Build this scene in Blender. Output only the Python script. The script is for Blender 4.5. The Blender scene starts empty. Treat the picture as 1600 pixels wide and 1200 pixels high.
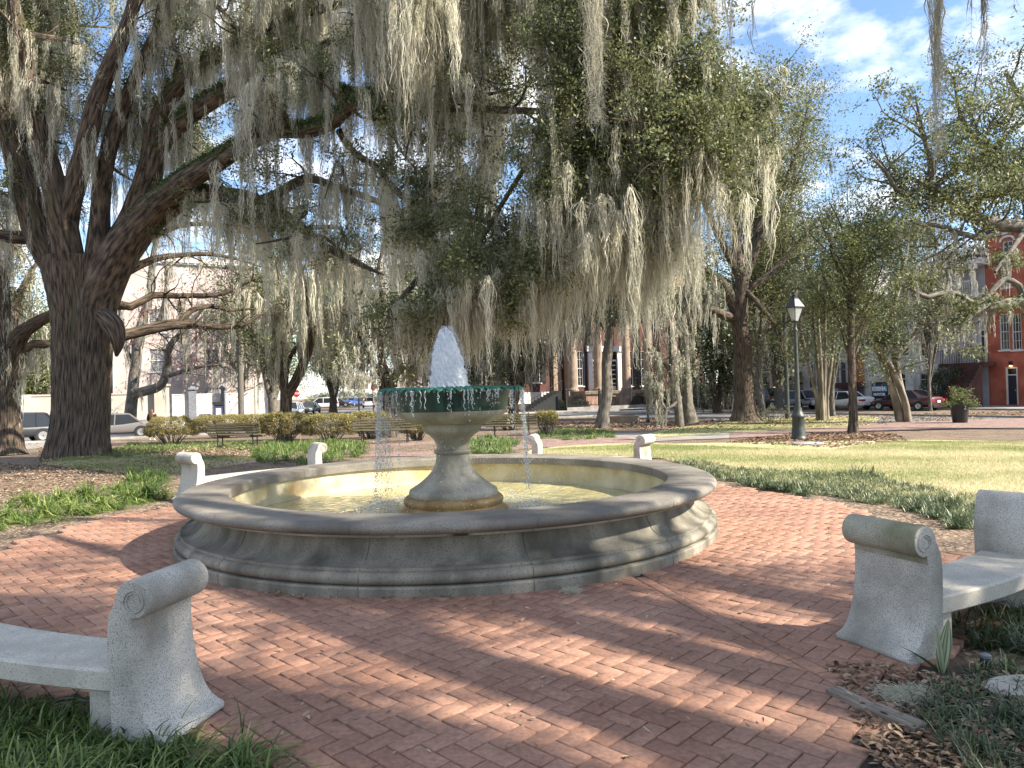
import bpy, bmesh, math, random
import numpy as np
from mathutils import Matrix, Vector
RN = np.random.default_rng(7); random.seed(7)
S = bpy.context.scene
# ---------------------------------------------------------------- camera
FX = 1110.0
pt = math.radians(0.64); rl = math.radians(1.5)
EYE = np.array([0, 0, 1.6])
fw = np.array([0, math.cos(pt), math.sin(pt)]); r0 = np.array([1.0, 0, 0]); u0 = np.cross(r0, fw)
cu = u0*math.cos(rl) + r0*math.sin(rl); cr = r0*math.cos(rl) - u0*math.sin(rl)
cam = bpy.data.cameras.new('camera'); cam.sensor_width = 36; cam.lens = FX/1600*36; cam.clip_end = 1500; cam.clip_start = 0.05
camo = bpy.data.objects.new('camera', cam); S.collection.objects.link(camo)
camo.matrix_world = Matrix([[cr[i], cu[i], -fw[i], EYE[i]] for i in range(3)] + [[0, 0, 0, 1]])
S.camera = camo
# ---------------------------------------------------------------- sun, sky
SUN_AZ, SUN_EL = math.radians(108), math.radians(38)
SUND = np.array([math.sin(SUN_AZ)*math.cos(SUN_EL), math.cos(SUN_AZ)*math.cos(SUN_EL), math.sin(SUN_EL)])
sl = bpy.data.lights.new('sun', 'SUN'); sl.energy = 5.0; sl.angle = math.radians(0.55); sl.color = (1, .91, .77)
so = bpy.data.objects.new('sun', sl); S.collection.objects.link(so)
so.rotation_euler = Vector((-SUND[0], -SUND[1], -SUND[2])).to_track_quat('-Z', 'Y').to_euler()
W = bpy.data.worlds.new('World'); S.world = W; W.use_nodes = True
wt = W.node_tree; wt.nodes.clear()
def N(t, k, **kw):
    n = t.nodes.new(k)
    for a, b in kw.items():
        if hasattr(n, a): setattr(n, a, b)
    return n
wo = N(wt, 'ShaderNodeOutputWorld'); bg = N(wt, 'ShaderNodeBackground'); bg.inputs[1].default_value = 0.1
sky = N(wt, 'ShaderNodeTexSky', sky_type='NISHITA', sun_disc=False); sky.sun_elevation = SUN_EL; sky.sun_rotation = SUN_AZ
sky.air_density = 1.0; sky.dust_density = 0.2; sky.ozone_density = 3.0
tc = N(wt, 'ShaderNodeTexCoord'); sx = N(wt, 'ShaderNodeSeparateXYZ'); wt.links.new(tc.outputs['Generated'], sx.inputs[0])
ad = N(wt, 'ShaderNodeMath', operation='ADD'); wt.links.new(sx.outputs[2], ad.inputs[0]); ad.inputs[1].default_value = 0.14
mx_ = N(wt, 'ShaderNodeMath', operation='MAXIMUM'); wt.links.new(ad.outputs[0], mx_.inputs[0]); mx_.inputs[1].default_value = 0.05
dv = N(wt, 'ShaderNodeVectorMath', operation='DIVIDE'); cb = N(wt, 'ShaderNodeCombineXYZ')
for i in range(3): wt.links.new(mx_.outputs[0], cb.inputs[i])
wt.links.new(tc.outputs['Generated'], dv.inputs[0]); wt.links.new(cb.outputs[0], dv.inputs[1])
nz = N(wt, 'ShaderNodeTexNoise'); nz.inputs['Scale'].default_value = 2.6; nz.inputs['Detail'].default_value = 9; nz.inputs['Roughness'].default_value = .58
nz.inputs['Distortion'].default_value = .25
wt.links.new(dv.outputs[0], nz.inputs['Vector'])
cr_ = N(wt, 'ShaderNodeValToRGB'); cr_.color_ramp.elements[0].position = .445; cr_.color_ramp.elements[1].position = .63
cr_.color_ramp.elements[1].color = (.92, .92, .92, 1)
wt.links.new(nz.outputs[0], cr_.inputs[0])
mixw = N(wt, 'ShaderNodeMix', data_type='RGBA'); wt.links.new(cr_.outputs[0], mixw.inputs[0])
wt.links.new(sky.outputs[0], mixw.inputs[6]); mixw.inputs[7].default_value = (6.6, 6.7, 7.0, 1)
wt.links.new(mixw.outputs[2], bg.inputs[0]); wt.links.new(bg.outputs[0], wo.inputs[0])
S.view_settings.view_transform = 'Standard'; S.view_settings.look = 'None'; S.view_settings.exposure = 1.5; S.view_settings.gamma = 1
S.cycles.max_bounces = 6; S.cycles.diffuse_bounces = 3; S.cycles.glossy_bounces = 2; S.cycles.transmission_bounces = 4
S.cycles.transparent_max_bounces = 6; S.cycles.caustics_reflective = False; S.cycles.caustics_refractive = False
S.cycles.sample_clamp_indirect = 6
# ---------------------------------------------------------------- pixel <-> world helpers (photo is 1600x1200)
def D(px, py): return fw + (px-800)/FX*cr - (py-600)/FX*cu
def P(px, py, Y):
    v = D(px, py); return EYE + v*(Y/v[1])
def G(px, py, z=0.0):
    v = D(px, py); return EYE + v*((z-1.6)/v[2])
FC = np.array([-0.74, 8.6])               # fountain centre
UU = np.array([.88, .475]); UU /= np.linalg.norm(UU); NN = np.array([-UU[1], UU[0]])   # axes of the square
def sm(a, b, x):
    t = np.clip((x-a)/(b-a), 0, 1); return t*t*(3-2*t)
def tz(x, y):
    d = np.hypot(np.asarray(x)-FC[0], np.asarray(y)-FC[1]); return -0.5*sm(11, 36, d)
def GT(px, py):
    z = 0
    for _ in range(12):
        p = G(px, py, z); z = float(tz(p[0], p[1]))
    return p
def UN(u, n): return UU*u + NN*n
# ---------------------------------------------------------------- object helpers
COL = S.collection
def tag(o, label=None, cat=None, group=None, kind=None):
    if label: o['label'] = label
    if cat: o['category'] = cat
    if group: o['group'] = group
    if kind: o['kind'] = kind
    return o
def thing(name, label, cat, loc=(0, 0, 0), rz=0, group=None):
    o = bpy.data.objects.new(name, None); COL.objects.link(o); o.location = loc; o.rotation_euler = (0, 0, rz)
    o.empty_display_size = .2
    return tag(o, label, cat, group)
def link(name, me, parent=None, m=None):
    o = bpy.data.objects.new(name, me); COL.objects.link(o)
    if parent is not None: o.parent = parent
    if m is not None:
        for k in (m if isinstance(m, (list, tuple)) else [m]): me.materials.append(k)
    return o
def npmesh(name, V, F, m, parent=None, uv=None, tint=None, smooth=False, mi=None, off=None):
    """V (n,3); F (k,3|4) array; uv per-loop; tint per-face"""
    V = np.asarray(V, dtype=np.float32); F = np.asarray(F, dtype=np.int32)
    if off is not None: V = V - np.asarray(off, dtype=np.float32)
    k = F.shape[1]; me = bpy.data.meshes.new(name)
    me.vertices.add(len(V)); me.vertices.foreach_set('co', V.ravel())
    me.loops.add(F.size); me.loops.foreach_set('vertex_index', F.ravel())
    me.polygons.add(len(F)); me.polygons.foreach_set('loop_start', np.arange(0, F.size, k, dtype=np.int32))
    if smooth: me.polygons.foreach_set('use_smooth', np.ones(len(F), dtype=bool))
    if mi is not None: me.polygons.foreach_set('material_index', np.asarray(mi, dtype=np.int32))
    if uv is not None:
        l = me.uv_layers.new(name='UVMap'); l.data.foreach_set('uv', np.asarray(uv, dtype=np.float32).ravel())
    if tint is not None:
        a = me.attributes.new('tint', 'FLOAT', 'FACE'); a.data.foreach_set('value', np.asarray(tint, dtype=np.float32))
    me.update(calc_edges=True)
    return link(name, me, parent, m)
class MB:
    def __init__(s): s.v = []; s.f = []; s.m = []; s.cm = 0
    def box(s, c, sz, rz=0, bev=0, M=None):
        x, y, z = [k/2 for k in sz]; i = len(s.v); ca, sa = math.cos(rz), math.sin(rz)
        for dx, dy, dz in ((-x,-y,-z),(x,-y,-z),(x,y,-z),(-x,y,-z),(-x,-y,z),(x,-y,z),(x,y,z),(-x,y,z)):
            p = (c[0]+dx*ca-dy*sa, c[1]+dx*sa+dy*ca, c[2]+dz)
            if M is not None: p = tuple(M @ Vector(p))
            s.v.append(p)
        for q in ((0,3,2,1),(4,5,6,7),(0,1,5,4),(1,2,6,5),(2,3,7,6),(3,0,4,7)): s.f.append([i+k for k in q]); s.m.append(s.cm)
    def quad(s, a, b, c, d):
        i = len(s.v); s.v += [tuple(a), tuple(b), tuple(c), tuple(d)]; s.f.append([i, i+1, i+2, i+3]); s.m.append(s.cm)
    def poly(s, pts):
        i = len(s.v); s.v += [tuple(p) for p in pts]; s.f.append(list(range(i, i+len(pts)))); s.m.append(s.cm)
    def lathe(s, prof, c=(0, 0, 0), n=24, cap=True, sx=1, sy=1, ph=0):
        i = len(s.v)
        for r, z in prof:
            for k in range(n):
                a = 2*math.pi*k/n+ph; s.v.append((c[0]+r*sx*math.cos(a), c[1]+r*sy*math.sin(a), c[2]+z))
        for j in range(len(prof)-1):
            for k in range(n):
                q = (k+1) % n; s.f.append([i+j*n+k, i+j*n+q, i+(j+1)*n+q, i+(j+1)*n+k]); s.m.append(s.cm)
        if cap:
            s.f.append([i+k for k in range(n)][::-1]); s.m.append(s.cm)
            s.f.append([i+(len(prof)-1)*n+k for k in range(n)]); s.m.append(s.cm)
    def tube(s, pts, r, n=8, cap=True):
        pts = [np.array(p, float) for p in pts]
        if not hasattr(r, '__len__'): r = [r]*len(pts)
        i = len(s.v); up = None
        for j, p in enumerate(pts):
            t = pts[min(j+1, len(pts)-1)]-pts[max(j-1, 0)]; t = t/(np.linalg.norm(t)+1e-9)
            if up is None: up = np.array([0, 0, 1.0]) if abs(t[2]) < .9 else np.array([1.0, 0, 0])
            a = np.cross(t, up); a /= np.linalg.norm(a)+1e-9; b = np.cross(a, t); up = b
            for k in range(n):
                th = 2*math.pi*k/n; s.v.append(tuple(p+r[j]*(a*math.cos(th)+b*math.sin(th))))
        for j in range(len(pts)-1):
            for k in range(n):
                q = (k+1) % n; s.f.append([i+j*n+k, i+j*n+q, i+(j+1)*n+q, i+(j+1)*n+k]); s.m.append(s.cm)
        if cap:
            s.f.append([i+k for k in range(n)]); s.m.append(s.cm); s.f.append([i+(len(pts)-1)*n+k for k in range(n)][::-1]); s.m.append(s.cm)
    def build(s, name, m, parent=None, smooth=False, bevel=0, off=None, angle=None):
        me = bpy.data.meshes.new(name)
        v = s.v if off is None else [(a-off[0], b-off[1], c-off[2]) for a, b, c in s.v]
        me.from_pydata(v, [], s.f); me.polygons.foreach_set('material_index', s.m)
        bm = bmesh.new(); bm.from_mesh(me); bmesh.ops.recalc_face_normals(bm, faces=bm.faces); bm.to_mesh(me); bm.free()
        if smooth:
            me.polygons.foreach_set('use_smooth', [True]*len(me.polygons))
            try: me.set_sharp_from_angle(angle=math.radians(angle or 40))
            except Exception: pass
        o = link(name, me, parent, m)
        if bevel:
            b = o.modifiers.new('bevel', 'BEVEL'); b.width = bevel; b.segments = 2; b.limit_method = 'ANGLE'
        return o
def copy_thing(o, loc=None, rz=None, label=None):
    c = o.copy(); COL.objects.link(c)
    if loc is not None: c.location = loc
    if rz is not None: c.rotation_euler = (0, 0, rz)
    if label: c['label'] = label
    for ch in o.children:
        d = ch.copy(); COL.objects.link(d); d.parent = c
        for g in ch.children:
            e = g.copy(); COL.objects.link(e); e.parent = d
    return c
# ---------------------------------------------------------------- materials
def mat(name, c1, c2=None, scale=3, rough=.8, bump=0, bscale=None, detail=5, coord='Object', stretch=(1, 1, 1), spec=None,
        metal=0, c3=None, s3=40, p3=(.6, .66), tint=False, trans=0, dist=.02, ramp=(.35, .65), emit=None, coat=0, jit=0):
    m = bpy.data.materials.new(name); m.use_nodes = True; t = m.node_tree; L = t.links.new
    b = t.nodes['Principled BSDF']; out = t.nodes['Material Output']
    b.inputs['Roughness'].default_value = rough; b.inputs['Metallic'].default_value = metal
    if spec is not None: b.inputs['Specular IOR Level'].default_value = spec
    if coat: b.inputs['Coat Weight'].default_value = coat; b.inputs['Coat Roughness'].default_value = .05
    col = None
    if c2 is not None or bump or c3 is not None:
        cc = N(t, 'ShaderNodeTexCoord'); mp = N(t, 'ShaderNodeMapping'); mp.inputs['Scale'].default_value = stretch
        L(cc.outputs[coord], mp.inputs[0])
    if tint:
        at = N(t, 'ShaderNodeAttribute', attribute_name='tint'); rr = N(t, 'ShaderNodeValToRGB')
        rr.color_ramp.elements[0].position = 0; rr.color_ramp.elements[0].color = (*c1, 1)
        rr.color_ramp.elements[1].color = (*c2, 1); L(at.outputs['Fac'], rr.inputs[0]); col = rr.outputs[0]
        if c3 is not None:
            e = rr.color_ramp.elements.new(p3[0]); e.color = (*c3, 1)
    elif c2 is not None:
        nn = N(t, 'ShaderNodeTexNoise'); nn.inputs['Scale'].default_value = scale; nn.inputs['Detail'].default_value = detail
        L(mp.outputs[0], nn.inputs['Vector']); rr = N(t, 'ShaderNodeValToRGB')
        rr.color_ramp.elements[0].position = ramp[0]; rr.color_ramp.elements[0].color = (*c1, 1)
        rr.color_ramp.elements[1].position = ramp[1]; rr.color_ramp.elements[1].color = (*c2, 1)
        L(nn.outputs[0], rr.inputs[0]); col = rr.outputs[0]
    else: b.inputs['Base Color'].default_value = (*c1, 1)
    if c3 is not None and not tint:
        n3 = N(t, 'ShaderNodeTexNoise'); n3.inputs['Scale'].default_value = s3; n3.inputs['Detail'].default_value = 3
        L(cc.outputs[coord] if s3 > 40 else mp.outputs[0], n3.inputs['Vector']); r3 = N(t, 'ShaderNodeValToRGB')
        r3.color_ramp.elements[0].position = p3[0]; r3.color_ramp.elements[1].position = p3[1]
        L(n3.outputs[0], r3.inputs[0]); mm = N(t, 'ShaderNodeMix', data_type='RGBA')
        L(r3.outputs[0], mm.inputs[0])
        if col: L(col, mm.inputs[6])
        else: mm.inputs[6].default_value = (*c1, 1)
        mm.inputs[7].default_value = (*c3, 1); col = mm.outputs[2]
    if col: L(col, b.inputs['Base Color'])
    if bump:
        nb = N(t, 'ShaderNodeTexNoise'); nb.inputs['Scale'].default_value = bscale or scale*4; nb.inputs['Detail'].default_value = 6
        L(cc.outputs[coord] if (bscale or 0) >= 60 else mp.outputs[0], nb.inputs['Vector']); bp = N(t, 'ShaderNodeBump'); bp.inputs['Strength'].default_value = bump
        bp.inputs['Distance'].default_value = dist; L(nb.outputs[0], bp.inputs['Height']); L(bp.outputs[0], b.inputs['Normal'])
    if emit: b.inputs['Emission Color'].default_value = (*emit[:3], 1); b.inputs['Emission Strength'].default_value = emit[3]
    if trans:
        tr = N(t, 'ShaderNodeBsdfTranslucent'); ms = N(t, 'ShaderNodeMixShader'); ms.inputs[0].default_value = trans
        if col: L(col, tr.inputs[0])
        else: tr.inputs[0].default_value = (*c1, 1)
        L(b.outputs[0], ms.inputs[1]); L(tr.outputs[0], ms.inputs[2]); L(ms.outputs[0], out.inputs[0])
    return m
def glassy(name, col, rough=.08): return mat(name, col, rough=rough, spec=.5)
M = {}
M['bench_algae'] = mat('algae stained stone', (.17, .165, .085), (.40, .38, .30), scale=2.6, rough=.85, c3=(.12, .12, .10), s3=190, p3=(.53, .62), bump=.35, bscale=110, dist=.004)
M['granite'] = mat('granite', (.30, .285, .25), (.46, .44, .39), scale=4, rough=.75, c3=(.09, .09, .085), s3=70, p3=(.56, .62), bump=.25, bscale=90, dist=.004)
M['bench_stone'] = mat('bench stone', (.20, .185, .145), (.50, .475, .42), scale=2.0, rough=.85, ramp=(.3, .55), c3=(.15, .15, .145), s3=190, p3=(.53, .62), bump=.35, bscale=110, dist=.004)
M['seat_stone'] = mat('seat stone', (.38, .355, .30), (.50, .47, .40), scale=6, rough=.8, c3=(.30, .29, .26), s3=120, p3=(.54, .6), bump=.2, bscale=110, dist=.003)
M['fascia'] = mat('pale fascia stone', (.24, .225, .18), (.44, .41, .34), scale=2.5, rough=.85, stretch=(1, 1, .3), c3=(.05, .05, .04), s3=3.5, p3=(.56, .68), bump=.2, bscale=80, dist=.003)
M['coping'] = mat('coping stone', (.11, .096, .078), (.25, .225, .185), scale=1.6, rough=.7, c3=(.07, .067, .06), s3=110, p3=(.56, .64), bump=.35, bscale=100, dist=.004)
M['wallstone'] = mat('basin stone', (.10, .092, .068), (.29, .265, .21), scale=3.6, rough=.85, stretch=(1, 1, .22), c3=(.09, .09, .075), s3=85, p3=(.57, .66), bump=.3, bscale=80, dist=.004)
M['cream'] = mat('cream basin paint', (.44, .36, .19), (.60, .53, .35), scale=3, rough=.7, c3=(.42, .24, .07), s3=1.7, p3=(.58, .72))
M['pedestal'] = mat('pedestal stone', (.19, .17, .125), (.37, .34, .27), scale=3.5, rough=.7, stretch=(1, 1, .4), c3=(.10, .09, .07), s3=60, p3=(.62, .7), bump=.25, bscale=80, dist=.004)
M['rust'] = mat('rusty stained stone', (.20, .115, .035), (.32, .21, .08), scale=6, rough=.5, stretch=(1, 1, .4), bump=.2, bscale=60, dist=.003)
M['green'] = mat('green enamel', (.003, .022, .018), (.014, .07, .052), scale=5, rough=.3, spec=.6, stretch=(3, 3, .5), bump=.15, bscale=30, c3=(.10, .14, .11), s3=6, p3=(.62, .75))
M['verdigris'] = mat('verdigris leaves', (.006, .055, .036), (.035, .15, .10), scale=30, rough=.35, ramp=(.4, .7))
M['foam'] = mat('white water', (.80, .84, .88), (.95, .97, 1), scale=30, rough=.08, bump=.4, bscale=60, dist=.01, spec=.6, trans=.5)
M['drop'] = mat('water drops', (.75, .78, .8), rough=.05, spec=1, trans=.4)
M['bark'] = mat('oak bark', (.022, .016, .012), (.165, .122, .086), scale=4, rough=.95, coord='UV', stretch=(5, .5, 1), bump=1, bscale=11, dist=.05, ramp=(.38, .64), c3=(.085, .085, .04), s3=.6, p3=(.6, .75))
M['bark_red'] = mat('limb bark', (.040, .026, .019), (.15, .095, .068), scale=4, rough=.95, coord='UV', stretch=(2.4, .7, 1), bump=1, bscale=9, dist=.03)
M['bark_grey'] = mat('grey bark', (.06, .054, .044), (.18, .162, .138), scale=4, rough=.95, coord='UV', stretch=(2.4, .7, 1), bump=.8, bscale=8, dist=.02)
M['bark_pale'] = mat('crape myrtle bark', (.07, .056, .038), (.27, .225, .165), scale=1.6, rough=.7, coord='UV', stretch=(3, .6, 1), bump=.3, bscale=8, dist=.01)
M['leaf'] = mat('oak leaves', (.04, .058, .02), (.26, .28, .12), rough=.58, tint=True, trans=.36)
M['leaf_olive'] = mat('olive leaves', (.06, .075, .026), (.24, .25, .095), rough=.6, tint=True, trans=.3)
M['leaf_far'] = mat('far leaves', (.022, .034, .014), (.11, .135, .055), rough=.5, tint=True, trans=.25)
M['leaf_light'] = mat('light leaves', (.07, .09, .03), (.22, .25, .085), rough=.6, tint=True, trans=.35)
M['leaf_grey'] = mat('grey green leaves', (.05, .068, .034), (.22, .25, .14), rough=.6, tint=True, trans=.25)
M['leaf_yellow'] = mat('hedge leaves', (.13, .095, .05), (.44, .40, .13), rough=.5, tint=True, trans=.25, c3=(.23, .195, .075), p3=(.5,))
M['twig_pink'] = mat('bare twigs', (.20, .13, .10), (.34, .24, .20), rough=.8, scale=2)
M['leaf_red'] = mat('red buds', (.25, .06, .05), (.42, .14, .12), rough=.6, tint=True, trans=.2)
M['fern'] = mat('fern on limbs', (.020, .042, .010), (.11, .17, .03), rough=.6, tint=True, trans=.2)
M['moss'] = mat('spanish moss', (.26, .25, .19), (.80, .77, .63), rough=.95, tint=True, trans=.42, spec=.1)
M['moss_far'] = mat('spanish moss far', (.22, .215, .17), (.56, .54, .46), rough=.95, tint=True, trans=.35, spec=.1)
M['blade'] = mat('strap grass', (.03, .065, .014), (.34, .40, .13), rough=.5, tint=True, trans=.35, c3=(.13, .20, .045), p3=(.5,))
M['blade_dark'] = mat('mondo grass', (.022, .042, .014), (.34, .36, .21), rough=.45, tint=True, trans=.25, c3=(.11, .145, .06), p3=(.6,))
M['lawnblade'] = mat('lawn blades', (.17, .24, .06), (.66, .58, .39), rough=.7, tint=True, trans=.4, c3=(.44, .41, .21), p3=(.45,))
M['litter'] = mat('fallen leaves', (.09, .05, .028), (.52, .41, .28), rough=.75, tint=True, trans=.1, c3=(.24, .15, .09), p3=(.5,))
M['brick'] = mat('paving brick', (.27, .130, .082), (.40, .22, .148), rough=.85, tint=True, c3=(.335, .175, .115), p3=(.5,))
M['black'] = mat('black iron', (.012, .013, .014), rough=.45)
M['lampgreen'] = mat('lamp post paint', (.022, .028, .025), (.045, .055, .048), scale=12, rough=.5)
M['rubber'] = mat('tyre rubber', (.02, .02, .02), rough=.8)
M['alloy'] = mat('wheel alloy', (.45, .46, .47), rough=.3, metal=.7)
M['glass'] = glassy('window glass', (.018, .022, .026))
M['glass_shop'] = glassy('dark glass', (.03, .035, .042), .15)
M['white'] = mat('white paint', (.70, .69, .67), rough=.6)
M['red_light'] = mat('tail lamp', (.35, .015, .02), rough=.2)
M['headlight'] = mat('head lamp', (.6, .62, .65), rough=.1)
# brick surface detail: noise on top of tint
def brick_detail(m):
    t = m.node_tree; L = t.links.new; b = t.nodes['Principled BSDF']; src = b.inputs['Base Color'].links[0].from_socket
    cc = N(t, 'ShaderNodeTexCoord'); n1 = N(t, 'ShaderNodeTexNoise'); n1.inputs['Scale'].default_value = 1.1; n1.inputs['Detail'].default_value = 6
    L(cc.outputs['Object'], n1.inputs['Vector'])
    r1 = N(t, 'ShaderNodeMapRange'); r1.inputs[1].default_value = .38; r1.inputs[2].default_value = .68; L(n1.outputs[0], r1.inputs[0])
    m1 = N(t, 'ShaderNodeMix', data_type='RGBA'); m1.inputs[7].default_value = (.33, .20, .145, 1)
    k = N(t, 'ShaderNodeMath', operation='MULTIPLY'); k.inputs[1].default_value = .6; L(r1.outputs[0], k.inputs[0]); L(k.outputs[0], m1.inputs[0]); L(src, m1.inputs[6])
    n2 = N(t, 'ShaderNodeTexNoise'); n2.inputs['Scale'].default_value = 38; n2.inputs['Detail'].default_value = 5; L(cc.outputs['Object'], n2.inputs['Vector'])
    r2 = N(t, 'ShaderNodeMapRange'); r2.inputs[1].default_value = .3; r2.inputs[2].default_value = .75; r2.inputs[3].default_value = .72; r2.inputs[4].default_value = 1.18
    L(n2.outputs[0], r2.inputs[0]); m2 = N(t, 'ShaderNodeMix', data_type='RGBA', blend_type='MULTIPLY'); m2.inputs[0].default_value = 1
    L(m1.outputs[2], m2.inputs[6]); L(r2.outputs[0], m2.inputs[7])
    n4 = N(t, 'ShaderNodeTexNoise'); n4.inputs['Scale'].default_value = .55; n4.inputs['Detail'].default_value = 7; n4.inputs['Roughness'].default_value = .65; L(cc.outputs['Object'], n4.inputs['Vector'])
    r4 = N(t, 'ShaderNodeMapRange'); r4.inputs[1].default_value = .42; r4.inputs[2].default_value = .60; r4.inputs[3].default_value = .78; r4.inputs[4].default_value = 1.06; L(n4.outputs[0], r4.inputs[0])
    m4 = N(t, 'ShaderNodeMix', data_type='RGBA', blend_type='MULTIPLY'); m4.inputs[0].default_value = 1; L(m2.outputs[2], m4.inputs[6]); L(r4.outputs[0], m4.inputs[7])
    n5 = N(t, 'ShaderNodeTexNoise'); n5.inputs['Scale'].default_value = 9; n5.inputs['Detail'].default_value = 8; n5.inputs['Roughness'].default_value = .7; L(cc.outputs['Object'], n5.inputs['Vector'])
    r5 = N(t, 'ShaderNodeMapRange'); r5.inputs[1].default_value = .60; r5.inputs[2].default_value = .68; r5.inputs[3].default_value = 1; r5.inputs[4].default_value = .55; L(n5.outputs[0], r5.inputs[0])
    m5 = N(t, 'ShaderNodeMix', data_type='RGBA', blend_type='MULTIPLY'); m5.inputs[0].default_value = 1; L(m4.outputs[2], m5.inputs[6]); L(r5.outputs[0], m5.inputs[7]); L(m5.outputs[2], b.inputs['Base Color'])
    bp = N(t, 'ShaderNodeBump'); bp.inputs['Strength'].default_value = .5; bp.inputs['Distance'].default_value = .004; L(n2.outputs[0], bp.inputs['Height']); L(bp.outputs[0], b.inputs['Normal'])
brick_detail(M['brick'])
# ---------------------------------------------------------------- tree library
def unit(v): return v/(np.linalg.norm(v, axis=-1, keepdims=True)+1e-9)
def spline(cp, step):
    """Catmull-Rom through rows of cp (x,y,z,r)"""
    cp = np.asarray(cp, float); out = []
    q = np.vstack([2*cp[0]-cp[1], cp, 2*cp[-1]-cp[-2]])
    for i in range(1, len(q)-2):
        n = max(2, int(np.linalg.norm(q[i+1][:3]-q[i][:3])/step))
        for k in range(n):
            t = k/n; out.append(.5*((2*q[i])+(-q[i-1]+q[i+1])*t+(2*q[i-1]-5*q[i]+4*q[i+1]-q[i+2])*t*t+(-q[i-1]+3*q[i]-3*q[i+1]+q[i+2])*t**3))
    out.append(q[-2]); return np.array(out)
class Tree:
    def __init__(s): s.V = []; s.F = []; s.UV = []; s.n = 0; s.leaf = []; s.moss = []; s.fern = []
    def tube(s, pts, r, k=6, rough=0.0):
        pts = np.asarray(pts, float); n = len(pts); r = np.maximum(np.asarray(r, float), .003)
        t = unit(np.gradient(pts, axis=0)); ref = np.array([.3, .9, .25]) if abs(t[0][1]) < .8 else np.array([.9, .1, .3])
        a = unit(np.cross(t, ref)); b = np.cross(a, t)
        th = np.linspace(0, 2*np.pi, k+1)
        rr = r[:, None]*np.ones((1, k+1))
        if rough:
            s0 = np.concatenate([[0], np.cumsum(np.linalg.norm(np.diff(pts, axis=0), axis=1))]); ph = RN.uniform(0, 6, 6)
            m = (np.sin(3*th[None]+s0[:, None]*1.1+ph[0])*.5+np.sin(5*th[None]-s0[:, None]*1.9+ph[1])*.3+np.sin(2*th[None]+s0[:, None]*3.1+ph[2])*.3)
            rr = rr*(1+rough*m)
        V = pts[:, None]+rr[..., None]*(a[:, None]*np.cos(th)[None, :, None]+b[:, None]*np.sin(th)[None, :, None])
        L = np.concatenate([[0], np.cumsum(np.linalg.norm(np.diff(pts, axis=0), axis=1))])+RN.uniform(0, 50)
        circ = 2*np.pi*max(r.mean(), .02)
        i = np.arange(n-1)[:, None]*(k+1)+np.arange(k)[None]; f = np.stack([i, i+1, i+k+2, i+k+1], -1).reshape(-1, 4)
        u = th/(2*np.pi)*circ
        U = np.stack(np.broadcast_arrays(u[None, :], L[:, None]), -1).reshape(-1, 2)
        s.V.append(V.reshape(-1, 3)); s.F.append(f+s.n); s.UV.append(U[f].reshape(-1, 2)); s.n += V.shape[0]*V.shape[1]
    def limb(s, cp, k=10, step=.4, wob=.03, rough=.09, px=True):
        """cp rows (px,py,depth,r_px) or world rows (x,y,z,r)"""
        if px: cp = [(*P(a, b, Y), r*Y/FX) for a, b, Y, r in cp]
        q = spline(cp, step); q[:, :3] += np.cumsum(RN.normal(0, wob*.3, (len(q), 3)), axis=0)*np.sin(np.linspace(0, np.pi, len(q)))[:, None]
        s.tube(q[:, :3], q[:, 3], k, rough); return q
    def twig(s, p, d, L, r, n=6, wob=.35, grav=.0, k=4):
        pts = [p]; d = unit(d)
        for i in range(n):
            d = unit(d+RN.normal(0, wob, 3)*.6+np.array([0, 0, grav])); pts.append(pts[-1]+d*L/n)
        pts = np.array(pts); rr = np.linspace(r, r*.25, n+1); s.tube(pts, rr, k); return np.c_[pts, rr]
    def sprout(s, q, per_m, L, lvl=2, up=.25, leafp=1., mossp=.5, t0=.0, t1=1., out=0.4, rmax=.05, k=4, ratio=.45, nsub=4):
        ln = np.linalg.norm(np.diff(q[:, :3], axis=0), axis=1).sum(); n = max(1, int(ln*(t1-t0)*per_m+RN.random()))
        for _ in range(n):
            i = int((t0+(t1-t0)*RN.random())*(len(q)-1)); p = q[i, :3]; ax = unit(q[min(i+1, len(q)-1), :3]-q[max(i-1, 0), :3])
            d = RN.normal(0, 1, 3); d -= ax*np.dot(d, ax)*.6; d = unit(d); d[2] += up; d = unit(d+ax*out)
            LL = L*RN.uniform(.5, 1.3); r = min(q[i, 3]*.55, rmax, LL*.022)
            w = s.twig(p, d, LL, r, n=6 if lvl > 1 else 4, k=k)
            if lvl > 1:
                s.sprout(w, nsub/LL, L*ratio, lvl-1, up, leafp, mossp, .25, 1., out, rmax*.5, 3, ratio, nsub)
            for j in range(1, len(w)):
                if lvl == 1 and j >= 2 and RN.random() < leafp: s.leaf.append(w[j, :3])
                if RN.random() < mossp*.4: s.moss.append(w[j, :3])
    def moss_along(s, q, n, t0=0, t1=1, sp=.1):
        for _ in range(n):
            i = (t0+(t1-t0)*RN.random())*(len(q)-1); j = min(int(i), len(q)-2); p = q[j]+(q[j+1]-q[j])*(i-j)
            s.moss.append(p[:3]+np.array([RN.normal(0, sp), RN.normal(0, sp), -p[3]*.6]))
    def wood(s, name, m, root, off):
        return npmesh(name, np.vstack(s.V), np.vstack(s.F), m, root, uv=np.vstack(s.UV), smooth=True, off=off)
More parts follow.
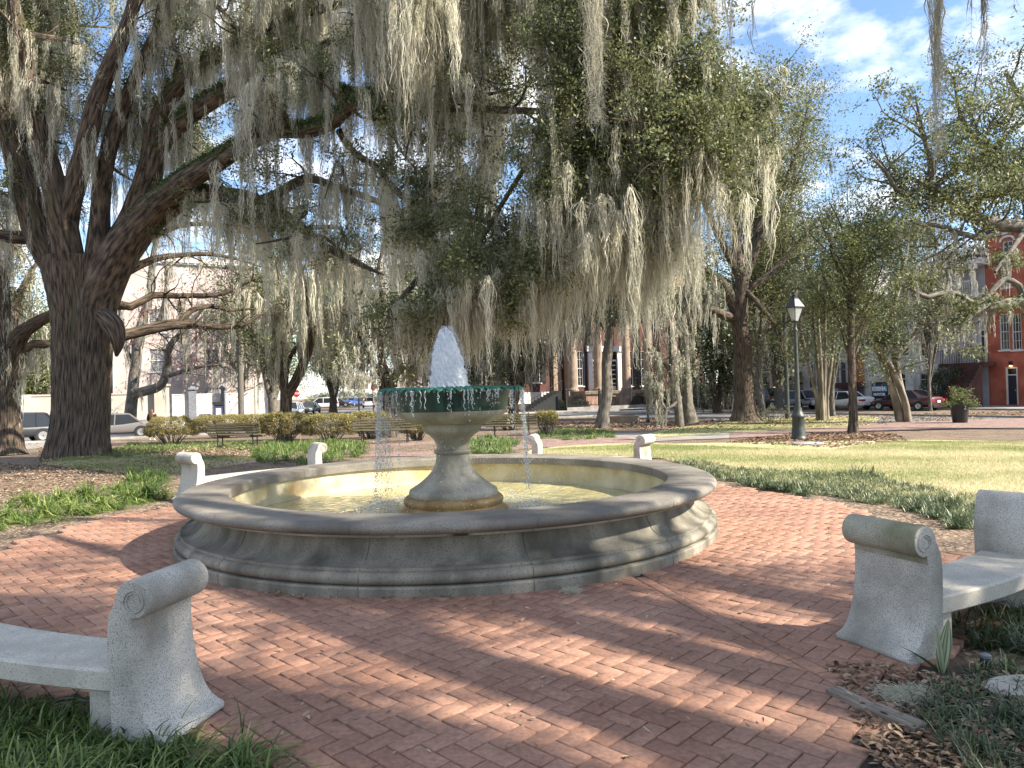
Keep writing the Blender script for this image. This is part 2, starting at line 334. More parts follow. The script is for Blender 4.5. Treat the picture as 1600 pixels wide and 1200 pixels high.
def leaves(centers, per, spread, L, W, flat=.8, seed=None):
    c = np.asarray(centers, float); n = len(c)*per
    c = np.repeat(c, per, axis=0); g = RN.normal(0, 1, (n, 3)); g[:, 2] *= flat; c = c+g*spread
    nrm = unit(RN.normal(0, 1, (n, 3))+np.array([0, 0, .5])); a = unit(np.cross(nrm, RN.normal(0, 1, (n, 3)))); b = np.cross(nrm, a)
    l = (L*RN.uniform(.45, 1.45, n))[:, None]*.5; w = (W*RN.uniform(.55, 1.3, n))[:, None]*.5
    fold = nrm*w*.35
    V = np.stack([c-a*l, c+b*w+fold, c+a*l, c-b*w+fold], 1).reshape(-1, 3)
    F = np.arange(n*4).reshape(-1, 4)
    clump = np.repeat(RN.uniform(0, 1, len(c)//per), per)
    return V, F, np.clip(RN.uniform(0, 1, n)*.7+clump*.35-.03, 0, 1)
def moss_mesh(anchors, Lm, nstr, wid, rad, segs=6, Lvar=.5, floor=None, curl=.025, exact=False):
    A = np.asarray(anchors, float); nc = len(A)
    CL = Lm*RN.uniform(1-Lvar, 1+Lvar, nc)*RN.choice([.5, .8, 1, 1.25], nc)
    if exact: CL = np.full(nc, Lm)*1.15
    if floor is not None: CL = np.minimum(CL, np.maximum(A[:, 2]-floor-RN.uniform(0, .8, nc), .25))
    rc = rad*RN.uniform(.5, 1.3, nc)
    a = np.repeat(np.arange(nc), nstr); n = len(a)
    base = A[a]; th = RN.uniform(0, 2*np.pi, n); rr = rc[a]*np.sqrt(RN.random(n))
    off = np.c_[rr*np.cos(th), rr*np.sin(th), RN.uniform(-.1, .05, n)*1.0]
    ln = CL[a]*RN.uniform(.25, 1, n)*(1.05-.55*(rr/(rc[a]+1e-6)))
    s0 = np.where(RN.random(n) < .45, RN.uniform(0, .55, n), 0)*CL[a]; off[:, 2] -= s0; ln = np.minimum(ln, np.maximum(CL[a]-s0, .2))
    t = np.linspace(0, 1, segs+1)[None, :]; env = .3+1.0*np.minimum(t/.18, 1)-.85*t; env = env*(1+.22*np.sin(t*9+a[:, None]*1.7))*(1-.5*s0/CL[a])[:, None]
    sway = RN.normal(0, .05, (nc, 2))[a]
    ph = RN.uniform(0, 6.28, (n, 4)); amp = curl*RN.uniform(.3, 1.6, n)[:, None]
    fr = ln[:, None]*RN.uniform(6, 16, (n, 1))
    x = base[:, 0:1]+off[:, 0:1]*env+sway[:, 0:1]*t*ln[:, None]+amp*np.sin(fr*t+ph[:, 0:1])*(.2+t)
    y = base[:, 1:2]+off[:, 1:2]*env+sway[:, 1:2]*t*ln[:, None]+amp*np.sin(fr*t*1.1+ph[:, 1:2])*(.2+t)
    z = base[:, 2:3]+off[:, 2:3]-ln[:, None]*t
    w = wid*RN.uniform(.5, 1.4, (n, 1))*(1-.75*t**2)*(.75+.5*np.sin(fr*2*t+ph[:, 2:3]))*.5
    d = RN.uniform(0, 2*np.pi, (n, 1))+t*RN.normal(0, 1, (n, 1))*2
    dx, dy = np.cos(d)*w, np.sin(d)*w
    V = np.stack([np.stack([x-dx, y-dy, z], -1), np.stack([x+dx, y+dy, z], -1)], 2)  # n,segs+1,2,3
    idx = np.arange(n*(segs+1)*2).reshape(n, segs+1, 2)
    F = np.stack([idx[:, :-1, 0], idx[:, :-1, 1], idx[:, 1:, 1], idx[:, 1:, 0]], -1).reshape(-1, 4)
    ti = np.clip(RN.uniform(0, 1, n)*.6+RN.uniform(0, .5, nc)[a], 0, 1)
    return V.reshape(-1, 3), F, np.repeat(ti, segs)
def finish(T, name, label, base, bark, leafm, per=30, spread=.28, L=.075, W=.034, moss=None, mossm=None, group=None, fernm=None, cat='tree', crown='crown', keep=None):
    root = thing(name, label, cat, base, group=group)
    T.wood('trunk', bark, root, base)
    if len(T.leaf):
        c = np.array(T.leaf)
        if keep is not None: c = c[keep(c)]
        V, F, t = leaves(c, per, spread, L, W); tag(npmesh(crown, V, F, leafm, root, tint=t, off=base), kind='stuff')
    if moss and len(T.moss):
        c = np.array(T.moss)
        V, F, t = moss_mesh(c, **moss); tag(npmesh('spanish_moss', V, F, mossm or M['moss'], root, tint=t, off=base), kind='stuff')
    if len(T.fern):
        V, F, t = leaves(np.array(T.fern), 26, .10, .10, .035, flat=.5); tag(npmesh('resurrection_fern', V, F, fernm or M['fern'], root, tint=t, off=base), kind='stuff')
    return root
def auto_tree(name, label, px, Y, crown_px, trunk_r, bark, leafm, fork=.35, nl=9, L=.14, W=.07, per=26, spread=.4, lean=(0, 0), moss=None, mossn=0,
              twig_pm=1.1, twigL=1.6, leafp=1, depth=None, group=None, mossm=None, seed=1, lvl=2, up=.25, nsub=4, multi=1, cat='tree', stems_r=None):
    """crown_px=(x0,x1,ytop,ybottom) at depth Y"""
    g = P(px, 600, Y); bx, by = g[0], g[1]; bz = float(tz(bx, by))-.05; base = np.array([bx, by, bz])
    a = P(crown_px[0], (crown_px[2]+crown_px[3])/2, Y); b = P(crown_px[1], (crown_px[2]+crown_px[3])/2, Y)
    zt = P((crown_px[0]+crown_px[1])/2, crown_px[2], Y)[2]; zb = P((crown_px[0]+crown_px[1])/2, crown_px[3], Y)[2]
    C = np.array([(a[0]+b[0])/2, by, (zt+zb)/2]); Rx = (b[0]-a[0])/2; Ry = depth or Rx*.9; Rz = (zt-zb)/2
    T = Tree(); T.C = C
    zf = bz+(zb-bz)*fork+(zt-zb)*.12*fork
    for k in range(multi):
        ang = 2*math.pi*k/multi+.4; sp = trunk_r*1.6 if multi > 1 else 0
        bo = base+np.array([math.cos(ang)*sp, math.sin(ang)*sp, 0]); top = np.array([bx+lean[0], by+lean[1], zf])+np.array([math.cos(ang), math.sin(ang), 0])*sp*4
        mid = (bo+top)/2+RN.normal(0, .12, 3)*(zf-bz)*.15
        tr = (stems_r or trunk_r)
        q = T.limb([(*bo, tr*1.55), (*(bo+(mid-bo)*.18), tr*1.12), (*mid, tr), (*top, tr*.85)], k=14, px=False, step=.35, wob=.03, rough=.10)
        for i in range(nl):
            th = 2*math.pi*(i+RN.random()*.7)/nl; ph = RN.uniform(-.25, 1.0) if i % 3 else RN.uniform(.7, 1.4)
            tip = C+np.array([Rx*math.cos(th)*math.cos(ph), Ry*math.sin(th)*math.cos(ph), Rz*math.sin(ph)])*RN.uniform(.72, .98)
            st = q[int((.72+.28*RN.random())*(len(q)-1)), :3]
            m1 = st+(tip-st)*.35+np.array([0, 0, .12*Rz])+RN.normal(0, .10, 3)*Rz*.6; m2 = st+(tip-st)*.7+RN.normal(0, .10, 3)*Rz
            r1 = tr*.55/(multi**.3)
            w = T.limb([(*st, r1), (*m1, r1*.7), (*m2, r1*.4), (*tip, r1*.12)], k=7, px=False, step=.5, wob=.08)
            T.sprout(w, twig_pm, twigL, lvl=lvl, leafp=leafp, mossp=.12 if mossn else 0, t0=.22, up=up, rmax=.06, nsub=nsub)
            if mossn: T.moss_along(w, mossn//(nl*multi)+1, .2, 1)
    return T, base
# ---------------------------------------------------------------- ground, streets
def sheet(name, fn, m, kind='structure', z=0.0, nx=60, ny=60, grid=None):
    X, Y = grid; V = np.stack([X, Y, tz(X, Y)+z], -1)
    n, k = X.shape; i = (np.arange(n-1)[:, None]*k+np.arange(k-1)[None]); F = np.stack([i, i+k, i+k+1, i+1], -1).reshape(-1, 4)
    return tag(npmesh(name, V.reshape(-1, 3), F, m, smooth=True), kind=kind)
M['dirt'] = mat('leaf strewn dirt', (.045, .030, .020), (.17, .115, .075), scale=2.3, rough=.95, c3=(.33, .25, .17), s3=26, p3=(.54, .60), bump=.8, bscale=22, dist=.05, detail=8)
M['lawn'] = mat('lawn turf', (.20, .25, .08), (.50, .44, .25), scale=.9, rough=.95, c3=(.55, .48, .27), s3=9, p3=(.50, .62), bump=.8, bscale=60, dist=.04, detail=8)
M['asphalt'] = mat('asphalt', (.10, .10, .102), (.17, .17, .17), scale=.5, rough=.9, bump=.3, bscale=60, dist=.01, detail=8)
M['pave'] = mat('brick path', (.19, .12, .10), (.30, .20, .165), scale=2.5, rough=.9, c3=(.08, .05, .04), s3=12, p3=(.55, .6), bump=.4, bscale=30, detail=8)
M['conc'] = mat('concrete', (.22, .21, .195), (.34, .325, .30), scale=1.5, rough=.9, bump=.2, bscale=40)
M['greyp'] = mat('grey path', (.17, .155, .14), (.28, .25, .225), scale=2, rough=.9, c3=(.36, .31, .25), s3=30, p3=(.58, .62), bump=.3, bscale=30)
rr_ = np.concatenate([np.linspace(0, 50, 60), np.array([60, 75, 95, 120, 160, 220, 400, 900])]); th_ = np.linspace(0, 2*np.pi, 241)
X = FC[0]+rr_[:, None]*np.cos(th_)[None]; Y = FC[1]+rr_[:, None]*np.sin(th_)[None]
sheet('ground', None, M['dirt'], grid=(X, Y), z=-.014)
def strip(name, p0, p1, w0, w1, m, z, n=30, kind='structure', flat=None):
    """road along p0->p1, from offset w0 to w1 on the left side normal"""
    p0, p1 = np.array(p0, float), np.array(p1, float); d = unit(p1-p0); nn = np.array([-d[1], d[0]])
    t = np.linspace(0, 1, n)[:, None, None]; s = np.linspace(w0, w1, 4)[None, :, None]
    Q = p0+(p1-p0)*t+nn*s; V = np.concatenate([Q, (tz(Q[..., 0], Q[..., 1])+z)[..., None] if flat is None else np.full(Q.shape[:2]+(1,), flat)], -1)
    i = (np.arange(n-1)[:, None]*4+np.arange(3)[None]); F = np.stack([i, i+4, i+5, i+1], -1).reshape(-1, 4)
    return tag(npmesh(name, V.reshape(-1, 3), F, m), kind=kind)
strip('street', UN(-60, 46.5), UN(90, 46.5), 0, 9.5, M['asphalt'], -.0)
strip('street', UN(42, 46.4), UN(42, -30), -10, 0, M['asphalt'], .004)
strip('street', (-16.5, 58), (-23.5, 190), -2.5, 7.5, M['asphalt'], .004)
def kerb(name, p0, p1, w, h, m, z0=-.1):
    p0, p1 = np.array(p0), np.array(p1); d = p1-p0; L = np.linalg.norm(d); mb = MB(); c = (p0+p1)/2
    zz = float(tz(*c)); mb.box((c[0], c[1], zz+z0+(h-z0)/2-.0), (L, w, h-z0), rz=math.atan2(d[1], d[0])); return tag(mb.build(name, m), kind='structure')
for i in range(6):
    kerb('kerb', UN(-60+17*i, 46.4), UN(-43+17*i, 46.4), .16, .12, M['conc'])
for i in range(5): kerb('kerb', UN(41.9, 46-14*i), UN(41.9, 32-14*i), .16, .12, M['conc'])
strip('pavement', UN(-60, 56), UN(90, 56), 0, 4, M['conc'], .12)
strip('pavement', UN(52, 60), UN(52, -30), 0, 5.4, M['conc'], .12)
kerb('kerb', UN(-60, 56), UN(-8, 56), .16, .118, M['conc']); kerb('kerb', UN(6, 56), UN(42, 56), .16, .118, M['conc']); kerb('kerb', UN(52, 46), UN(52, -30), .16, .118, M['conc'])
# white stripes on the far street
for yy in (66, 72):
    strip('road_marking', (-26, yy), (-13, yy+3), 0, .5, M['white'], .012, n=3)
# lawn: irregular sheet right of the plaza; outline as a polygon filled by a fine grid mask
def inpoly(x, y, poly):
    r = np.zeros(np.shape(x), bool); n = len(poly)
    for i in range(n):
        x1, y1 = poly[i][:2]; x2, y2 = poly[(i+1) % n][:2]
        c = ((y1 > y) != (y2 > y)) & (x < (x2-x1)*(y-y1)/((y2-y1) if y2 != y1 else 1e-9)+x1); r ^= c
    return r
def smooth_poly(poly, n=8):
    q = np.array([p[:2] for p in poly]); out = []
    for i in range(len(q)):
        a, b, c, d = q[i-1], q[i], q[(i+1) % len(q)], q[(i+2) % len(q)]
        for k in range(n):
            t = k/n; out.append(.5*((2*b)+(-a+c)*t+(2*a-5*b+4*c-d)*t*t+(-a+3*b-3*c+d)*t**3))
    return np.array(out)
def patch(name, poly, m, z, h=.3, kind='structure', wob=.12, label=None, cat=None):
    """a sheet covering an irregular outline"""
    sp_ = smooth_poly(poly); sp_ = sp_+RN.normal(0, wob, sp_.shape)*.5
    bm = bmesh.new(); vs = [bm.verts.new((x, y, 0)) for x, y in sp_]; f = bm.faces.new(vs)
    bmesh.ops.triangulate(bm, faces=[f])
    for ax, lo, hi in ((0, sp_[:, 0].min(), sp_[:, 0].max()), (1, sp_[:, 1].min(), sp_[:, 1].max())):
        st = max((hi-lo)/24, .6)
        for c in np.arange(lo+st, hi, st):
            co = (c, 0, 0) if ax == 0 else (0, c, 0); no = (1, 0, 0) if ax == 0 else (0, 1, 0)
            bmesh.ops.bisect_plane(bm, geom=bm.verts[:]+bm.edges[:]+bm.faces[:], plane_co=co, plane_no=no)
    for v in bm.verts: v.co.z = float(tz(v.co.x, v.co.y))+z
    bmesh.ops.recalc_face_normals(bm, faces=bm.faces)
    if sum(f.normal.z for f in bm.faces) < 0: bmesh.ops.reverse_faces(bm, faces=bm.faces)
    me = bpy.data.meshes.new(name); bm.to_mesh(me); bm.free(); o = link(name, me, None, m)
    return tag(o, label, cat, kind=kind), sp_
lawn_poly = [GT(1035, 716), GT(1150, 742), GT(1400, 775), GT(1620, 800), GT(1900, 830), GT(1900, 690), GT(1620, 690), GT(1400, 688), GT(1290, 702), GT(1180, 698), GT(1000, 692), GT(850, 700), GT(835, 712)]
lawn_o, lawn_sp = patch('lawn', lawn_poly, M['lawn'], .006)
lawn2_poly = [GT(1020, 682), GT(1160, 675), GT(1330, 668), GT(1370, 652), GT(1250, 652), GT(1160, 656), GT(1060, 668)]
_, lawn2_sp = patch('lawn', lawn2_poly, M['lawn'], .006)
# cross path behind the fountain
def path_px(name, left, right, m, z):
    V = []
    tt = np.linspace(0, len(left)-1, (len(left)-1)*10+1); ii = np.arange(len(left))
    left = [(np.interp(t, ii, [q[0] for q in left]), np.interp(t, ii, [q[1] for q in left])) for t in tt]; right = [(np.interp(t, ii, [q[0] for q in right]), np.interp(t, ii, [q[1] for q in right])) for t in tt]
    for a, b in zip(left, right):
        A, B = GT(*a), GT(*b); V += [A, B]
    V = np.array(V); V[:, 2] = tz(V[:, 0], V[:, 1])+z; n = len(left); F = [[2*i, 2*i+1, 2*i+3, 2*i+2] for i in range(n-1)]
    return tag(npmesh(name, V, np.array(F)[:, ::-1], m), kind='structure')
path_px('path', [(430, 712), (520, 697), (700, 688), (850, 686), (1000, 682)], [(430, 720), (520, 714), (700, 712), (850, 699), (1000, 691)], M['pave'], .0)
path_px('path', [(985, 682), (920, 676), (1000, 676), (1150, 676)], [(1010, 690), (1010, 690), (1080, 687), (1150, 684)], M['greyp'], .004)
path_px('path', [(1140, 676), (1300, 668), (1400, 660), (1500, 656), (1620, 653), (1800, 650)], [(1140, 685), (1300, 677), (1400, 673), (1500, 670), (1620, 668), (1800, 668)], M['pave'], .010)
path_px('path', [(-60, 694), (60, 690), (100, 688)], [(-60, 716), (60, 700), (100, 694)], M['greyp'], .0)
# ---------------------------------------------------------------- herringbone brick plaza (real bricks, 45 degrees)
def plaza():
    BL, BW, gap = .216, .108, .0055
    ang = math.radians(-44); ca, sa = math.cos(ang), math.sin(ang)
    rows = []; K = 84
    for i in range(-K, K):
        for j in range(-K, K):
            # herringbone lattice: horizontal brick at (i+j... ) pattern
            x0 = (i - 0)*BW; y0 = j*BW
            k = (i-j) % 4
            if k == 0: rows.append((x0+BL/2, y0+BW/2, 0))
            elif k == 3: rows.append((x0+BW/2+0, y0+BL/2, 1))
    R = np.array(rows); 
    x = FC[0]+R[:, 0]*ca-R[:, 1]*sa; y = 6.2+R[:, 0]*sa+R[:, 1]*ca
    d = np.hypot(x-FC[0], y-FC[1])
    ga, gb = GT(430, 1195), GT(1395, 1195)
    a = np.degrees(np.arctan2(y-FC[1], x-FC[0]))
    edge = 5.0+.75*sm(-75, -58, a)*(1-sm(-44, -25, a))*0+.10*np.sin(a*.2)+.06*np.sin(a*.7)
    ex_right = (a > -62) & (a < -22) & (d < 5.5)
    corr = (y < FC[1]-3) & (x > ga[0]-.10-.8*np.clip(y-3.0, 0, .9)+.05*np.sin(y*9)) & (x < gb[0]+(y-3)*.62-.12+.05*np.sin(y*8)) & (y > -3)
    north = (y > FC[1]) & (x > -3.0) & (x < .9) & (y < 14.5)
    ok = (d > 2.95) & ((d < edge) | corr | ex_right | north)
    # seam line from the basin to the lower right, one soldier course
    s0, s1 = GT(1000, 903), GT(1432, 1132); dl = unit((s1-s0)[:2]); rel = np.c_[x-s0[0], y-s0[1]]; al = rel@dl; pe = rel@np.array([-dl[1], dl[0]])
    band = ok & (np.abs(pe) < .185) & (al > -.25) & (al < 3.75); cutb = [(x[q], y[q], ang+R[q, 2]*np.pi/2) for q in np.where(band)[0]]; ok &= ~band
    R, x, y = R[ok], x[ok], y[ok]; n = len(R)
    rot = ang+R[:, 2]*np.pi/2
    ns = 17; t = (np.arange(ns)+.5)*.219
    xs = s0[0]+dl[0]*t; ys = s0[1]+dl[1]*t
    x = np.r_[x, xs]; y = np.r_[y, ys]; rot = np.r_[rot, np.full(ns, math.atan2(dl[1], dl[0]))]; n = len(x)
    rot = rot+RN.normal(0, .008, n); hx = BL/2-gap*.5-RN.uniform(0, .002, n); hy = BW/2-gap*.5-RN.uniform(0, .0022, n)
    low = .012*np.sin(x*1.7+y*.6)+.009*np.sin(y*2.3-x*1.1)
    zc = .012+low*.5+RN.normal(0, .0013, n); tx = RN.normal(0, .007, n); ty = RN.normal(0, .007, n)
    zc[-ns:] += .003
    bev = .0035; V = np.zeros((n, 12, 3)); cs, sn = np.cos(rot), np.sin(rot)
    lay = [(-1,-1),(1,-1),(1,1),(-1,1)]
    for li, (ins, dz) in enumerate(((0, -.05), (0, -bev*.8), (bev, 0))):
        for q, (sx_, sy_) in enumerate(lay):
            lx = sx_*(hx-ins); ly = sy_*(hy-ins)
            V[:, li*4+q, 0] = x+lx*cs-ly*sn; V[:, li*4+q, 1] = y+lx*sn+ly*cs; V[:, li*4+q, 2] = zc+dz+lx*tx+ly*ty
    f = []
    for li in (0, 1):
        for q in range(4): f.append([li*4+q, li*4+(q+1) % 4, li*4+4+(q+1) % 4, li*4+4+q])
    f.append([8, 9, 10, 11]); f = np.array(f)
    F = (f[None]+np.arange(n)[:, None, None]*12).reshape(-1, 4)
    ti = np.repeat(np.clip(RN.normal(.5, .17, n), 0, 1), 9)
    o = npmesh('brick_plaza', V.reshape(-1, 3), F, M['brick'], tint=ti)
    tag(o, kind='structure')
    # bricks cut to fit against the seam course
    bm = bmesh.new()
    for (bx, by, ro) in cutb:
        for side in (1, -1):
            b2 = bmesh.new(); c, s = math.cos(ro), math.sin(ro); q = [(bx+u*c-v*s, by+u*s+v*c) for u, v in ((-BL/2+.003, -BW/2+.003), (BL/2-.003, -BW/2+.003), (BL/2-.003, BW/2-.003), (-BL/2+.003, BW/2-.003))]
            zc_ = .012+(.012*math.sin(bx*1.7+by*.6)+.009*math.sin(by*2.3-bx*1.1))*.5; lo = [b2.verts.new((a, b, zc_-.05)) for a, b in q]; hi = [b2.verts.new((a, b, zc_)) for a, b in q]
            b2.faces.new(hi); 
            for k in range(4): b2.faces.new((lo[k], lo[(k+1) % 4], hi[(k+1) % 4], hi[k]))
            n2 = np.array([-dl[1], dl[0]])*side; co = s0[:2]+n2*.057
            bmesh.ops.bisect_plane(b2, geom=b2.verts[:]+b2.edges[:]+b2.faces[:], plane_co=(co[0], co[1], 0), plane_no=(-n2[0], -n2[1], 0), clear_outer=True)
            if len(b2.faces): 
                me = bpy.data.meshes.new('t'); b2.to_mesh(me); bm.from_mesh(me); bpy.data.meshes.remove(me)
            b2.free()
    me = bpy.data.meshes.new('cut_bricks'); bm.to_mesh(me); bm.free(); at = me.attributes.new('tint', 'FLOAT', 'FACE'); at.data.foreach_set('value', np.full(len(me.polygons), .45, dtype=np.float32))
    tag(link('brick_plaza', me, None, M['brick']), kind='structure')
plaza()
# the mortar bed of sand and grit under the bricks
M['sand'] = mat('joint grit', (.022, .016, .012), (.06, .045, .034), scale=12, rough=1)
pc = [(FC[0]+5.05*math.cos(a), FC[1]+5.05*math.sin(a)) for a in np.linspace(0, 2*np.pi, 40)[:-1]]
mb = MB(); mb.poly([(a, b, -.006) for a, b in pc]); tag(mb.build('joint_sand', M['sand']), kind='structure')
mb = MB(); mb.poly([(-1.3, -3, -.009), (2.2, -3, -.009), (2.6, 4.6, -.009), (-1.3, 4.6, -.009)]); tag(mb.build('joint_sand', M['sand']), kind='structure')
# ---------------------------------------------------------------- fountain
def ring(mb, prof, c, nseg, joints=0, jw=.0035, jd=.009, ph=0, wob=0, closed=False):
    """lathe with narrow vertical grooves at the joints"""
    an = list(np.linspace(0, 2*math.pi, nseg, endpoint=False)); fl = {}
    for j in range(joints):
        a = 2*math.pi*j/joints+ph+RN.normal(0, .01); R = 2.9
        for d_, g in ((-2*jw/R, 0), (-jw/R, 1), (jw/R, 1), (2*jw/R, 0)): an.append(a+d_); fl[round((a+d_) % (2*math.pi), 6)] = g
    an = sorted([a % (2*math.pi) for a in an]); n = len(an); i0 = len(mb.v)
    for r, z in prof:
        for a in an:
            g = fl.get(round(a, 6), 0); rr = r-g*jd+wob*math.sin(a*7+z*9)*.5+wob*math.sin(a*17)*.4
            mb.v.append((c[0]+rr*math.cos(a), c[1]+rr*math.sin(a), z))
    for j in range(len(prof)-1):
        for k in range(n):
            q = (k+1) % n; mb.f.append([i0+j*n+k, i0+j*n+q, i0+(j+1)*n+q, i0+(j+1)*n+k]); mb.m.append(mb.cm)
c0 = (0, 0, 0)
ft = thing('fountain', 'round granite fountain with green leaf trimmed bowl and foaming white water jet', 'fountain', (FC[0], FC[1], 0))
mb = MB()
tor = [(3.00+.055*math.cos(a), .155+.05*math.sin(a)) for a in np.linspace(-math.pi/2, math.pi/2, 8)]
sco = [(2.985-.20*math.sin(t*math.pi/2)**.9, .235+.215*(1-math.cos(t*math.pi/2))**.9+0*.01) for t in np.linspace(0, 1, 12)]
ring(mb, [(3.06, -.05), (3.065, .085), (3.055, .10), (3.0, .104)]+tor+[(2.998, .209), (3.004, .212), (3.004, .236), (2.985, .238)]+sco+[(2.79, .452), (2.86, .454)], c0, 160, joints=13, ph=.18, wob=.002)
mb.build('basin_wall', M['wallstone'], ft, smooth=True, angle=35)
mb = MB(); ring(mb, [(2.80, .453), (2.90, .455), (2.925, .462), (2.93, .493), (2.80, .497)], c0, 160, joints=13, ph=.18, jd=.006); mb.build('fascia', M['fascia'], ft, smooth=True, angle=35)
mb = MB(); bn = [(2.99+.075*math.cos(a), .547+.052*math.sin(a)) for a in np.linspace(-math.pi/2, math.pi/2, 9)]
ring(mb, [(2.80, .495)]+bn+[(2.78, .598), (2.545, .592), (2.53, .58), (2.53, .485), (2.60, .484)], c0, 160, joints=13, ph=.18, jd=.005)
mb.build('coping', M['coping'], ft, smooth=True, angle=50)
mb = MB(); ring(mb, [(2.575, .492), (2.585, .30), (2.57, .16), (2.52, .12), (2.50, .05), (.4, .04)], c0, 128)
mb.build('basin_lining', M['cream'], ft, smooth=True, angle=50)
mb = MB()
mb.lathe([(.66, .03), (.665, .20), (.64, .235), (.60, .25), (.585, .275), (.60, .31), (.60, .345), (.57, .375), (.53, .385)], n=72, cap=False)
mb.build('pedestal_base', M['rust'], ft, smooth=True, angle=45)
mb = MB()
cone = [(.53, .385), (.535, .42), (.525, .455), (.50, .47)]+[(.20+.30*(1-t)**2.1, .47+.37*t) for t in np.linspace(0, 1, 12)][1:]
mb.lathe(cone+[(.198, .87), (.222, .885), (.228, .905), (.215, .925), (.192, .935), (.19, .96), (.20, 1.0), (.225, 1.05), (.27, 1.10), (.325, 1.135), (.352, 1.16), (.358, 1.20), (.36, 1.235), (.40, 1.25)], n=72, cap=False)
mb.build('pedestal', M['pedestal'], ft, smooth=True, angle=45)
mb = MB()
mb.lathe([(.34, 1.235), (.48, 1.25), (.585, 1.295), (.645, 1.35), (.668, 1.39), (.66, 1.40)], n=72, cap=False)
mb.build('bowl', M['pedestal'], ft, smooth=True, angle=45)
mb = MB()
mb.lathe([(.655, 1.385), (.672, 1.40), (.685, 1.47), (.70, 1.56), (.715, 1.625), (.74, 1.645), (.68, 1.65), (.62, 1.60), (.2, 1.56), (.02, 1.56)], n=72, cap=False)
mb.build('bowl_band', M['green'], ft, smooth=True, angle=45)
# leaf trim: overlapping acanthus leaves curling over the lip
V = []; F = []; T_ = []; nl_ = 46
for k in range(nl_):
    for lay in range(2):
        a = 2*math.pi*(k+.5*lay)/nl_+random.uniform(-.01, .01); w = .115 if lay == 0 else .09; i = len(V)
        path = [(.66, 1.645, .5), (.73, 1.668, .9), (.79, 1.676, 1), (.84, 1.670, .8), (.87, 1.652, .42), (.882, 1.625, .08)]
        for j, (r, z, ww) in enumerate(path):
            z -= .012*lay; r -= .02*lay; z += random.uniform(-.006, .006); lob = 1+.25*(j % 2)
            for s_, dz in ((-1, -.012), (-.45, .006), (0, -.004), (.45, .006), (1, -.012)):
                da = s_*w*ww*lob*.5/.8; V.append((r*math.cos(a+da), r*math.sin(a+da), z+dz))
        for j in range(len(path)-1):
            for s_ in range(4): F.append([i+j*5+s_, i+j*5+s_+1, i+j*5+s_+6, i+j*5+s_+5])
npmesh('leaf_trim', V, np.array(F), M['verdigris'], ft, smooth=True)
# water in the bowl and basin
M['water'] = mat('pool water', (.30, .27, .13), (.42, .385, .21), scale=1.3, rough=.06, spec=.7, bump=.6, bscale=9, dist=.06, detail=3)
M['water_foam'] = mat('splash foam', (.78, .8, .76), rough=.3, trans=.3)
n = 90; rr = np.linspace(.55, 2.56, 40); th = np.linspace(0, 2*np.pi, 181)
X = rr[:, None]*np.cos(th)[None]; Y = rr[:, None]*np.sin(th)[None]
Z = .205+.007*np.sin(X*11+Y*4)*np.sin(Y*9-X*3)+.006*np.sin(rr[:, None]*24+X*3)*np.exp(-(rr[:, None]-.6)*.8)
i = (np.arange(39)[:, None]*181+np.arange(180)[None]); F = np.stack([i, i+181, i+182, i+1], -1).reshape(-1, 4)
tag(npmesh('water', np.stack([X+FC[0], Y+FC[1], Z], -1).reshape(-1, 3), F, M['water'], smooth=True), kind='structure')
mb = MB(); mb.lathe([(.70, 1.63), (.45, 1.636), (.18, 1.645)], n=48, cap=False); mb.build('bowl_water', M['water'], ft, smooth=True)
# frothy jet
k = 140; m_ = 90; zz = np.linspace(0, 1, m_); a = np.linspace(0, 2*np.pi, k+1)[:-1]
base_r = np.interp(zz, [0, .04, .12, .35, .6, .8, .9, .96, 1], [.34, .245, .215, .195, .160, .115, .08, .05, .006])
dx = np.interp(zz, [0, .5, 1], [-.02, -.035, -.06])
A, Zz = np.meshgrid(a, zz); nz_ = np.zeros_like(A)
for o_ in range(26):
    f1 = RN.integers(2, 30); f2 = RN.uniform(4, 60); nz_ += np.sin(f1*A+f2*Zz*1.0+RN.uniform(0, 6))/(3+f1*.22)
nz_ += RN.normal(0, .35, nz_.shape)
R_ = base_r[:, None]*(1+.075*nz_)
Vx = R_*np.cos(A)+dx[:, None]; Vy = R_*np.sin(A); Vz = 1.63+Zz*.76+.012*nz_
i = (np.arange(m_-1)[:, None]*k+np.arange(k)[None]); i2 = (np.arange(m_-1)[:, None]*k+(np.arange(k)[None]+1) % k)
F = np.stack([i, i2, i2+k, i+k], -1).reshape(-1, 4)
npmesh('water_jet', np.stack([Vx, Vy, Vz], -1).reshape(-1, 3), F, M['foam'], ft, smooth=True)
def droplets(C, r, stretch=None):
    C = np.asarray(C); n = len(C); r = np.asarray(r)*np.ones(n); s = np.ones(n) if stretch is None else np.asarray(stretch)*np.ones(n)
    o = np.array([(1,0,0),(-1,0,0),(0,1,0),(0,-1,0),(0,0,1),(0,0,-1)], float)
    V = C[:, None]+o[None]*r[:, None, None]*np.stack([np.ones(n), np.ones(n), s], -1)[:, None]
    f = np.array([(0,2,4),(2,1,4),(1,3,4),(3,0,4),(2,0,5),(1,2,5),(3,1,5),(0,3,5)])
    return V.reshape(-1, 3), (f[None]+np.arange(n)[:, None, None]*6).reshape(-1, 3)
pts = []; rd = []; st = []
# spray off the jet
for _ in range(2600):
    z = random.random()**.8; a = random.uniform(0, 6.28); r = np.interp(z, [0, .12, .6, 1], [.3, .22, .17, .04])*random.uniform(.95, 1.25)+abs(random.gauss(0, .015))
    pts.append((r*math.cos(a)-.03, r*math.sin(a), 1.64+z*.78)); rd.append(random.uniform(.0015, .004)); st.append(random.uniform(1, 2))
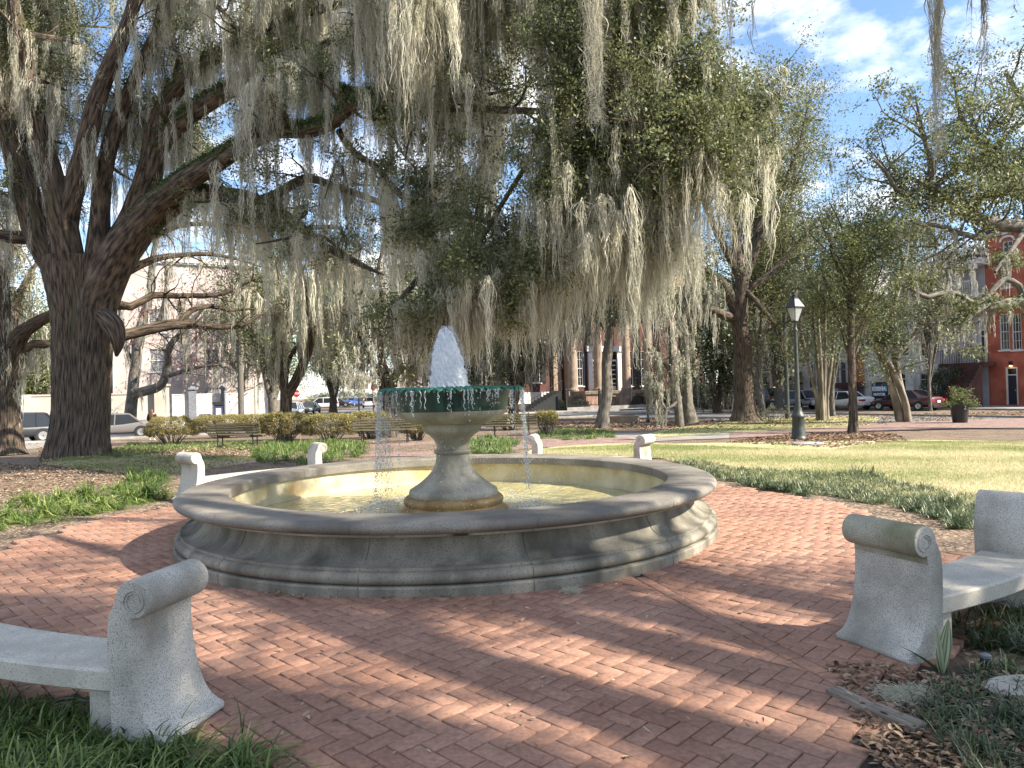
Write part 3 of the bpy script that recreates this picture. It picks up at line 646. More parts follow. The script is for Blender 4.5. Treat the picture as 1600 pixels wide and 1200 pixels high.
# drips falling from each trim leaf, irregular; denser on the left and right flanks
for kk in range(120):
    a = random.uniform(0, 6.28); dens = random.choice([.08, .15, .3, .6])
    if abs(math.cos(a)) > .8: dens = max(dens, .45)+.35
    if math.cos(a) < -.6: dens += .35
    x0, y0 = .872*math.cos(a), .872*math.sin(a); ln = random.uniform(.1, .35) if abs(math.cos(a)) < .75 else random.uniform(.5, 1.4)
    nd = int(dens*ln*95)
    for _ in range(nd):
        z = ln*random.random()**1.1; pts.append((x0*(1+.05*z)+random.gauss(0, .006+.012*z), y0*(1+.05*z)+random.gauss(0, .006+.012*z), 1.63-z)); rd.append(random.uniform(.0022, .0052)); st.append(random.uniform(1, 3.5))
    # short wavering trickle
    if random.random() < .75:
        zt = 1.63; L_ = random.uniform(.05, .22)
        for j in range(14):
            t = j/13; pts.append((x0+.008*math.sin(j*.9+kk), y0+.006*math.cos(j*1.1+kk), zt-L_*t)); rd.append(.0045*(1-.5*t)+.0012); st.append(2.6)
for _ in range(1500):   # scattered drops over the basin
    a = random.uniform(0, 6.28); r = abs(random.gauss(.95, .35)); pts.append((r*math.cos(a), r*math.sin(a), random.uniform(.21, 1.1)**1.0)); rd.append(random.uniform(.0018, .0045)); st.append(random.uniform(1, 2.2))
V, F = droplets(pts, rd, st); tag(npmesh('falling_water', V, F, M['drop'], ft, smooth=True), kind='stuff')
# splash crown on the water round the pedestal
pts = []; rd = []
for _ in range(5200):
    a = random.uniform(0, 6.28); r = .93+abs(random.gauss(0, .17))*random.choice([1, 1, -1.0])
    if r < .68: continue
    w = .5+.5*math.sin(a*2+2.6)
    if random.random() > .25+.75*w: continue
    h = abs(random.gauss(0, .035))*(1.2-abs(r-.93)*2 if abs(r-.93) < .5 else .3); pts.append((r*math.cos(a), r*math.sin(a), .207+max(h, 0))); rd.append(random.uniform(.003, .010))
V, F = droplets(pts, rd, .6); tag(npmesh('splash', V, F, M['foam'], ft, smooth=True), kind='stuff')
# ---------------------------------------------------------------- curved stone benches
def arm_mesh(ang, s, ri, ro, h=.775, th=.125):
    """scrolled end slab; s=+1 scroll leans to increasing angle"""
    # profile in (t,z): t>0 is outward (away from the seat)
    R = .092; cz = h-R; ct = .105
    out = []
    pts_o = [(.25, 0), (.275, .022), (.27, .05), (.24, .062), (.205, .082), (.17, .125), (.14, .19), (.115, .28), (.098, .38), (.09, .48), (.09, .55), (.095, cz-R*.95)]
    sc = [(ct+R*math.cos(a), cz+R*math.sin(a)) for a in np.linspace(-math.pi/2+.2, math.pi, 22)]
    pts_i = [(-.03, .60), (-.038, .50), (-.035, .40), (-.03, .28), (-.025, .15), (-.02, 0)]
    prof = pts_o+sc+pts_i
    mb = MB(); n = len(prof)
    def W3(t, z, r):
        R_ = np.array([math.cos(ang), math.sin(ang)]); Tn = np.array([-R_[1], R_[0]])*s
        q = R_*r+Tn*t; return (q[0], q[1], z)
    rows = [(ri, 0)]+[(ri+(ro-ri)*k/6, 0) for k in range(1, 6)]+[(ro, 0)]
    for r, _ in rows:
        for t, z in prof: mb.v.append(W3(t, z, r))
    for j in range(len(rows)-1):
        for k in range(n):
            q = (k+1) % n; mb.f.append([j*n+k, j*n+q, (j+1)*n+q, (j+1)*n+k]); mb.m.append(0)
    mb.f.append(list(range(n))); mb.m.append(0); mb.f.append(list(range(len(rows)*n-n, len(rows)*n))[::-1]); mb.m.append(0)
    # carved spiral on both end faces as a fine raised groove ring
    sp = []
    for r, sgn in ((ri-.003, -1), (ro+.003, 1)):
        path = []; sp.append(MB())
        for a in np.linspace(math.pi*1.05, math.pi*1.05-1.55*2*math.pi*.8, 30):
            u = (math.pi*1.05-a)/(1.24*2*math.pi); rr2 = R*(.62-.20*u); path.append(W3(ct+rr2*math.cos(a)+.012, cz+rr2*math.sin(a)-.008, r))
        sp[-1].tube(path, .0042, 5)
    return mb, sp
def stone_bench(a0, a1, label, ri=4.97, ro=5.41, ri_s=5.0, c=None, am_='bench_stone'):
    """arms centred on angles a0<a1 (degrees) round the fountain"""
    am = math.radians((a0+a1)/2); cc = FC if c is None else c; root = thing('stone_bench', label, 'bench', (cc[0], cc[1], 0), group='curved stone benches round the fountain')
    A0, A1 = math.radians(a0), math.radians(a1)
    mb = MB(); n = 22
    for k in range(n+1):
        a = A0+(A1-A0)*k/n; c, s = math.cos(a), math.sin(a)
        for r, z in ((ri_s+.01, .24), (ro-.03, .24), (ro-.02, .25), (ro-.02, .335), (ro-.035, .345), (ri_s+.015, .345), (ri_s, .33), (ri_s, .252)): mb.v.append((r*c, r*s, z))
    for k in range(n):
        for q in range(8): mb.f.append([k*8+q, k*8+(q+1) % 8, k*8+8+(q+1) % 8, k*8+8+q]); mb.m.append(0)
    mb.f.append(list(range(8))); mb.m.append(0); mb.f.append([n*8+q for q in range(8)][::-1]); mb.m.append(0)
    mb.build('seat', M['seat_stone'], root, smooth=True, angle=30)
    for A, s in ((A0, -1), (A1, 1)):
        m1, sp = arm_mesh(A, s, ri, ro); o = m1.build('arm', [M['bench_stone'], M['bench_algae']], root, smooth=True, bevel=.009, angle=38)
        if am_ == 'bench_algae' and s < 0:
            for p_ in o.data.polygons: p_.material_index = 1 if p_.center.z > .565 and len(p_.vertices) == 4 else 0
        [q_.build('scroll_carving', M['bench_stone'], o, smooth=True) for q_ in sp]
        sb = MB(); aa = A-s*.026; sb.box(((ri_s+ro-.06)/2*math.cos(aa), (ri_s+ro-.06)/2*math.sin(aa), .115), (ro-ri_s-.10, .16, .25), rz=aa); sb.build('seat_support', M['seat_stone'], root, bevel=.01)
    return root
stone_bench(-126, -102.2, 'curved stone bench at the lower left with scrolled end in the strap grass')
stone_bench(-66.2, -50.2, 'curved stone bench at the right edge with algae greened scroll end', 5.02, 5.52, 5.05, c=(.2, 9.15), am_='bench_algae')
stone_bench(124, 147.5, 'curved stone bench behind the left rim of the fountain')
stone_bench(54.5, 76.5, 'curved stone bench behind the fountain at the lawn edge', 5.0, 5.45)
# ---------------------------------------------------------------- the great moss hung oak
def big_oak():
    T = Tree(); Y0 = 23.7
    b = P(125, 700, Y0); base = np.array([b[0], b[1], float(tz(b[0], b[1]))])
    # trunk with flutes and buttress flare
    ctrl = [(122, 714, 42), (122, 690, 41), (127, 640, 39), (128, 590, 40), (130, 530, 43), (132, 480, 47), (131, 430, 54), (133, 398, 60)]
    q = spline([(*P(a, y, Y0), r*Y0/FX) for a, y, r in ctrl], .09); q[:, 2] -= .15
    k = 120; th = np.linspace(0, 2*np.pi, k+1); zr = (q[:, 2]-q[0, 2])
    ph = RN.uniform(0, 6, 8)
    R = q[:, 3][:, None]*(1+.055*np.sin(3*th+ph[0]+zr[:, None]*.25)+.05*np.sin(5*th+ph[1]-zr[:, None]*.3)+.03*np.sin(9*th+ph[2]+zr[:, None]*.5)
        +.14*np.exp(-zr[:, None]/.55)*np.sin(6*th+ph[3])+.16*np.exp(-zr[:, None]/.35)
        +.012*np.sin(23*th+ph[4]+np.sin(zr[:, None]*2.1)*1.6)+.012*np.sin(37*th+ph[5]+np.sin(zr[:, None]*3.3)*1.3))
    R += RN.normal(0, .006, R.shape)*1.0; R[:, -1] = R[:, 0]
    V = np.stack([q[:, 0:1]+R*np.cos(th+.6), q[:, 1:2]+R*np.sin(th+.6)*.85, q[:, 2:3]+0*R], -1)
    n = len(q); i = np.arange(n-1)[:, None]*(k+1)+np.arange(k)[None]; f = np.stack([i, i+1, i+k+2, i+k+1], -1).reshape(-1, 4)
    U = np.stack(np.broadcast_arrays(th[None]*1.0, zr[:, None]), -1).reshape(-1, 2)
    T.V.append(V.reshape(-1, 3)); T.F.append(f+T.n); T.UV.append(U[f].reshape(-1, 2)); T.n += n*(k+1)
    # burl on the right side
    qb = spline([(*P(160, 490, 23.4), .25), (*P(172, 503, 23.0), .32), (*P(180, 518, 22.9), .30), (*P(184, 538, 22.9), .18), (*P(182, 556, 23.1), .05)], .08); T.tube(qb[:, :3], np.maximum(qb[:, 3], .01), 28, .07)
    L = lambda cp, **k_: T.limb([(a_, b_, c_, d_*(.76 if k_.get('k', 10) > 8 else .95)) for a_, b_, c_, d_ in (list(cp[:-1])+[(*cp[-1][:3], min(cp[-1][3], 1.1))])], **k_)
    A = L([(98, 440, 23.8, 26), (66, 380, 23.6, 27), (48, 320, 23.4, 26), (28, 250, 23.2, 22), (-5, 160, 22.8, 18), (-60, 60, 22, 13), (-110, -60, 21, 8)], k=18)
    B = L([(112, 420, 23.2, 30), (96, 340, 22.8, 26), (75, 260, 22.4, 22), (55, 180, 22, 18), (40, 100, 21.6, 15), (25, 20, 21.2, 13), (5, -90, 20.6, 9), (-10, -180, 20, 4)], k=18)
    C = L([(100, 400, 23.2, 20), (108, 330, 22.8, 20), (130, 240, 22.1, 19), (152, 150, 21.6, 17), (180, 80, 21.2, 15), (205, 15, 20.8, 13), (225, -60, 20.4, 11), (260, -170, 19.5, 6)], k=18)
    D_ = L([(152, 430, 23.4, 28), (155, 350, 23.2, 20), (163, 270, 22.8, 17), (182, 190, 22.3, 15), (215, 110, 21.8, 12), (243, 50, 21.2, 10), (262, -20, 20.6, 9), (330, -90, 19.6, 7), (450, -130, 18.5, 5), (600, -150, 17, 3)], k=16)
    E1 = L([(138, 500, 23.7, 30), (170, 420, 23.6, 34), (212, 335, 23.4, 28), (238, 250, 23, 25), (250, 180, 22.6, 19), (285, 130, 22, 14), (330, 95, 21.4, 11), (400, 50, 20.5, 9), (500, 15, 19.4, 8), (620, -10, 18.2, 7), (760, -25, 17, 5), (900, -30, 16, 3)], k=18)
    E2 = L([(222, 300, 23.2, 18), (240, 240, 23, 20), (290, 185, 22.2, 18), (340, 150, 21.4, 16), (400, 122, 20.6, 15), (465, 110, 19.8, 13), (510, 135, 19.2, 12), (560, 150, 18.6, 10), (640, 148, 17.8, 9), (720, 152, 17, 7), (800, 140, 16, 4)], k=16)
    E3 = L([(400, 118, 20.6, 9), (440, 95, 20.3, 8), (480, 80, 19.8, 8), (520, 62, 19.2, 7), (575, 30, 18.5, 6), (640, 5, 17.6, 4)], k=10)
    F_ = L([(140, 520, 23.6, 30), (160, 450, 23.4, 38), (192, 385, 23.0, 34), (228, 338, 22.5, 28), (268, 300, 22, 23), (325, 262, 21, 20), (385, 228, 20.1, 17), (430, 205, 19.4, 15), (480, 205, 18.8, 14), (525, 190, 18.2, 14), (562, 163, 17.6, 12), (610, 185, 17, 11), (660, 172, 16.4, 10), (730, 168, 15.8, 8), (800, 172, 15.2, 7), (870, 175, 14.6, 6), (950, 190, 14, 5), (1040, 222, 13.6, 4), (1110, 262, 13.2, 2)], k=20)
    G_ = L([(150, 470, 24, 20), (205, 390, 23.8, 24), (245, 345, 23.2, 20), (300, 310, 22.4, 17), (350, 305, 21.6, 15), (400, 312, 20.8, 12), (460, 345, 20.2, 10), (510, 385, 19.6, 8), (560, 412, 19, 7), (600, 430, 18.4, 5)], k=14)
    G2 = L([(395, 318, 21, 10), (440, 300, 20.4, 10), (480, 278, 19.8, 9), (520, 292, 19.2, 8), (565, 305, 18.6, 7), (610, 325, 18, 6), (640, 345, 17.4, 4)], k=10)
    H_ = L([(530, 205, 18.6, 8), (550, 235, 18.3, 7), (590, 262, 17.6, 7), (612, 290, 17, 6), (630, 308, 16.6, 7), (660, 328, 16.2, 7), (672, 355, 15.9, 6), (688, 395, 15.6, 5), (700, 430, 15.3, 4)], k=10)
    I_ = L([(668, 328, 16.2, 6), (700, 320, 16, 5), (716, 335, 15.8, 4), (745, 340, 15.5, 4), (790, 360, 15.1, 3), (820, 390, 14.8, 2)], k=8)
    I2 = L([(690, 398, 15.6, 5), (650, 440, 15.5, 5), (625, 475, 15.4, 5), (635, 500, 15.3, 5), (665, 512, 15.1, 4), (700, 503, 15, 4), (740, 478, 14.8, 3), (800, 455, 14.5, 3), (845, 440, 14.2, 2)], k=8)
    J_ = L([(850, 172, 14.8, 5), (835, 230, 14.9, 5), (800, 290, 15, 4), (770, 340, 15, 4), (745, 390, 15, 3), (760, 430, 14.8, 2)], k=8)
    K_ = L([(930, 185, 14.1, 4), (985, 140, 13.8, 4), (1015, 142, 13.6, 4), (1040, 165, 13.4, 4), (1048, 215, 13.3, 3), (1060, 260, 13.2, 2)], k=8)
    K2 = L([(870, 175, 14.6, 5), (890, 120, 14.3, 5), (930, 60, 14, 4), (990, 20, 13.6, 3), (1060, -10, 13.2, 2)], k=8)
    K3 = L([(900, 182, 14.4, 4), (930, 240, 14.2, 4), (970, 290, 14, 3), (1010, 320, 13.8, 3), (1040, 345, 13.6, 2)], k=8)
    K4 = L([(860, 176, 14.7, 4), (865, 230, 14.6, 4), (890, 270, 14.4, 3), (920, 300, 14.2, 2)], k=8)
    K5 = L([(1040, 222, 13.6, 3), (1080, 190, 13.4, 3), (1120, 185, 13.2, 2), (1160, 215, 13, 2)], k=8)
    # low bare reaching boughs to the right of the trunk
    low = [L([(168, 470, 24.6, 10), (205, 480, 25, 7), (240, 462, 25.4, 6), (280, 463, 25.8, 5), (340, 462, 26.2, 4), (375, 448, 26.6, 3), (410, 430, 27, 1.5)], k=8),
           L([(180, 525, 24.4, 11), (200, 522, 24.6, 9), (240, 512, 25, 9), (280, 505, 25.3, 9), (320, 508, 25.6, 6), (370, 510, 26, 4), (420, 485, 26.4, 2)], k=8),
           L([(280, 505, 25.3, 6), (300, 485, 25.4, 5), (330, 478, 25.8, 4), (360, 485, 26, 3), (400, 482, 26.4, 1.5)], k=6),
           L([(190, 430, 24.5, 8), (240, 405, 25, 6), (290, 398, 25.5, 4), (350, 400, 26, 3), (420, 420, 26.5, 1.5)], k=6),
           L([(180, 400, 24.6, 7), (235, 372, 25.2, 5), (300, 352, 25.6, 4), (380, 358, 26, 3), (430, 380, 26.5, 1.5)], k=6)]
    for w in low[:]: T.sprout(w, 2.6, 2.0, lvl=2, leafp=.07, mossp=.05, t0=.25, up=.1, rmax=.035, nsub=5)
    J2 = L([(60, 370, 23.6, 16), (20, 372, 23.4, 13), (-40, 360, 23, 10), (-110, 330, 22.5, 6)], k=10)
    # leafy twigs
    for w, pm, LL, t0 in ((A, .9, 2.4, .4), (B, .9, 2.2, .5), (C, .9, 2.2, .55), (D_, 1.1, 2.2, .5), (E1, 1.1, 2.2, .45), (E2, .75, 1.5, .35), (E3, 1.2, 1.7, .1), (J2, 1.0, 2.0, .2)):
        T.sprout(w, pm, LL, leafp=.8, mossp=.10, t0=t0, up=.2, nsub=4)
    T.sprout(F_, .8, 1.4, leafp=.8, mossp=.1, t0=.3, up=.1, t1=.66)
    T.sprout(F_, 2.6, 2.0, leafp=1, mossp=.1, t0=.66, up=.35, nsub=5)
    for w, pm, LL in ((G_, 1.2, 1.6), (G2, 1.3, 1.6), (H_, 1.6, 1.1), (I_, 2.4, .9), (I2, 3.0, .8), (J_, 1.8, .9), (K_, 3.2, 1.3), (K2, 3.2, 1.8), (K3, 2.4, 1.1), (K4, 2.6, 1.1), (K5, 3.4, 1.2)):
        T.sprout(w, pm, LL, leafp=1, mossp=.14, t0=.2, up=.2, nsub=5)
    for w, nm, t0 in ((A, 26, .35), (B, 30, .3), (C, 30, .3), (D_, 80, .4), (E1, 70, .4), (E2, 34, .3), (E3, 30, 0), (F_, 60, .5), (G_, 55, .3), (G2, 55, .1), (H_, 50, .1), (I_, 22, 0), (I2, 40, .3), (J_, 14, .1), (K_, 8, .1), (K2, 12, .1), (K3, 34, .1), (K4, 30, .2), (K5, 6, 0), (J2, 20, .2)):
        T.moss_along(w, nm, t0, 1, .12)
    # secondary branches reaching for every region of the crown
    src = np.vstack([w[int(len(w)*.3):] for w in (A, B, C, D_, E1, E2, E3, F_, G_, G2, H_, I2, K_, K2, K3, K4, J2)])
    def fill(x0, x1, y0, y1, Ya, Yb, n, pm, LL, lp, mn, nsub=4, up=.15):
        for _ in range(n):
            tgt = P(RN.uniform(x0, x1), RN.uniform(y0, y1), RN.uniform(Ya, Yb)); dd = np.linalg.norm(src[:, :3]-tgt, axis=1)+RN.uniform(0, 1.2, len(src)); s = src[dd.argmin()]
            mid = (s[:3]+tgt)/2+np.array([0, 0, .25])+RN.normal(0, .25, 3); r_ = min(s[3]*.6, .09)
            w = T.limb([(*s[:3], r_), (*mid, r_*.7), (*tgt, r_*.25)], k=6, px=False, step=.35, wob=.08)
            T.sprout(w, pm, LL, leafp=lp, mossp=.08, t0=.2, up=up, nsub=nsub, rmax=.03); T.moss_along(w, mn, .2, 1, .25)
    fill(-60, 330, -90, 290, 22.5, 27, 74, 1.8, 1.6, 1, 15)
    fill(300, 560, -120, 40, 18.5, 23, 26, 1.4, 1.3, .8, 16); fill(540, 860, -130, 10, 13.5, 18, 46, 1.2, 1.3, .6, 30)
    fill(330, 820, 50, 170, 18, 22, 40, 1.4, 1.2, .9, 18)
    fill(300, 560, 250, 400, 18, 22, 12, 1.4, 1.0, .7, 10)
    fill(640, 860, 200, 330, 15.5, 18.5, 9, 1.8, .8, .9, 16)
    fill(830, 1130, -90, 130, 12.6, 15.5, 46, 2.4, 1.1, 1, 3, nsub=5)
    fill(830, 1170, 130, 330, 12.6, 15, 46, 2.4, 1.0, 1, 3, nsub=5)
    fill(890, 1040, 270, 400, 12.8, 14.5, 18, 2.0, .6, 1, 19)
    fill(640, 845, 410, 480, 14, 15.5, 16, 2.8, .8, 1, 13)
    # resurrection fern on the upper sides of the long limbs
    for w, dens, t0, t1 in ((F_, 60, .16, .66), (E2, 60, .05, .7), (G_, 20, .1, .5), (A, 14, .3, .6), (E1, 25, .3, .55), (D_, 8, .3, .5)):
        n = int(dens*(t1-t0)*44)
        for _ in range(n):
            i = (t0+(t1-t0)*random.random())*(len(w)-1); j = min(int(i), len(w)-2); p = w[j]+(w[j+1]-w[j])*(i-j); a = random.gauss(0, .75)
            T.fern.append(p[:3]+np.array([.15*math.sin(a), -math.sin(a), math.cos(a)])*p[3]*1.02)
    return T, base
T, base = big_oak()
# split moss: long curtains on some, shorter on others -> anchors weighted by height
root = thing('live_oak', 'huge spreading live oak with fluted trunk and curtains of grey moss', 'tree', base)
T.wood('trunk', M['bark'], root, base)
c = np.array(T.leaf); c = np.vstack([c, c+RN.normal(0, .16, c.shape)]); V, F, t = leaves(c, 20, .13, .085, .040); tag(npmesh('crown', V, F, M['leaf'], root, tint=t, off=base), kind='stuff')
a = np.array(T.moss); print('oak moss', len(a), 'leaf clusters', len(c))
sel = RN.random(len(a)) < .62
V1, F1, t1 = moss_mesh(a[sel], 1.75, 52, .0145, .15, segs=9, Lvar=.55, floor=1.85, curl=.035); V2, F2, t2 = moss_mesh(a[~sel], .95, 24, .014, .22, segs=6, Lvar=.6, floor=2.3, curl=.035)
tag(npmesh('spanish_moss', np.vstack([V1, V2]), np.vstack([F1, F2+len(V1)]), M['moss'], root, tint=np.r_[t1, t2], off=base), kind='stuff'); print('moss faces', len(F1)+len(F2))
V, F, t = leaves(np.array(T.fern), 22, .085, .085, .035, flat=.6); tag(npmesh('resurrection_fern', V, F, M['fern'], root, tint=t, off=base), kind='stuff')
# ---------------------------------------------------------------- oak overhead to the right of the camera (shades the plaza)
def shade_oak():
    base = np.array([14.5, -4.5, -.05]); T = Tree()
    L = lambda r, **k: T.limb(r, px=False, **k)
    t = L([(14.5, -4.5, -.1, 1.0), (14.4, -4.4, .8, .72), (14.2, -4.2, 3, .66), (14, -4, 4.6, .62)], k=24)
    tips = [(3.5, 2.5, 9.5), (5.5, 5.2, 9.6), (8, 6.2, 9.0), (11.5, 5.5, 9.5), (5.5, -1.5, 10), (9, -8, 10), (17, 2, 10.5), (20, -5, 10), (15, -11, 9), (9, 1.0, 11.5), (12, 1.5, 11), (7, 3.0, 11), (10.5, 3.8, 10.5), (12.5, -1, 11.5)]
    for i, tp in enumerate(tips):
        tp = np.array(tp, float); s = np.array([14, -4, 4.2]); m = s+(tp-s)*.4+np.array([0, 0, .9]); m2 = s+(tp-s)*.72+np.array([.3*math.sin(i), .3*math.cos(i), .8])
        w = L([(*s, .36), (*m, .26), (*m2, .15), (*tp, .05)], k=9, step=.5)
        T.sprout(w, 1.5, 1.9, leafp=1, mossp=.03, t0=.35, up=.15, nsub=4); T.moss_along(w, 5, .4, 1)
    # the bough that drops moss into the top of the view
    w = L([(9, 3.0, 8.2, .16), (7.4, 4.6, 7.0, .10), (5.6, 6.2, 6.1, .07), (4.4, 7.0, 5.95, .04), (2.0, 7.2, 6.0, .025)], k=8, step=.4)
    return T, base
T, sbase = shade_oak()
def view_ok(p):   # nothing leafy of this tree inside the picture
    r = p-EYE; d = r@fw; x = 800+FX*(r@cr)/np.maximum(d, .01); y = 600-FX*(r@cu)/np.maximum(d, .01)
    return (d < 0) | (x < -120) | (x > 1700) | (y < -70)
root = thing('live_oak', 'live oak reaching overhead from the right with thin moss strands dangling', 'tree', sbase)
T.wood('trunk', M['bark'], root, sbase)
c = np.array(T.leaf); c = np.vstack([c, c+RN.normal(0, .45, c.shape)*np.array([1, 1, .4])]); c = c[view_ok(c)]
# open gaps in this crown where the paving below stands in the sun
gaps = [(1080, 1075, 1.1, .42), (860, 1110, .7, .26), (560, 1005, 1.0, .24), (230, 905, 1.3, .3), (100, 800, 3.0, .8), (420, 985, .6, .25), (1260, 800, 2.0, .8), (1180, 860, 1.2, .45), (1220, 960, .5, .25), (960, 870, .6, .4), (760, 880, .3, .4), (1270, 1130, .45, .2), (1150, 990, .5, .12), (280, 960, .2, .4), (1010, 840, .5, .3), (700, 890, .5, .2), (240, 1010, .25, .25)]
tt_ = c[:, 2]/SUND[2]; gx, gy = c[:, 0]-SUND[0]*tt_, c[:, 1]-SUND[1]*tt_; lit = np.zeros(len(c), bool)
for px, py, ra, rb in gaps:
    g_ = G(px, py); lit |= ((gx-g_[0])/(ra+.45))**2+((gy-g_[1])/(rb+.40))**2 < 1
c = c[~lit | (RN.random(len(c)) < .015)]; print('shade clusters', len(c))
V, F, t = leaves(c, 54, .30, .11, .055); tag(npmesh('crown', V, F, M['leaf'], root, tint=t, off=sbase), kind='stuff')
am = np.array(T.moss); am = am[view_ok(am-np.array([0, 0, 1.2]))]
V1, F1, t1 = moss_mesh(am, .9, 30, .014, .10, segs=7)
def strand(px, Y, z0, L_, rad, n):   # a close hanging strand with curly side wisps
    p = P(px, 0, Y); pts = []; out = []
    g = np.array([[p[0], p[1], z0]]); V, F, t = moss_mesh(np.array([[p[0], p[1], z0]]), L_, n, .010, rad, segs=14, exact=True, curl=.02)
    # side wisps
    m = int(n*L_*9); zz = z0-L_*RN.random(m)**1.1; a = np.c_[p[0]+RN.normal(0, rad*.3, m), p[1]+RN.normal(0, rad*.3, m), zz]
    th = RN.uniform(0, 6.28, m); s = RN.uniform(.03, .09, m); k = np.linspace(0, 1, 4)
    X = a[:, None, :]+np.stack([np.cos(th)[:, None]*s[:, None]*k, np.sin(th)[:, None]*s[:, None]*k, -s[:, None]*(k*.2+k*k*.7)], -1)
    w = .0022*(1-k*.6); Vx = np.stack([X-np.array([0, 0, 1])*w[None, :, None], X+np.array([0, 0, 1])*w[None, :, None]], 2)
    idx = np.arange(m*8).reshape(m, 4, 2); f = np.stack([idx[:, :-1, 0], idx[:, :-1, 1], idx[:, 1:, 1], idx[:, 1:, 0]], -1).reshape(-1, 4)+len(V)
    return np.vstack([V, Vx.reshape(-1, 3)]), np.vstack([F, f]), np.r_[t*.5, RN.uniform(0, .5, len(f))]
sets = [(V1, F1, t1)]
def ztop(px, Y): return P(px, -35, Y)[2]
for px, Y, ybot, rad, n in ((1462, 6.5, 240, .05, 60), (1540, 6.6, 125, .045, 34), (1516, 6.9, 80, .03, 7), (1210, 7, 22, .03, 5), (1585, 6.4, 20, .04, 8),
                            (1137, 7.2, 150, .10, 22), (1100, 7.6, 50, .10, 14), (1172, 7.3, 75, .05, 8), (1465, 6.3, 150, .06, 40)):
    z0 = ztop(px, Y); L_ = z0-P(px, ybot, Y)[2]; sets.append(strand(px, Y, z0, L_, rad, n))
# the thick dark hank at top centre hangs in front of the big oak
z0 = ztop(928, 7.6)
for dx in (-8, 0, 7): sets.append(strand(928+dx, 7.6+dx*.01, z0, z0-P(928, 190, 7.6)[2], .11, 40))
VV = []; FF = []; TT = []; o_ = 0
for v, f, t in sets: VV.append(v); FF.append(f+o_); TT.append(t); o_ += len(v)
tag(npmesh('spanish_moss', np.vstack(VV), np.vstack(FF), M['moss'], root, tint=np.concatenate(TT), off=sbase), kind='stuff')
# ---------------------------------------------------------------- right hand oak (trunk outside the frame)
T = Tree(); base = np.array([23.5, 27.5, float(tz(23.5, 27.5))-.05]); L = T.limb
tb = L([(23.5, 27.5, base[2], .95), (23.5, 27.5, .6, .62), (23.3, 27.4, 3, .56), (23, 27.3, 5.0, .5)], px=False, k=18)
wl = [L([(1740, 420, 27.3, 16), (1660, 370, 27, 13), (1610, 356, 26.8, 11), (1560, 352, 26.5, 10), (1515, 338, 26.2, 9), (1490, 318, 26, 8), (1462, 300, 25.8, 7), (1447, 290, 25.6, 6), (1455, 262, 25.4, 6), (1448, 235, 25.2, 4), (1440, 200, 25, 3), (1430, 150, 25, 1.5)], k=10),
      L([(1448, 292, 25.6, 5), (1420, 303, 25.4, 4), (1400, 295, 25.2, 3), (1385, 268, 25, 3), (1365, 250, 24.8, 1.5)], k=7),
      L([(1462, 292, 25.8, 5), (1480, 275, 26, 5), (1500, 260, 26.3, 5), (1530, 250, 26.6, 4), (1560, 225, 27, 3), (1590, 190, 27, 2)], k=7),
      L([(1610, 356, 26.8, 8), (1600, 300, 26.8, 7), (1560, 250, 26.8, 6), (1520, 215, 26.5, 5), (1500, 180, 26.4, 3), (1490, 120, 26.2, 1.5)], k=7),
      L([(1700, 380, 27.3, 12), (1690, 300, 27.4, 9), (1640, 220, 27.5, 7), (1600, 160, 27.5, 5), (1570, 110, 27.5, 3)], k=8),
      L([(1560, 352, 26.5, 5), (1540, 372, 26.4, 5), (1500, 365, 26, 4), (1460, 352, 25.6, 3), (1430, 350, 25.2, 2), (1400, 345, 25, 1.5)], k=7),
      L([(1515, 338, 26.2, 6), (1530, 310, 26.4, 5), (1560, 300, 26.8, 5), (1600, 290, 27, 4), (1640, 250, 27.5, 2)], k=7)]
for w in wl: T.sprout(w, 3.4, 2.2, leafp=1, mossp=.02, t0=.2, up=.3, nsub=6)
lo = L([(1760, 500, 27.2, 14), (1680, 478, 25.8, 9), (1600, 473, 24.6, 8), (1560, 478, 24.2, 8), (1530, 484, 24, 6), (1510, 500, 23.8, 4), (1490, 520, 23.6, 2)], k=10)
lo2 = L([(1600, 473, 24.8, 5), (1592, 446, 24.7, 5), (1570, 436, 24.6, 4), (1555, 450, 24.4, 4), (1530, 475, 24.2, 4), (1505, 462, 24, 4), (1480, 455, 23.8, 4), (1452, 463, 23.6, 4), (1428, 452, 23.4, 3), (1400, 440, 23.2, 1.5)], k=8)
lo3 = L([(1600, 360, 26.5, 5), (1585, 385, 26, 4), (1570, 405, 25.5, 3), (1555, 425, 25, 2)], k=6)
for w in (lo, lo2, lo3): T.sprout(w, 1.3, .8, leafp=1, mossp=.12, t0=.3, up=-.05, nsub=4); T.moss_along(w, 12, .3, 1)
T.moss_along(wl[5], 14, .3, 1)
for w, dens in ((lo, 90),):
    for _ in range(dens):
        i = random.random()*(len(w)-2); j = int(i); p = w[j]+(w[j+1]-w[j])*(i-j); a = random.gauss(0, .8); T.fern.append(p[:3]+np.array([.1, -math.sin(a), math.cos(a)])*p[3])
finish(T, 'live_oak', 'twisting live oak whose crown fills the upper right corner before the red house', base, M['bark_grey'], M['leaf'], per=20, spread=.19, L=.13, W=.065,
       moss=dict(Lm=.9, nstr=26, wid=.03, rad=.10, segs=5, Lvar=.6), mossm=M['moss_far'])
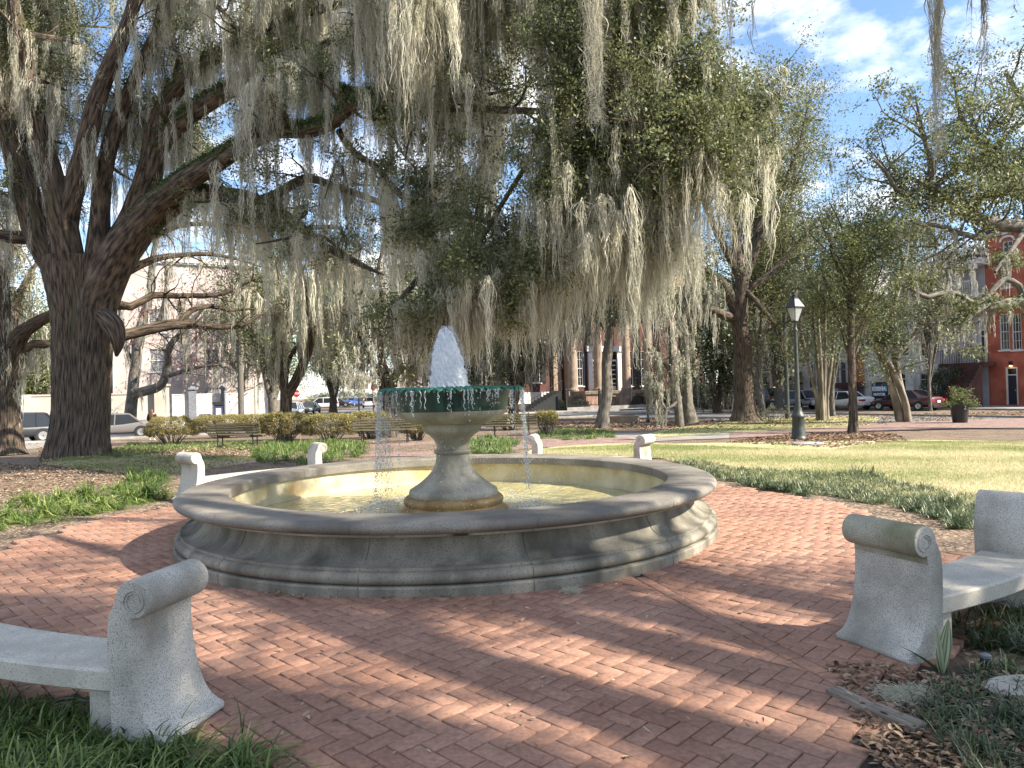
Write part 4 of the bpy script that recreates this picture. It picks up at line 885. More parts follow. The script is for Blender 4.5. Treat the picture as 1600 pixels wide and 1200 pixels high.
# ---------------------------------------------------------------- individually placed trees of the square
# left edge oak
T, b = auto_tree('x', '', 10, 28, (-260, 75, 60, 560), .50, M['bark'], M['leaf'], nl=11, mossn=190, twig_pm=1.1, twigL=1.9, fork=.55, leafp=.8)
w = T.limb([(15, 560, 28, 16), (30, 525, 27.6, 13), (55, 505, 27, 10), (85, 490, 26, 8)], k=8)
w = T.limb([(20, 600, 28, 10), (40, 545, 28, 8), (70, 538, 28, 7), (110, 540, 28, 4)], k=8); T.moss_along(w, 16)
finish(T, 'live_oak', 'shaded live oak at the left edge beside the grey crossover', b, M['bark'], M['leaf'], per=24, spread=.32, L=.11, W=.055, moss=dict(Lm=1.6, nstr=34, wid=.035, rad=.18, segs=5))
# bare pale tree behind the silver sedan
def bare_tree(label, px, Y, paths, barkm, twig=1.5, buds=None, name='bare_tree', moss=0, pm=1.6, lv=2):
    g = P(px, 640, Y); b = np.array([g[0], g[1], float(tz(g[0], g[1]))-.05]); T = Tree()
    for pth in paths:
        pth = list(pth); w = T.limb(pth, k=9, step=.5, wob=.05)
        w[0, 2] = min(w[0, 2], w[0, 2]); T.sprout(w, pm, twig, lvl=lv, leafp=.25 if buds else 0, mossp=.08 if moss else 0, t0=.2, up=.35, rmax=.055, nsub=5)
        if moss: T.moss_along(w, moss, .3, 1, .3)
    return T, b
def ypx(px, Y): # pixel row of the ground at depth Y
    p = P(px, 700, Y); z = float(tz(p[0], p[1])); v0 = P(px, 600, Y); v1 = P(px, 700, Y); return 600+100*(v0[2]-z)/(v0[2]-v1[2])+1
Yb = 50
T, b = bare_tree('', 205, Yb, [[(203, ypx(203, Yb), Yb, 11), (205, 640, Yb, 9), (211, 580, Yb, 8), (220, 520, Yb, 8), (235, 460, Yb, 6), (240, 400, Yb, 4), (250, 350, Yb, 2)],
    [(212, 615, Yb, 8), (250, 602, 49, 7), (262, 570, 49, 6), (265, 540, 48, 5), (290, 510, 48, 4), (320, 480, 48, 2)], [(222, 520, Yb, 5), (250, 500, Yb, 4), (262, 450, Yb, 3), (258, 400, Yb, 2)],
    [(255, 590, 49, 4), (300, 575, 48, 3), (340, 570, 48, 2), (370, 580, 48, 1)], [(206, 570, Yb, 4), (190, 520, Yb, 3), (185, 470, Yb, 2)]], M['bark_grey'], buds=True, moss=12, twig=2.4, pm=1.5)
finish(T, 'bare_tree', 'bare pale tree with forked trunk in front of the pink white building', b, M['bark_grey'], M['leaf_red'], per=4, spread=.25, L=.16, W=.10, moss=dict(Lm=1.6, nstr=12, wid=.05, rad=.15, segs=4), mossm=M['moss_far'])
for i, (px, Y, h, lab) in enumerate(((375, 58, 290, 'bare reddish budding tree left of the utility pole'), (425, 56, 300, 'thin bare tree with grey moss between pole and forked oak'), (330, 62, 330, 'slim bare tree in front of the white gate'), (285, 61, 320, 'bare pinkish twigged tree just right of the woman'), (245, 63, 300, 'bare pale tree rising behind the gate pier'), (398, 63, 310, 'bare tree with red buds right of the utility pole'))):
    yb = ypx(px, Y)
    T, b = bare_tree('', px, Y, [[(px, yb, Y, 4), (px+3, yb-60, Y, 3.4), (px-2, yb-120, Y, 3), (px+6, yb-180, Y, 2.2), (px, yb-h*.9, Y, 1)],
        [(px, yb-60, Y, 3), (px+22, yb-120, Y, 2), (px+38, yb-190, Y, 1)], [(px, yb-70, Y, 3), (px-26, yb-130, Y, 2), (px-34, yb-200, Y, 1)], [(px, yb-90, Y, 2), (px+8, yb-150, Y+2, 2), (px+12, yb-h*.8, Y+3, 1)]], M['bark_grey'], buds=True, moss=14, twig=3.2, pm=3.2)
    finish(T, 'bare_tree', lab, b, M['bark_grey'], M['leaf_red'] if i in (0, 3, 5) else M['leaf_light'], per=4, spread=.3, L=.17, W=.10, moss=dict(Lm=2.2, nstr=14, wid=.05, rad=.2, segs=4), mossm=M['moss_far'])
# utility-pole-side dark forked oak
T = Tree(); Y = 33; g = P(443, 650, Y); b = np.array([g[0], g[1], float(tz(g[0], g[1]))-.05])
yb = ypx(443, Y)
ws = [T.limb([(444, yb, Y, 12), (446, 650, Y, 9), (447, 620, Y, 9), (443, 600, Y, 7), (437, 570, Y, 5), (440, 540, Y, 4), (452, 500, Y, 3), (440, 450, Y, 3), (430, 400, Y, 2)], k=10),
      T.limb([(447, 622, Y, 8), (462, 595, Y, 8), (478, 560, Y-.5, 7), (488, 520, Y-1, 6), (478, 470, Y-1.5, 5), (470, 420, Y-2, 5), (455, 370, Y-2, 4), (470, 320, Y-2, 3)], k=9),
      T.limb([(446, 610, Y, 4), (449, 570, Y, 4), (465, 540, Y, 3), (500, 500, Y, 3), (540, 470, Y, 2)], k=7),
      T.limb([(488, 520, Y-1, 4), (520, 480, Y-1, 3), (560, 460, Y-1, 2)], k=7), T.limb([(470, 420, Y-2, 4), (510, 400, Y-2, 3), (560, 395, Y-2, 2)], k=7), T.limb([(452, 500, Y, 3), (420, 470, Y, 2), (390, 450, Y, 2)], k=6)]
for w in ws: T.sprout(w, 1.1, 1.6, leafp=.7, mossp=.1, t0=.4); T.moss_along(w, 20, .35, 1, .3)
finish(T, 'live_oak', 'dark forked oak draped in moss right of the slatted bench', b, M['bark'], M['leaf'], per=20, spread=.35, L=.14, W=.07, moss=dict(Lm=2.6, nstr=30, wid=.035, rad=.2, segs=6, floor=1.9))
# twisted mossy oak behind the bowl
T = Tree(); Y = 31; g = P(607, 650, Y); b = np.array([g[0], g[1], float(tz(g[0], g[1]))-.05]); yb = ypx(607, Y)
ws = [T.limb([(607, yb, Y, 15), (607, 650, Y, 11), (603, 610, Y, 10), (598, 570, Y, 7), (592, 530, Y, 5), (600, 480, Y, 4), (590, 430, Y, 3), (600, 380, Y, 2)], k=10),
      T.limb([(606, 610, Y, 8), (622, 580, Y, 6), (640, 560, Y-.5, 5), (650, 535, Y-1, 4), (690, 500, Y-1, 3), (740, 480, Y-1, 2)], k=8),
      T.limb([(600, 590, Y, 5), (575, 560, Y, 4), (560, 520, Y, 3), (545, 480, Y, 2)], k=7), T.limb([(625, 580, Y, 4), (665, 560, Y, 3), (700, 555, Y, 2)], k=7),
      T.limb([(592, 530, Y, 4), (620, 480, Y+.5, 3), (660, 440, Y+1, 2)], k=7), T.limb([(580, 592, 30, 4), (560, 590, 29, 3), (545, 580, 28, 2), (520, 575, 28, 1)], k=6)]
for w in ws: T.sprout(w, 1.2, 1.5, leafp=.55, mossp=.2, t0=.3); T.moss_along(w, 30, .25, 1, .35)
finish(T, 'live_oak', 'gnarled oak smothered in hanging moss behind the left side of the bowl', b, M['bark'], M['leaf'], per=18, spread=.35, L=.13, W=.07, moss=dict(Lm=2.4, nstr=32, wid=.035, rad=.2, segs=6, floor=1.4), mossm=M['moss_far'])
# centre tree with straight trunk in front of the portico
T = Tree(); Y = 37; g = P(943, 650, Y); b = np.array([g[0], g[1], float(tz(g[0], g[1]))-.05]); yb = ypx(943, Y)
t0_ = T.limb([(942, yb, Y, 13), (943, 645, Y, 9.5), (948, 610, Y, 8.5), (947, 570, Y, 8), (951, 540, Y, 7.5), (953, 510, Y, 7)], k=14, rough=.12)
ws = [T.limb([(952, 520, Y, 6), (940, 505, Y, 5), (900, 480, Y, 5), (860, 440, Y, 3), (830, 400, Y, 2)], k=7), T.limb([(953, 515, Y, 6), (975, 470, Y, 5), (1010, 420, Y, 4), (1040, 360, Y, 2)], k=7),
      T.limb([(952, 512, Y, 6), (945, 450, Y, 5), (925, 380, Y, 4), (930, 310, Y, 2)], k=7), T.limb([(952, 512, Y, 5), (900, 420, Y-1, 4), (865, 340, Y-2, 2)], k=7), T.limb([(952, 512, Y, 5), (990, 400, Y-1, 4), (985, 310, Y-2, 2)], k=7)]
for w in ws: T.sprout(w, 1.8, 2.4, leafp=1, mossp=.1, t0=.2, up=.1, nsub=5); T.moss_along(w, 46, .3, 1, .4)
finish(T, 'live_oak', 'slim straight oak before the columned portico', b, M['bark_grey'], M['leaf_grey'], per=30, spread=.42, L=.13, W=.06, moss=dict(Lm=2.6, nstr=28, wid=.035, rad=.22, segs=6, floor=2.6), mossm=M['moss_far'])
# mossy leaning multi stem right of the portico
T = Tree(); Y = 38; g = P(1070, 650, Y); b = np.array([g[0], g[1], float(tz(g[0], g[1]))-.05]); yb = ypx(1060, Y)
ws = [T.limb([(1062, yb, Y-1, 7), (1058, 620, Y-1, 6), (1052, 580, Y-1, 5), (1050, 530, Y-1, 4), (1040, 480, Y-1, 3), (1020, 440, Y-1, 2)], k=8),
      T.limb([(1078, yb-6, Y, 13), (1074, 630, Y, 9), (1070, 580, Y, 9), (1068, 530, Y, 8), (1066, 480, Y, 6), (1075, 430, Y, 4), (1060, 380, Y, 2)], k=10, rough=.15),
      T.limb([(1052, 590, Y-1, 3), (1030, 555, Y-1, 3), (1012, 545, Y-1, 2)], k=6), T.limb([(1068, 500, Y, 4), (1100, 470, Y, 3), (1120, 430, Y, 2)], k=6), T.limb([(1064, 620, Y-1, 3), (1040, 640, Y-1.4, 2.5), (1025, 600, Y-1.4, 2), (1015, 570, Y-1.4, 1)], k=6)]
for w in ws: T.sprout(w, 1.6, 1.4, leafp=.5, mossp=.25, t0=.3); T.moss_along(w, 22, .3, 1, .2)
finish(T, 'mossy_tree', 'pale mossy leaning tree right of the iron railing', b, M['bark_grey'], M['leaf_grey'], per=22, spread=.35, L=.13, W=.06, moss=dict(Lm=1.3, nstr=26, wid=.04, rad=.15, segs=5), mossm=M['moss_far'])
# big dark trunk oak centre right
T = Tree(); Y = 42; g = P(1163, 650, Y); b = np.array([g[0], g[1], float(tz(g[0], g[1]))-.05]); yb = ypx(1163, Y)
t0_ = T.limb([(1165, yb, Y, 28), (1164, yb-12, Y, 20), (1163, 620, Y, 16), (1161, 570, Y, 14), (1157, 520, Y, 13), (1155, 480, Y, 13), (1160, 440, Y, 10)], k=16, rough=.1)
ws = [T.limb([(1156, 495, Y, 11), (1140, 462, Y, 10), (1125, 440, Y, 8), (1095, 420, Y, 6), (1070, 400, Y, 5), (1050, 370, Y, 3)], k=9),
      T.limb([(1152, 500, Y, 8), (1125, 490, Y-.5, 7), (1095, 478, Y-1, 5), (1050, 470, Y-1, 3)], k=8),
      T.limb([(1160, 440, Y, 9), (1150, 380, Y, 7), (1155, 320, Y, 5), (1145, 250, Y, 4), (1150, 160, Y, 2)], k=8), T.limb([(1160, 440, Y, 9), (1185, 380, Y, 6), (1215, 310, Y, 4), (1255, 210, Y, 2)], k=8),
      T.limb([(1158, 460, Y, 7), (1200, 430, Y, 5), (1240, 390, Y, 4), (1280, 340, Y, 2)], k=8), T.limb([(1155, 430, Y, 7), (1110, 340, Y, 5), (1085, 260, Y, 4), (1080, 180, Y, 2)], k=8),
      T.limb([(1165, 420, Y, 6), (1200, 300, Y+1, 4), (1210, 200, Y+1, 3), (1180, 110, Y+1, 2)], k=8), T.limb([(1160, 450, Y, 5), (1190, 480, Y-1, 4), (1215, 520, Y-1, 3), (1225, 560, Y-1, 1)], k=6)]
for w in ws: T.sprout(w, 2.4, 3.0, leafp=1, mossp=.02, t0=.4, up=.45, nsub=6); T.moss_along(w, 5, .3, 1, .3)
finish(T, 'live_oak', 'tall live oak with thick dark trunk left of the lamp post', b, M['bark'], M['leaf_olive'], per=22, spread=.38, L=.17, W=.07, moss=dict(Lm=1.6, nstr=20, wid=.05, rad=.2, segs=5), mossm=M['moss_far'])
# crape myrtle group behind the lamp
T = Tree(); Y = 41; g = P(1286, 650, Y); b = np.array([g[0], g[1], float(tz(g[0], g[1]))-.05]); yb = ypx(1286, Y)
ws = [T.limb([(1281+dx, yb, Y+dy, 3.6), (1279+dx*1.1, 620, Y+dy, 3.0), (1270+dx*2.4, 560, Y+dy, 2.6), (1262+dx*3.4, 510, Y+dy, 2.2), (1256+dx*4.5, 440, Y+dy, 1.5)], k=8) for dx, dy in ((-3, 0), (3, .4), (8, -.2), (12, .3), (5, -.5))]
for w in ws: T.sprout(w, 1.5, 1.5, leafp=.9, mossp=0, t0=.45, up=.4)
finish(T, 'crape_myrtle', 'smooth stemmed crape myrtle clump between the lamp and the white sedan', b, M['bark_pale'], M['leaf_grey'], per=26, spread=.34, L=.15, W=.07)
# leaning crape myrtle with evergreen crown
T = Tree(); Y = 37; g = P(1410, 650, Y); b = np.array([g[0], g[1], float(tz(g[0], g[1]))-.05]); yb = ypx(1410, Y)
ws = [T.limb([(1408, yb, Y, 8), (1400, 625, Y, 6), (1390, 595, Y, 5.4), (1374, 550, Y, 4.6), (1362, 500, Y, 4), (1345, 440, Y, 3), (1340, 380, Y, 1.5)], k=9),
      T.limb([(1414, yb, Y+.3, 7), (1410, 620, Y+.3, 5.6), (1404, 590, Y+.3, 4.6), (1396, 540, Y+.3, 5), (1395, 480, Y, 4), (1410, 420, Y, 3), (1400, 360, Y, 1.5)], k=9),
      T.limb([(1420, yb, Y-.3, 6), (1412, 620, Y-.3, 5), (1385, 560, Y-.3, 4), (1350, 520, Y-.5, 3), (1320, 480, Y-.5, 1.5)], k=7), T.limb([(1400, 560, Y, 4), (1430, 520, Y, 3), (1450, 480, Y, 1.5)], k=6)]
for w in ws: T.sprout(w, 2.4, 1.8, leafp=1, mossp=0, t0=.42, up=.3, nsub=5)
finish(T, 'crape_myrtle', 'leaning smooth barked tree in front of the dark red sedan', b, M['bark_pale'], M['leaf_grey'], per=34, spread=.34, L=.15, W=.07)
# young straight evergreen
T = Tree(); Y = 25.5; g = P(1333, 668, Y); b = np.array([g[0], g[1], float(tz(g[0], g[1]))-.03]); yb = ypx(1333, Y)
t0_ = T.limb([(1333, yb, Y, 9), (1333, 650, Y, 6.5), (1331, 600, Y, 6), (1330, 540, Y, 5.5), (1330, 480, Y, 5), (1332, 420, Y, 3), (1338, 350, Y, 1.5)], k=12)
ws = [T.limb([(1330+s*2, 565-i*26, Y, 1.8), (1330+s*(16+8*(i % 3)), 520-i*28, Y+random.uniform(-.6, .6), 1.3), (1330+s*(34+16*((i*2) % 3)), 460-i*24, Y+random.uniform(-1.2, 1.2), 1)], k=6) for i in range(7) for s in (-1, 1)]
for w in ws+[t0_[len(t0_)//2:]]: T.sprout(w, 3.2, 1.5, leafp=1, mossp=0, t0=.15, up=.4, nsub=6, rmax=.012)
finish(T, 'young_tree', 'young evergreen with one straight trunk in the mulch right of the lamp', b, M['bark'], M['leaf_light'], per=10, spread=.22, L=.11, W=.045)
# ---------------------------------------------------------------- background trees
def bgt(name, label, px, Y, cpx, tr, barkm, leafm, per=22, L=.24, W=.14, sp=.6, mossn=0, **k):
    T, b = auto_tree(name, label, px, Y, cpx, tr, barkm, leafm, mossn=mossn, twigL=k.pop('twigL', 2.4), twig_pm=k.pop('twig_pm', 1.7), **k)
    return finish(T, name, label, b, barkm, leafm, per=per, spread=sp, L=L, W=W, group=None, moss=dict(Lm=2.2, nstr=16, wid=.07, rad=.25, segs=4) if mossn else None, mossm=M['moss_far'])
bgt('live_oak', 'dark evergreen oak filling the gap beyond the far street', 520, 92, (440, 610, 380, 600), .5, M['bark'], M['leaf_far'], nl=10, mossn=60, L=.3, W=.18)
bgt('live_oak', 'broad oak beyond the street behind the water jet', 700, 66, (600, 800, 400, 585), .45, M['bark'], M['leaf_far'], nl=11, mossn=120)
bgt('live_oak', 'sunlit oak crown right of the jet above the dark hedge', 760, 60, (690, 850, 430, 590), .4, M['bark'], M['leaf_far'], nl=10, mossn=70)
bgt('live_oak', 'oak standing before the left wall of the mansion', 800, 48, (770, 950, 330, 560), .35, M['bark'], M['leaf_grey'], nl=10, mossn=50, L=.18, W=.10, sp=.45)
bgt('live_oak', 'yellow green oak crown above the bare trees at left', 425, 44, (350, 480, 330, 520), .3, M['bark_grey'], M['leaf_light'], nl=9, L=.17, W=.09, sp=.45, per=16)
bgt('live_oak', 'small oak behind the silver sedan at far left', 60, 58, (-20, 120, 480, 620), .3, M['bark'], M['leaf_light'], nl=8, L=.2, W=.12, mossn=40)
bgt('live_oak', 'dark oak behind the railing right of the portico', 1120, 56, (1060, 1200, 430, 610), .35, M['bark'], M['leaf_far'], nl=9, mossn=50, per=18)
bgt('live_oak', 'pale green oak beyond the lamp at the street corner', 1215, 60, (1170, 1290, 330, 570), .35, M['bark_grey'], M['leaf_grey'], nl=9, per=12, L=.2, W=.1, mossn=20)
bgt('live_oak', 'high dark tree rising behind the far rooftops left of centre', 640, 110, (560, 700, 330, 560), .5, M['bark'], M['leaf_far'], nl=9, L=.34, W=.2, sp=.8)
bgt('tall_tree', 'tall feathery olive green tree rising behind the thick trunked oak', 1190, 47, (1085, 1300, 95, 360), .22, M['bark_grey'], M['leaf_olive'], nl=16, per=15, L=.17, W=.06, sp=.45, twig_pm=2.2)
bgt('holly_tree', 'slender tree between the crape myrtle and the young evergreen', 1300, 46, (1235, 1350, 270, 560), .16, M['bark_grey'], M['leaf_grey'], nl=8, per=12, L=.17, W=.08, sp=.4)
for lab, px, Y, x0, x1, yt in (('bare winter tree rising behind the young evergreen against the clouds', 1335, 64, 1250, 1440, 150), ('bare twiggy tree in front of the grey house with hanging moss', 1452, 50, 1400, 1510, 290)):
    T, b = auto_tree('x', '', px, Y, (x0, x1, yt, 480), .11, M['bark_grey'], None, nl=16, twig_pm=1.7, twigL=3.4, leafp=0, up=.5, nsub=6, mossn=0 if Y > 60 else 60)
    T.leaf = []
    finish(T, 'bare_tree', lab, b, M['bark_grey'], None, moss=dict(Lm=1.5, nstr=16, wid=.05, rad=.18, segs=4) if Y < 60 else None, mossm=M['moss_far'])
# ---------------------------------------------------------------- buildings
M['brickred'] = mat('red brick wall', (.27, .065, .04), (.42, .125, .08), scale=1.2, rough=.9, c3=(.20, .09, .07), s3=22, p3=(.6, .64), bump=.3, bscale=30)
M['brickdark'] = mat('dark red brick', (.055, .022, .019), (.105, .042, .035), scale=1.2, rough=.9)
M['brickpink'] = mat('pinkish brick', (.36, .20, .15), (.50, .30, .23), scale=1.4, rough=.9, c3=(.5, .42, .36), s3=20, p3=(.58, .64))
M['tan'] = mat('tan stone', (.22, .165, .12), (.32, .25, .185), scale=1.2, rough=.9, c3=(.26, .17, .12), s3=6, p3=(.58, .62))
M['stucco_lav'] = mat('lavender grey stucco', (.30, .29, .31), (.40, .39, .41), scale=.7, rough=.9)
M['stucco_white'] = mat('weathered white stucco', (.46, .46, .45), (.68, .67, .65), scale=.8, rough=.9, c3=(.33, .33, .32), s3=2.5, p3=(.56, .7))
M['stucco_beige'] = mat('beige stucco', (.40, .33, .25), (.52, .44, .34), scale=.7, rough=.9)
M['pinkwhite'] = mat('pale pink stucco', (.38, .315, .29), (.49, .42, .39), scale=.5, rough=.9)
M['wallcream'] = mat('cream garden wall', (.36, .32, .275), (.45, .41, .36), scale=.7, rough=.9)
M['orange'] = mat('orange shutter', (.42, .15, .05), (.55, .22, .08), scale=4, rough=.7)
M['slate'] = mat('slate roof', (.10, .11, .13), (.18, .19, .22), scale=5, rough=.7, stretch=(1, 1, 3))
M['trim'] = mat('white trim', (.48, .47, .45), (.60, .59, .57), scale=2, rough=.6)
M['navy'] = mat('navy door paint', (.02, .022, .035), rough=.4)
M['wood'] = mat('weathered bench slats', (.13, .10, .065), (.30, .25, .17), scale=4, rough=.85, stretch=(.4, 4, 4), bump=.3, bscale=30)
M['doorwood'] = mat('varnished door', (.28, .12, .05), (.40, .19, .08), scale=3, rough=.5)
M['warm'] = mat('lamp glow', (1, .6, .25), rough=.5, emit=(1, .55, .2, 6))
def text_mesh(cu_, parent, m):
    t = bpy.data.objects.new('tmp', cu_); COL.objects.link(t); me = bpy.data.meshes.new_from_object(t); bpy.data.objects.remove(t); me.materials.clear()
    return link('lettering', me, parent, m)
M['glass_pale'] = mat('glass painted with pale reflection', (.20, .20, .21), rough=.2)  # pale grey is a reflection put into the pane colour
class Facade:
    """local frame: s along U dir, t into the building, z up"""
    def __init__(f, name, label, A, d, width, height, depth, wallm, cat='house', z0=-.45):
        f.A = np.array(A, float); f.d = unit(np.array(d, float)); f.n = np.array([-f.d[1], f.d[0]])
        if np.dot(f.n, f.A) < 0: f.n = -f.n; f.flip = True
        else: f.flip = False
        f.w, f.h, f.dep, f.z0 = width, height, depth, z0; f.wm = wallm; f.op = []
        f.root = thing(name, label, cat, (f.A[0], f.A[1], z0))
    def W(f, s, t, z):
        q = f.A+f.d*s+f.n*t; return (q[0]-f.A[0], q[1]-f.A[1], z)
    def sz(f, px, py, t=0.0):
        """pixel -> (s, z above base) on the facade plane"""
        v = D(px, py); A = f.A+f.n*t; den = v[0]*f.n[0]+v[1]*f.n[1]; k = (A@f.n)/den; p = EYE+v*k; return float((p[:2]-f.A)@f.d), float(p[2]-f.z0)
    def rect(f, px):
        s0, z1 = f.sz((px[0]), px[2]); s1, z0 = f.sz(px[1], px[3]); return min(s0, s1), max(s0, s1), min(z0, z1), max(z0, z1)
    def box(f, mb, s0, s1, t0, t1, z0, z1):
        i = len(mb.v)
        for s, t, z in ((s0,t0,z0),(s1,t0,z0),(s1,t1,z0),(s0,t1,z0),(s0,t0,z1),(s1,t0,z1),(s1,t1,z1),(s0,t1,z1)): mb.v.append(f.W(s, t, z))
        for q in ((0,3,2,1),(4,5,6,7),(0,1,5,4),(1,2,6,5),(2,3,7,6),(3,0,4,7)): mb.f.append([i+k for k in q]); mb.m.append(mb.cm)
    def opening(f, s0, s1, z0, z1): f.op.append((max(s0, .05), min(s1, f.w-.05), max(z0, .02), min(z1, f.h-.05)))
    def build_wall(f, name='wall'):
        S_ = sorted(set([0, f.w]+[round(v, 4) for o in f.op for v in o[:2]])); Z_ = sorted(set([0, f.h]+[round(v, 4) for o in f.op for v in o[2:]]))
        mb = MB()
        for a, b in zip(S_[:-1], S_[1:]):
            for c, d in zip(Z_[:-1], Z_[1:]):
                ms, mz = (a+b)/2, (c+d)/2
                if any(o[0] < ms < o[1] and o[2] < mz < o[3] for o in f.op): continue
                mb.quad(f.W(a, 0, c), f.W(b, 0, c), f.W(b, 0, d), f.W(a, 0, d))
        for o in f.op:
            a, b, c, d = o; r = .18
            mb.quad(f.W(a, 0, c), f.W(a, r, c), f.W(a, r, d), f.W(a, 0, d)); mb.quad(f.W(b, 0, c), f.W(b, 0, d), f.W(b, r, d), f.W(b, r, c))
            mb.quad(f.W(a, 0, c), f.W(b, 0, c), f.W(b, r, c), f.W(a, r, c)); mb.quad(f.W(a, 0, d), f.W(a, r, d), f.W(b, r, d), f.W(b, 0, d))
            # dark room behind the pane
            mb2 = None
        w, h, dp = f.w, f.h, f.dep
        mb.quad(f.W(0, 0, 0), f.W(0, 0, h), f.W(0, dp, h), f.W(0, dp, 0)); mb.quad(f.W(w, 0, 0), f.W(w, dp, 0), f.W(w, dp, h), f.W(w, 0, h))
        mb.quad(f.W(0, dp, 0), f.W(0, dp, h), f.W(w, dp, h), f.W(w, dp, 0)); mb.quad(f.W(0, 0, h), f.W(w, 0, h), f.W(w, dp, h), f.W(0, dp, h))
        return mb.build(name, f.wm, f.root)
    def window(f, s0, s1, z0, z1, cols=2, rows=4, frame=.07, bar=.03, shutters=None, sill=True, fm=None, gm=None, arch=False, name='window'):
        f.opening(s0, s1, z0, z1); fm = fm or M['trim']; mb = MB(); t0, t1 = .08, .14
        f.box(mb, s0, s0+frame, t0-.02, t1, z0, z1); f.box(mb, s1-frame, s1, t0-.02, t1, z0, z1)
        f.box(mb, s0+frame, s1-frame, t0-.02, t1, z0, z0+frame); f.box(mb, s0+frame, s1-frame, t0-.02, t1, z1-frame, z1)
        for k in range(1, cols): s = s0+(s1-s0)*k/cols; f.box(mb, s-bar/2, s+bar/2, t0, t1-.01, z0+frame, z1-frame)
        for k in range(1, rows):
            z = z0+(z1-z0)*k/rows; b = bar*(2.2 if k*2 == rows else 1); f.box(mb, s0+frame, s1-frame, t0+.005, t1-.012, z-b/2, z+b/2)
        wn = mb.build(name, fm, f.root)
        mb = MB(); f.box(mb, s0+.01, s1-.01, t1-.005, t1+.01, z0+.01, z1-.01); mb.build('pane', gm or M['glass'], wn)
        if sill:
            mb = MB(); f.box(mb, s0-.12, s1+.12, -.08, .05, z0-.12, z0-.003); mb.build('sill', fm, wn)
        if arch:
            mb = MB(); n = 8; c = (s0+s1)/2; r = (s1-s0)/2+.06
            for k in range(n):
                a, b = math.pi*k/n, math.pi*(k+1)/n; hh = .3
                q = [(c+r*math.cos(a), z1-.02+hh*math.sin(a)), (c+r*math.cos(b), z1-.02+hh*math.sin(b)), (c+(r+.15)*math.cos(b), z1+(hh+.15)*math.sin(b)), (c+(r+.15)*math.cos(a), z1+(hh+.15)*math.sin(a))]
                mb.quad(*[f.W(s, -.05, z) for s, z in q])
            mb.build('arch', fm, wn)
        if shutters:
            for a, b in ((s0-(s1-s0)*.52, s0-.03), (s1+.03, s1+(s1-s0)*.52)):
                mb = MB(); f.box(mb, a, b, -.06, -.01, z0, z1)
                for k in range(14): z = z0+.08+(z1-z0-.16)*k/14; f.box(mb, a+.05, b-.05, -.075, -.06, z, z+.06)
                mb.build('shutter', shutters, f.root)
    def door(f, s0, s1, z0, z1, dm, fm=None, transom=True, panels=True):
        f.opening(s0, s1, z0, z1); fm = fm or M['trim']; mb = MB(); fr = .1
        f.box(mb, s0, s0+fr, .02, .16, z0, z1); f.box(mb, s1-fr, s1, .02, .16, z0, z1); f.box(mb, s0+fr, s1-fr, .02, .16, z1-fr, z1)
        zt = z0+(z1-z0)*(.78 if transom else .97)
        f.box(mb, s0+fr, s1-fr, .03, .15, zt, zt+.08); d = mb.build('door', fm, f.root)
        mb = MB(); f.box(mb, s0+fr, s1-fr, .10, .14, z0+.01, zt)
        if panels:
            for (a, b, c, e) in ((.15, .45, .08, .42), (.55, .85, .08, .42), (.15, .45, .5, .92), (.55, .85, .5, .92)):
                w, h = s1-s0-2*fr, zt-z0; f.box(mb, s0+fr+w*a, s0+fr+w*b, .085, .10, z0+h*c, z0+h*e)
        mb.build('door_leaf', dm, d)
        if transom: mb = MB(); f.box(mb, s0+fr, s1-fr, .12, .135, zt+.08, z1-fr); mb.build('transom', M['glass'], d)
        mb = MB(); f.box(mb, s0+fr+.08, s0+fr+.13, .04, .09, z0+1.0, z0+1.12); mb.build('handle', M['alloy'], d)
    def cornice(f, z, h=.35, out=.35, m=None, s0=None, s1=None):
        mb = MB(); a, b = (-.1 if s0 is None else s0), (f.w+.1 if s1 is None else s1)
        f.box(mb, a, b, -out, .0-.003, z, z+h); f.box(mb, a+.05, b-.05, -out*.6, -.004, z-h*.5, z-.002)
        n = int((b-a)/.55)
        for k in range(n): s = a+.2+k*.55; f.box(mb, s, s+.14, -out*.85, -out*.6-.002, z-h*.45, z-.003)
        mb.build('cornice', m or M['trim'], f.root)
ROWD = -NN if False else np.array(NN)   # along the right hand row, away from the camera
RW = 57.2
def rowA(px):  # point on the row line seen at column px
    v = D(px, 600); k = RW/(v[0]*UU[0]+v[1]*UU[1]); return np.array([v[0]*k, v[1]*k])
def rowF(name, label, p0, p1, h, wm, depth=12):
    a, b = rowA(p0), rowA(p1); L = np.linalg.norm(b-a); return Facade(name, label, a, b-a, L, h, depth, wm)
# red brick house
f = rowF('brick_house', 'red brick house at the right edge with navy door and white sash windows', 1700, 1546, 13.5, M['brickred'])
def R_(px): return f.rect(px)
for r in ((1561, 1578, 491, 546), (1580, 1597, 491, 546)): f.window(*R_(r), cols=3, rows=4, shutters=None)
for r in ((1566, 1580, 414, 448), (1566, 1583, 378, 392)): f.window(*R_(r), cols=2, rows=2, arch=True)
f.window(*R_((1622, 1640, 491, 546)), cols=3, rows=4); f.window(*R_((1622, 1640, 400, 440)), cols=3, rows=4)
s0, s1, z0, z1 = R_((1571, 1592, 574, 640)); f.door(s0, s1, .15, z1, M['navy'])
mb = MB(); c = (s0+s1)/2
f.box(mb, c-.10, c+.10, -.18, -.02, z1+.12, z1+.42); lt = mb.build('porch_light', M['black'], f.root)
mb = MB(); f.box(mb, c-.07, c+.07, -.14, -.06, z1+.05, z1+.12); mb.build('bulb', M['warm'], lt)
f.cornice(12.9); f.build_wall()
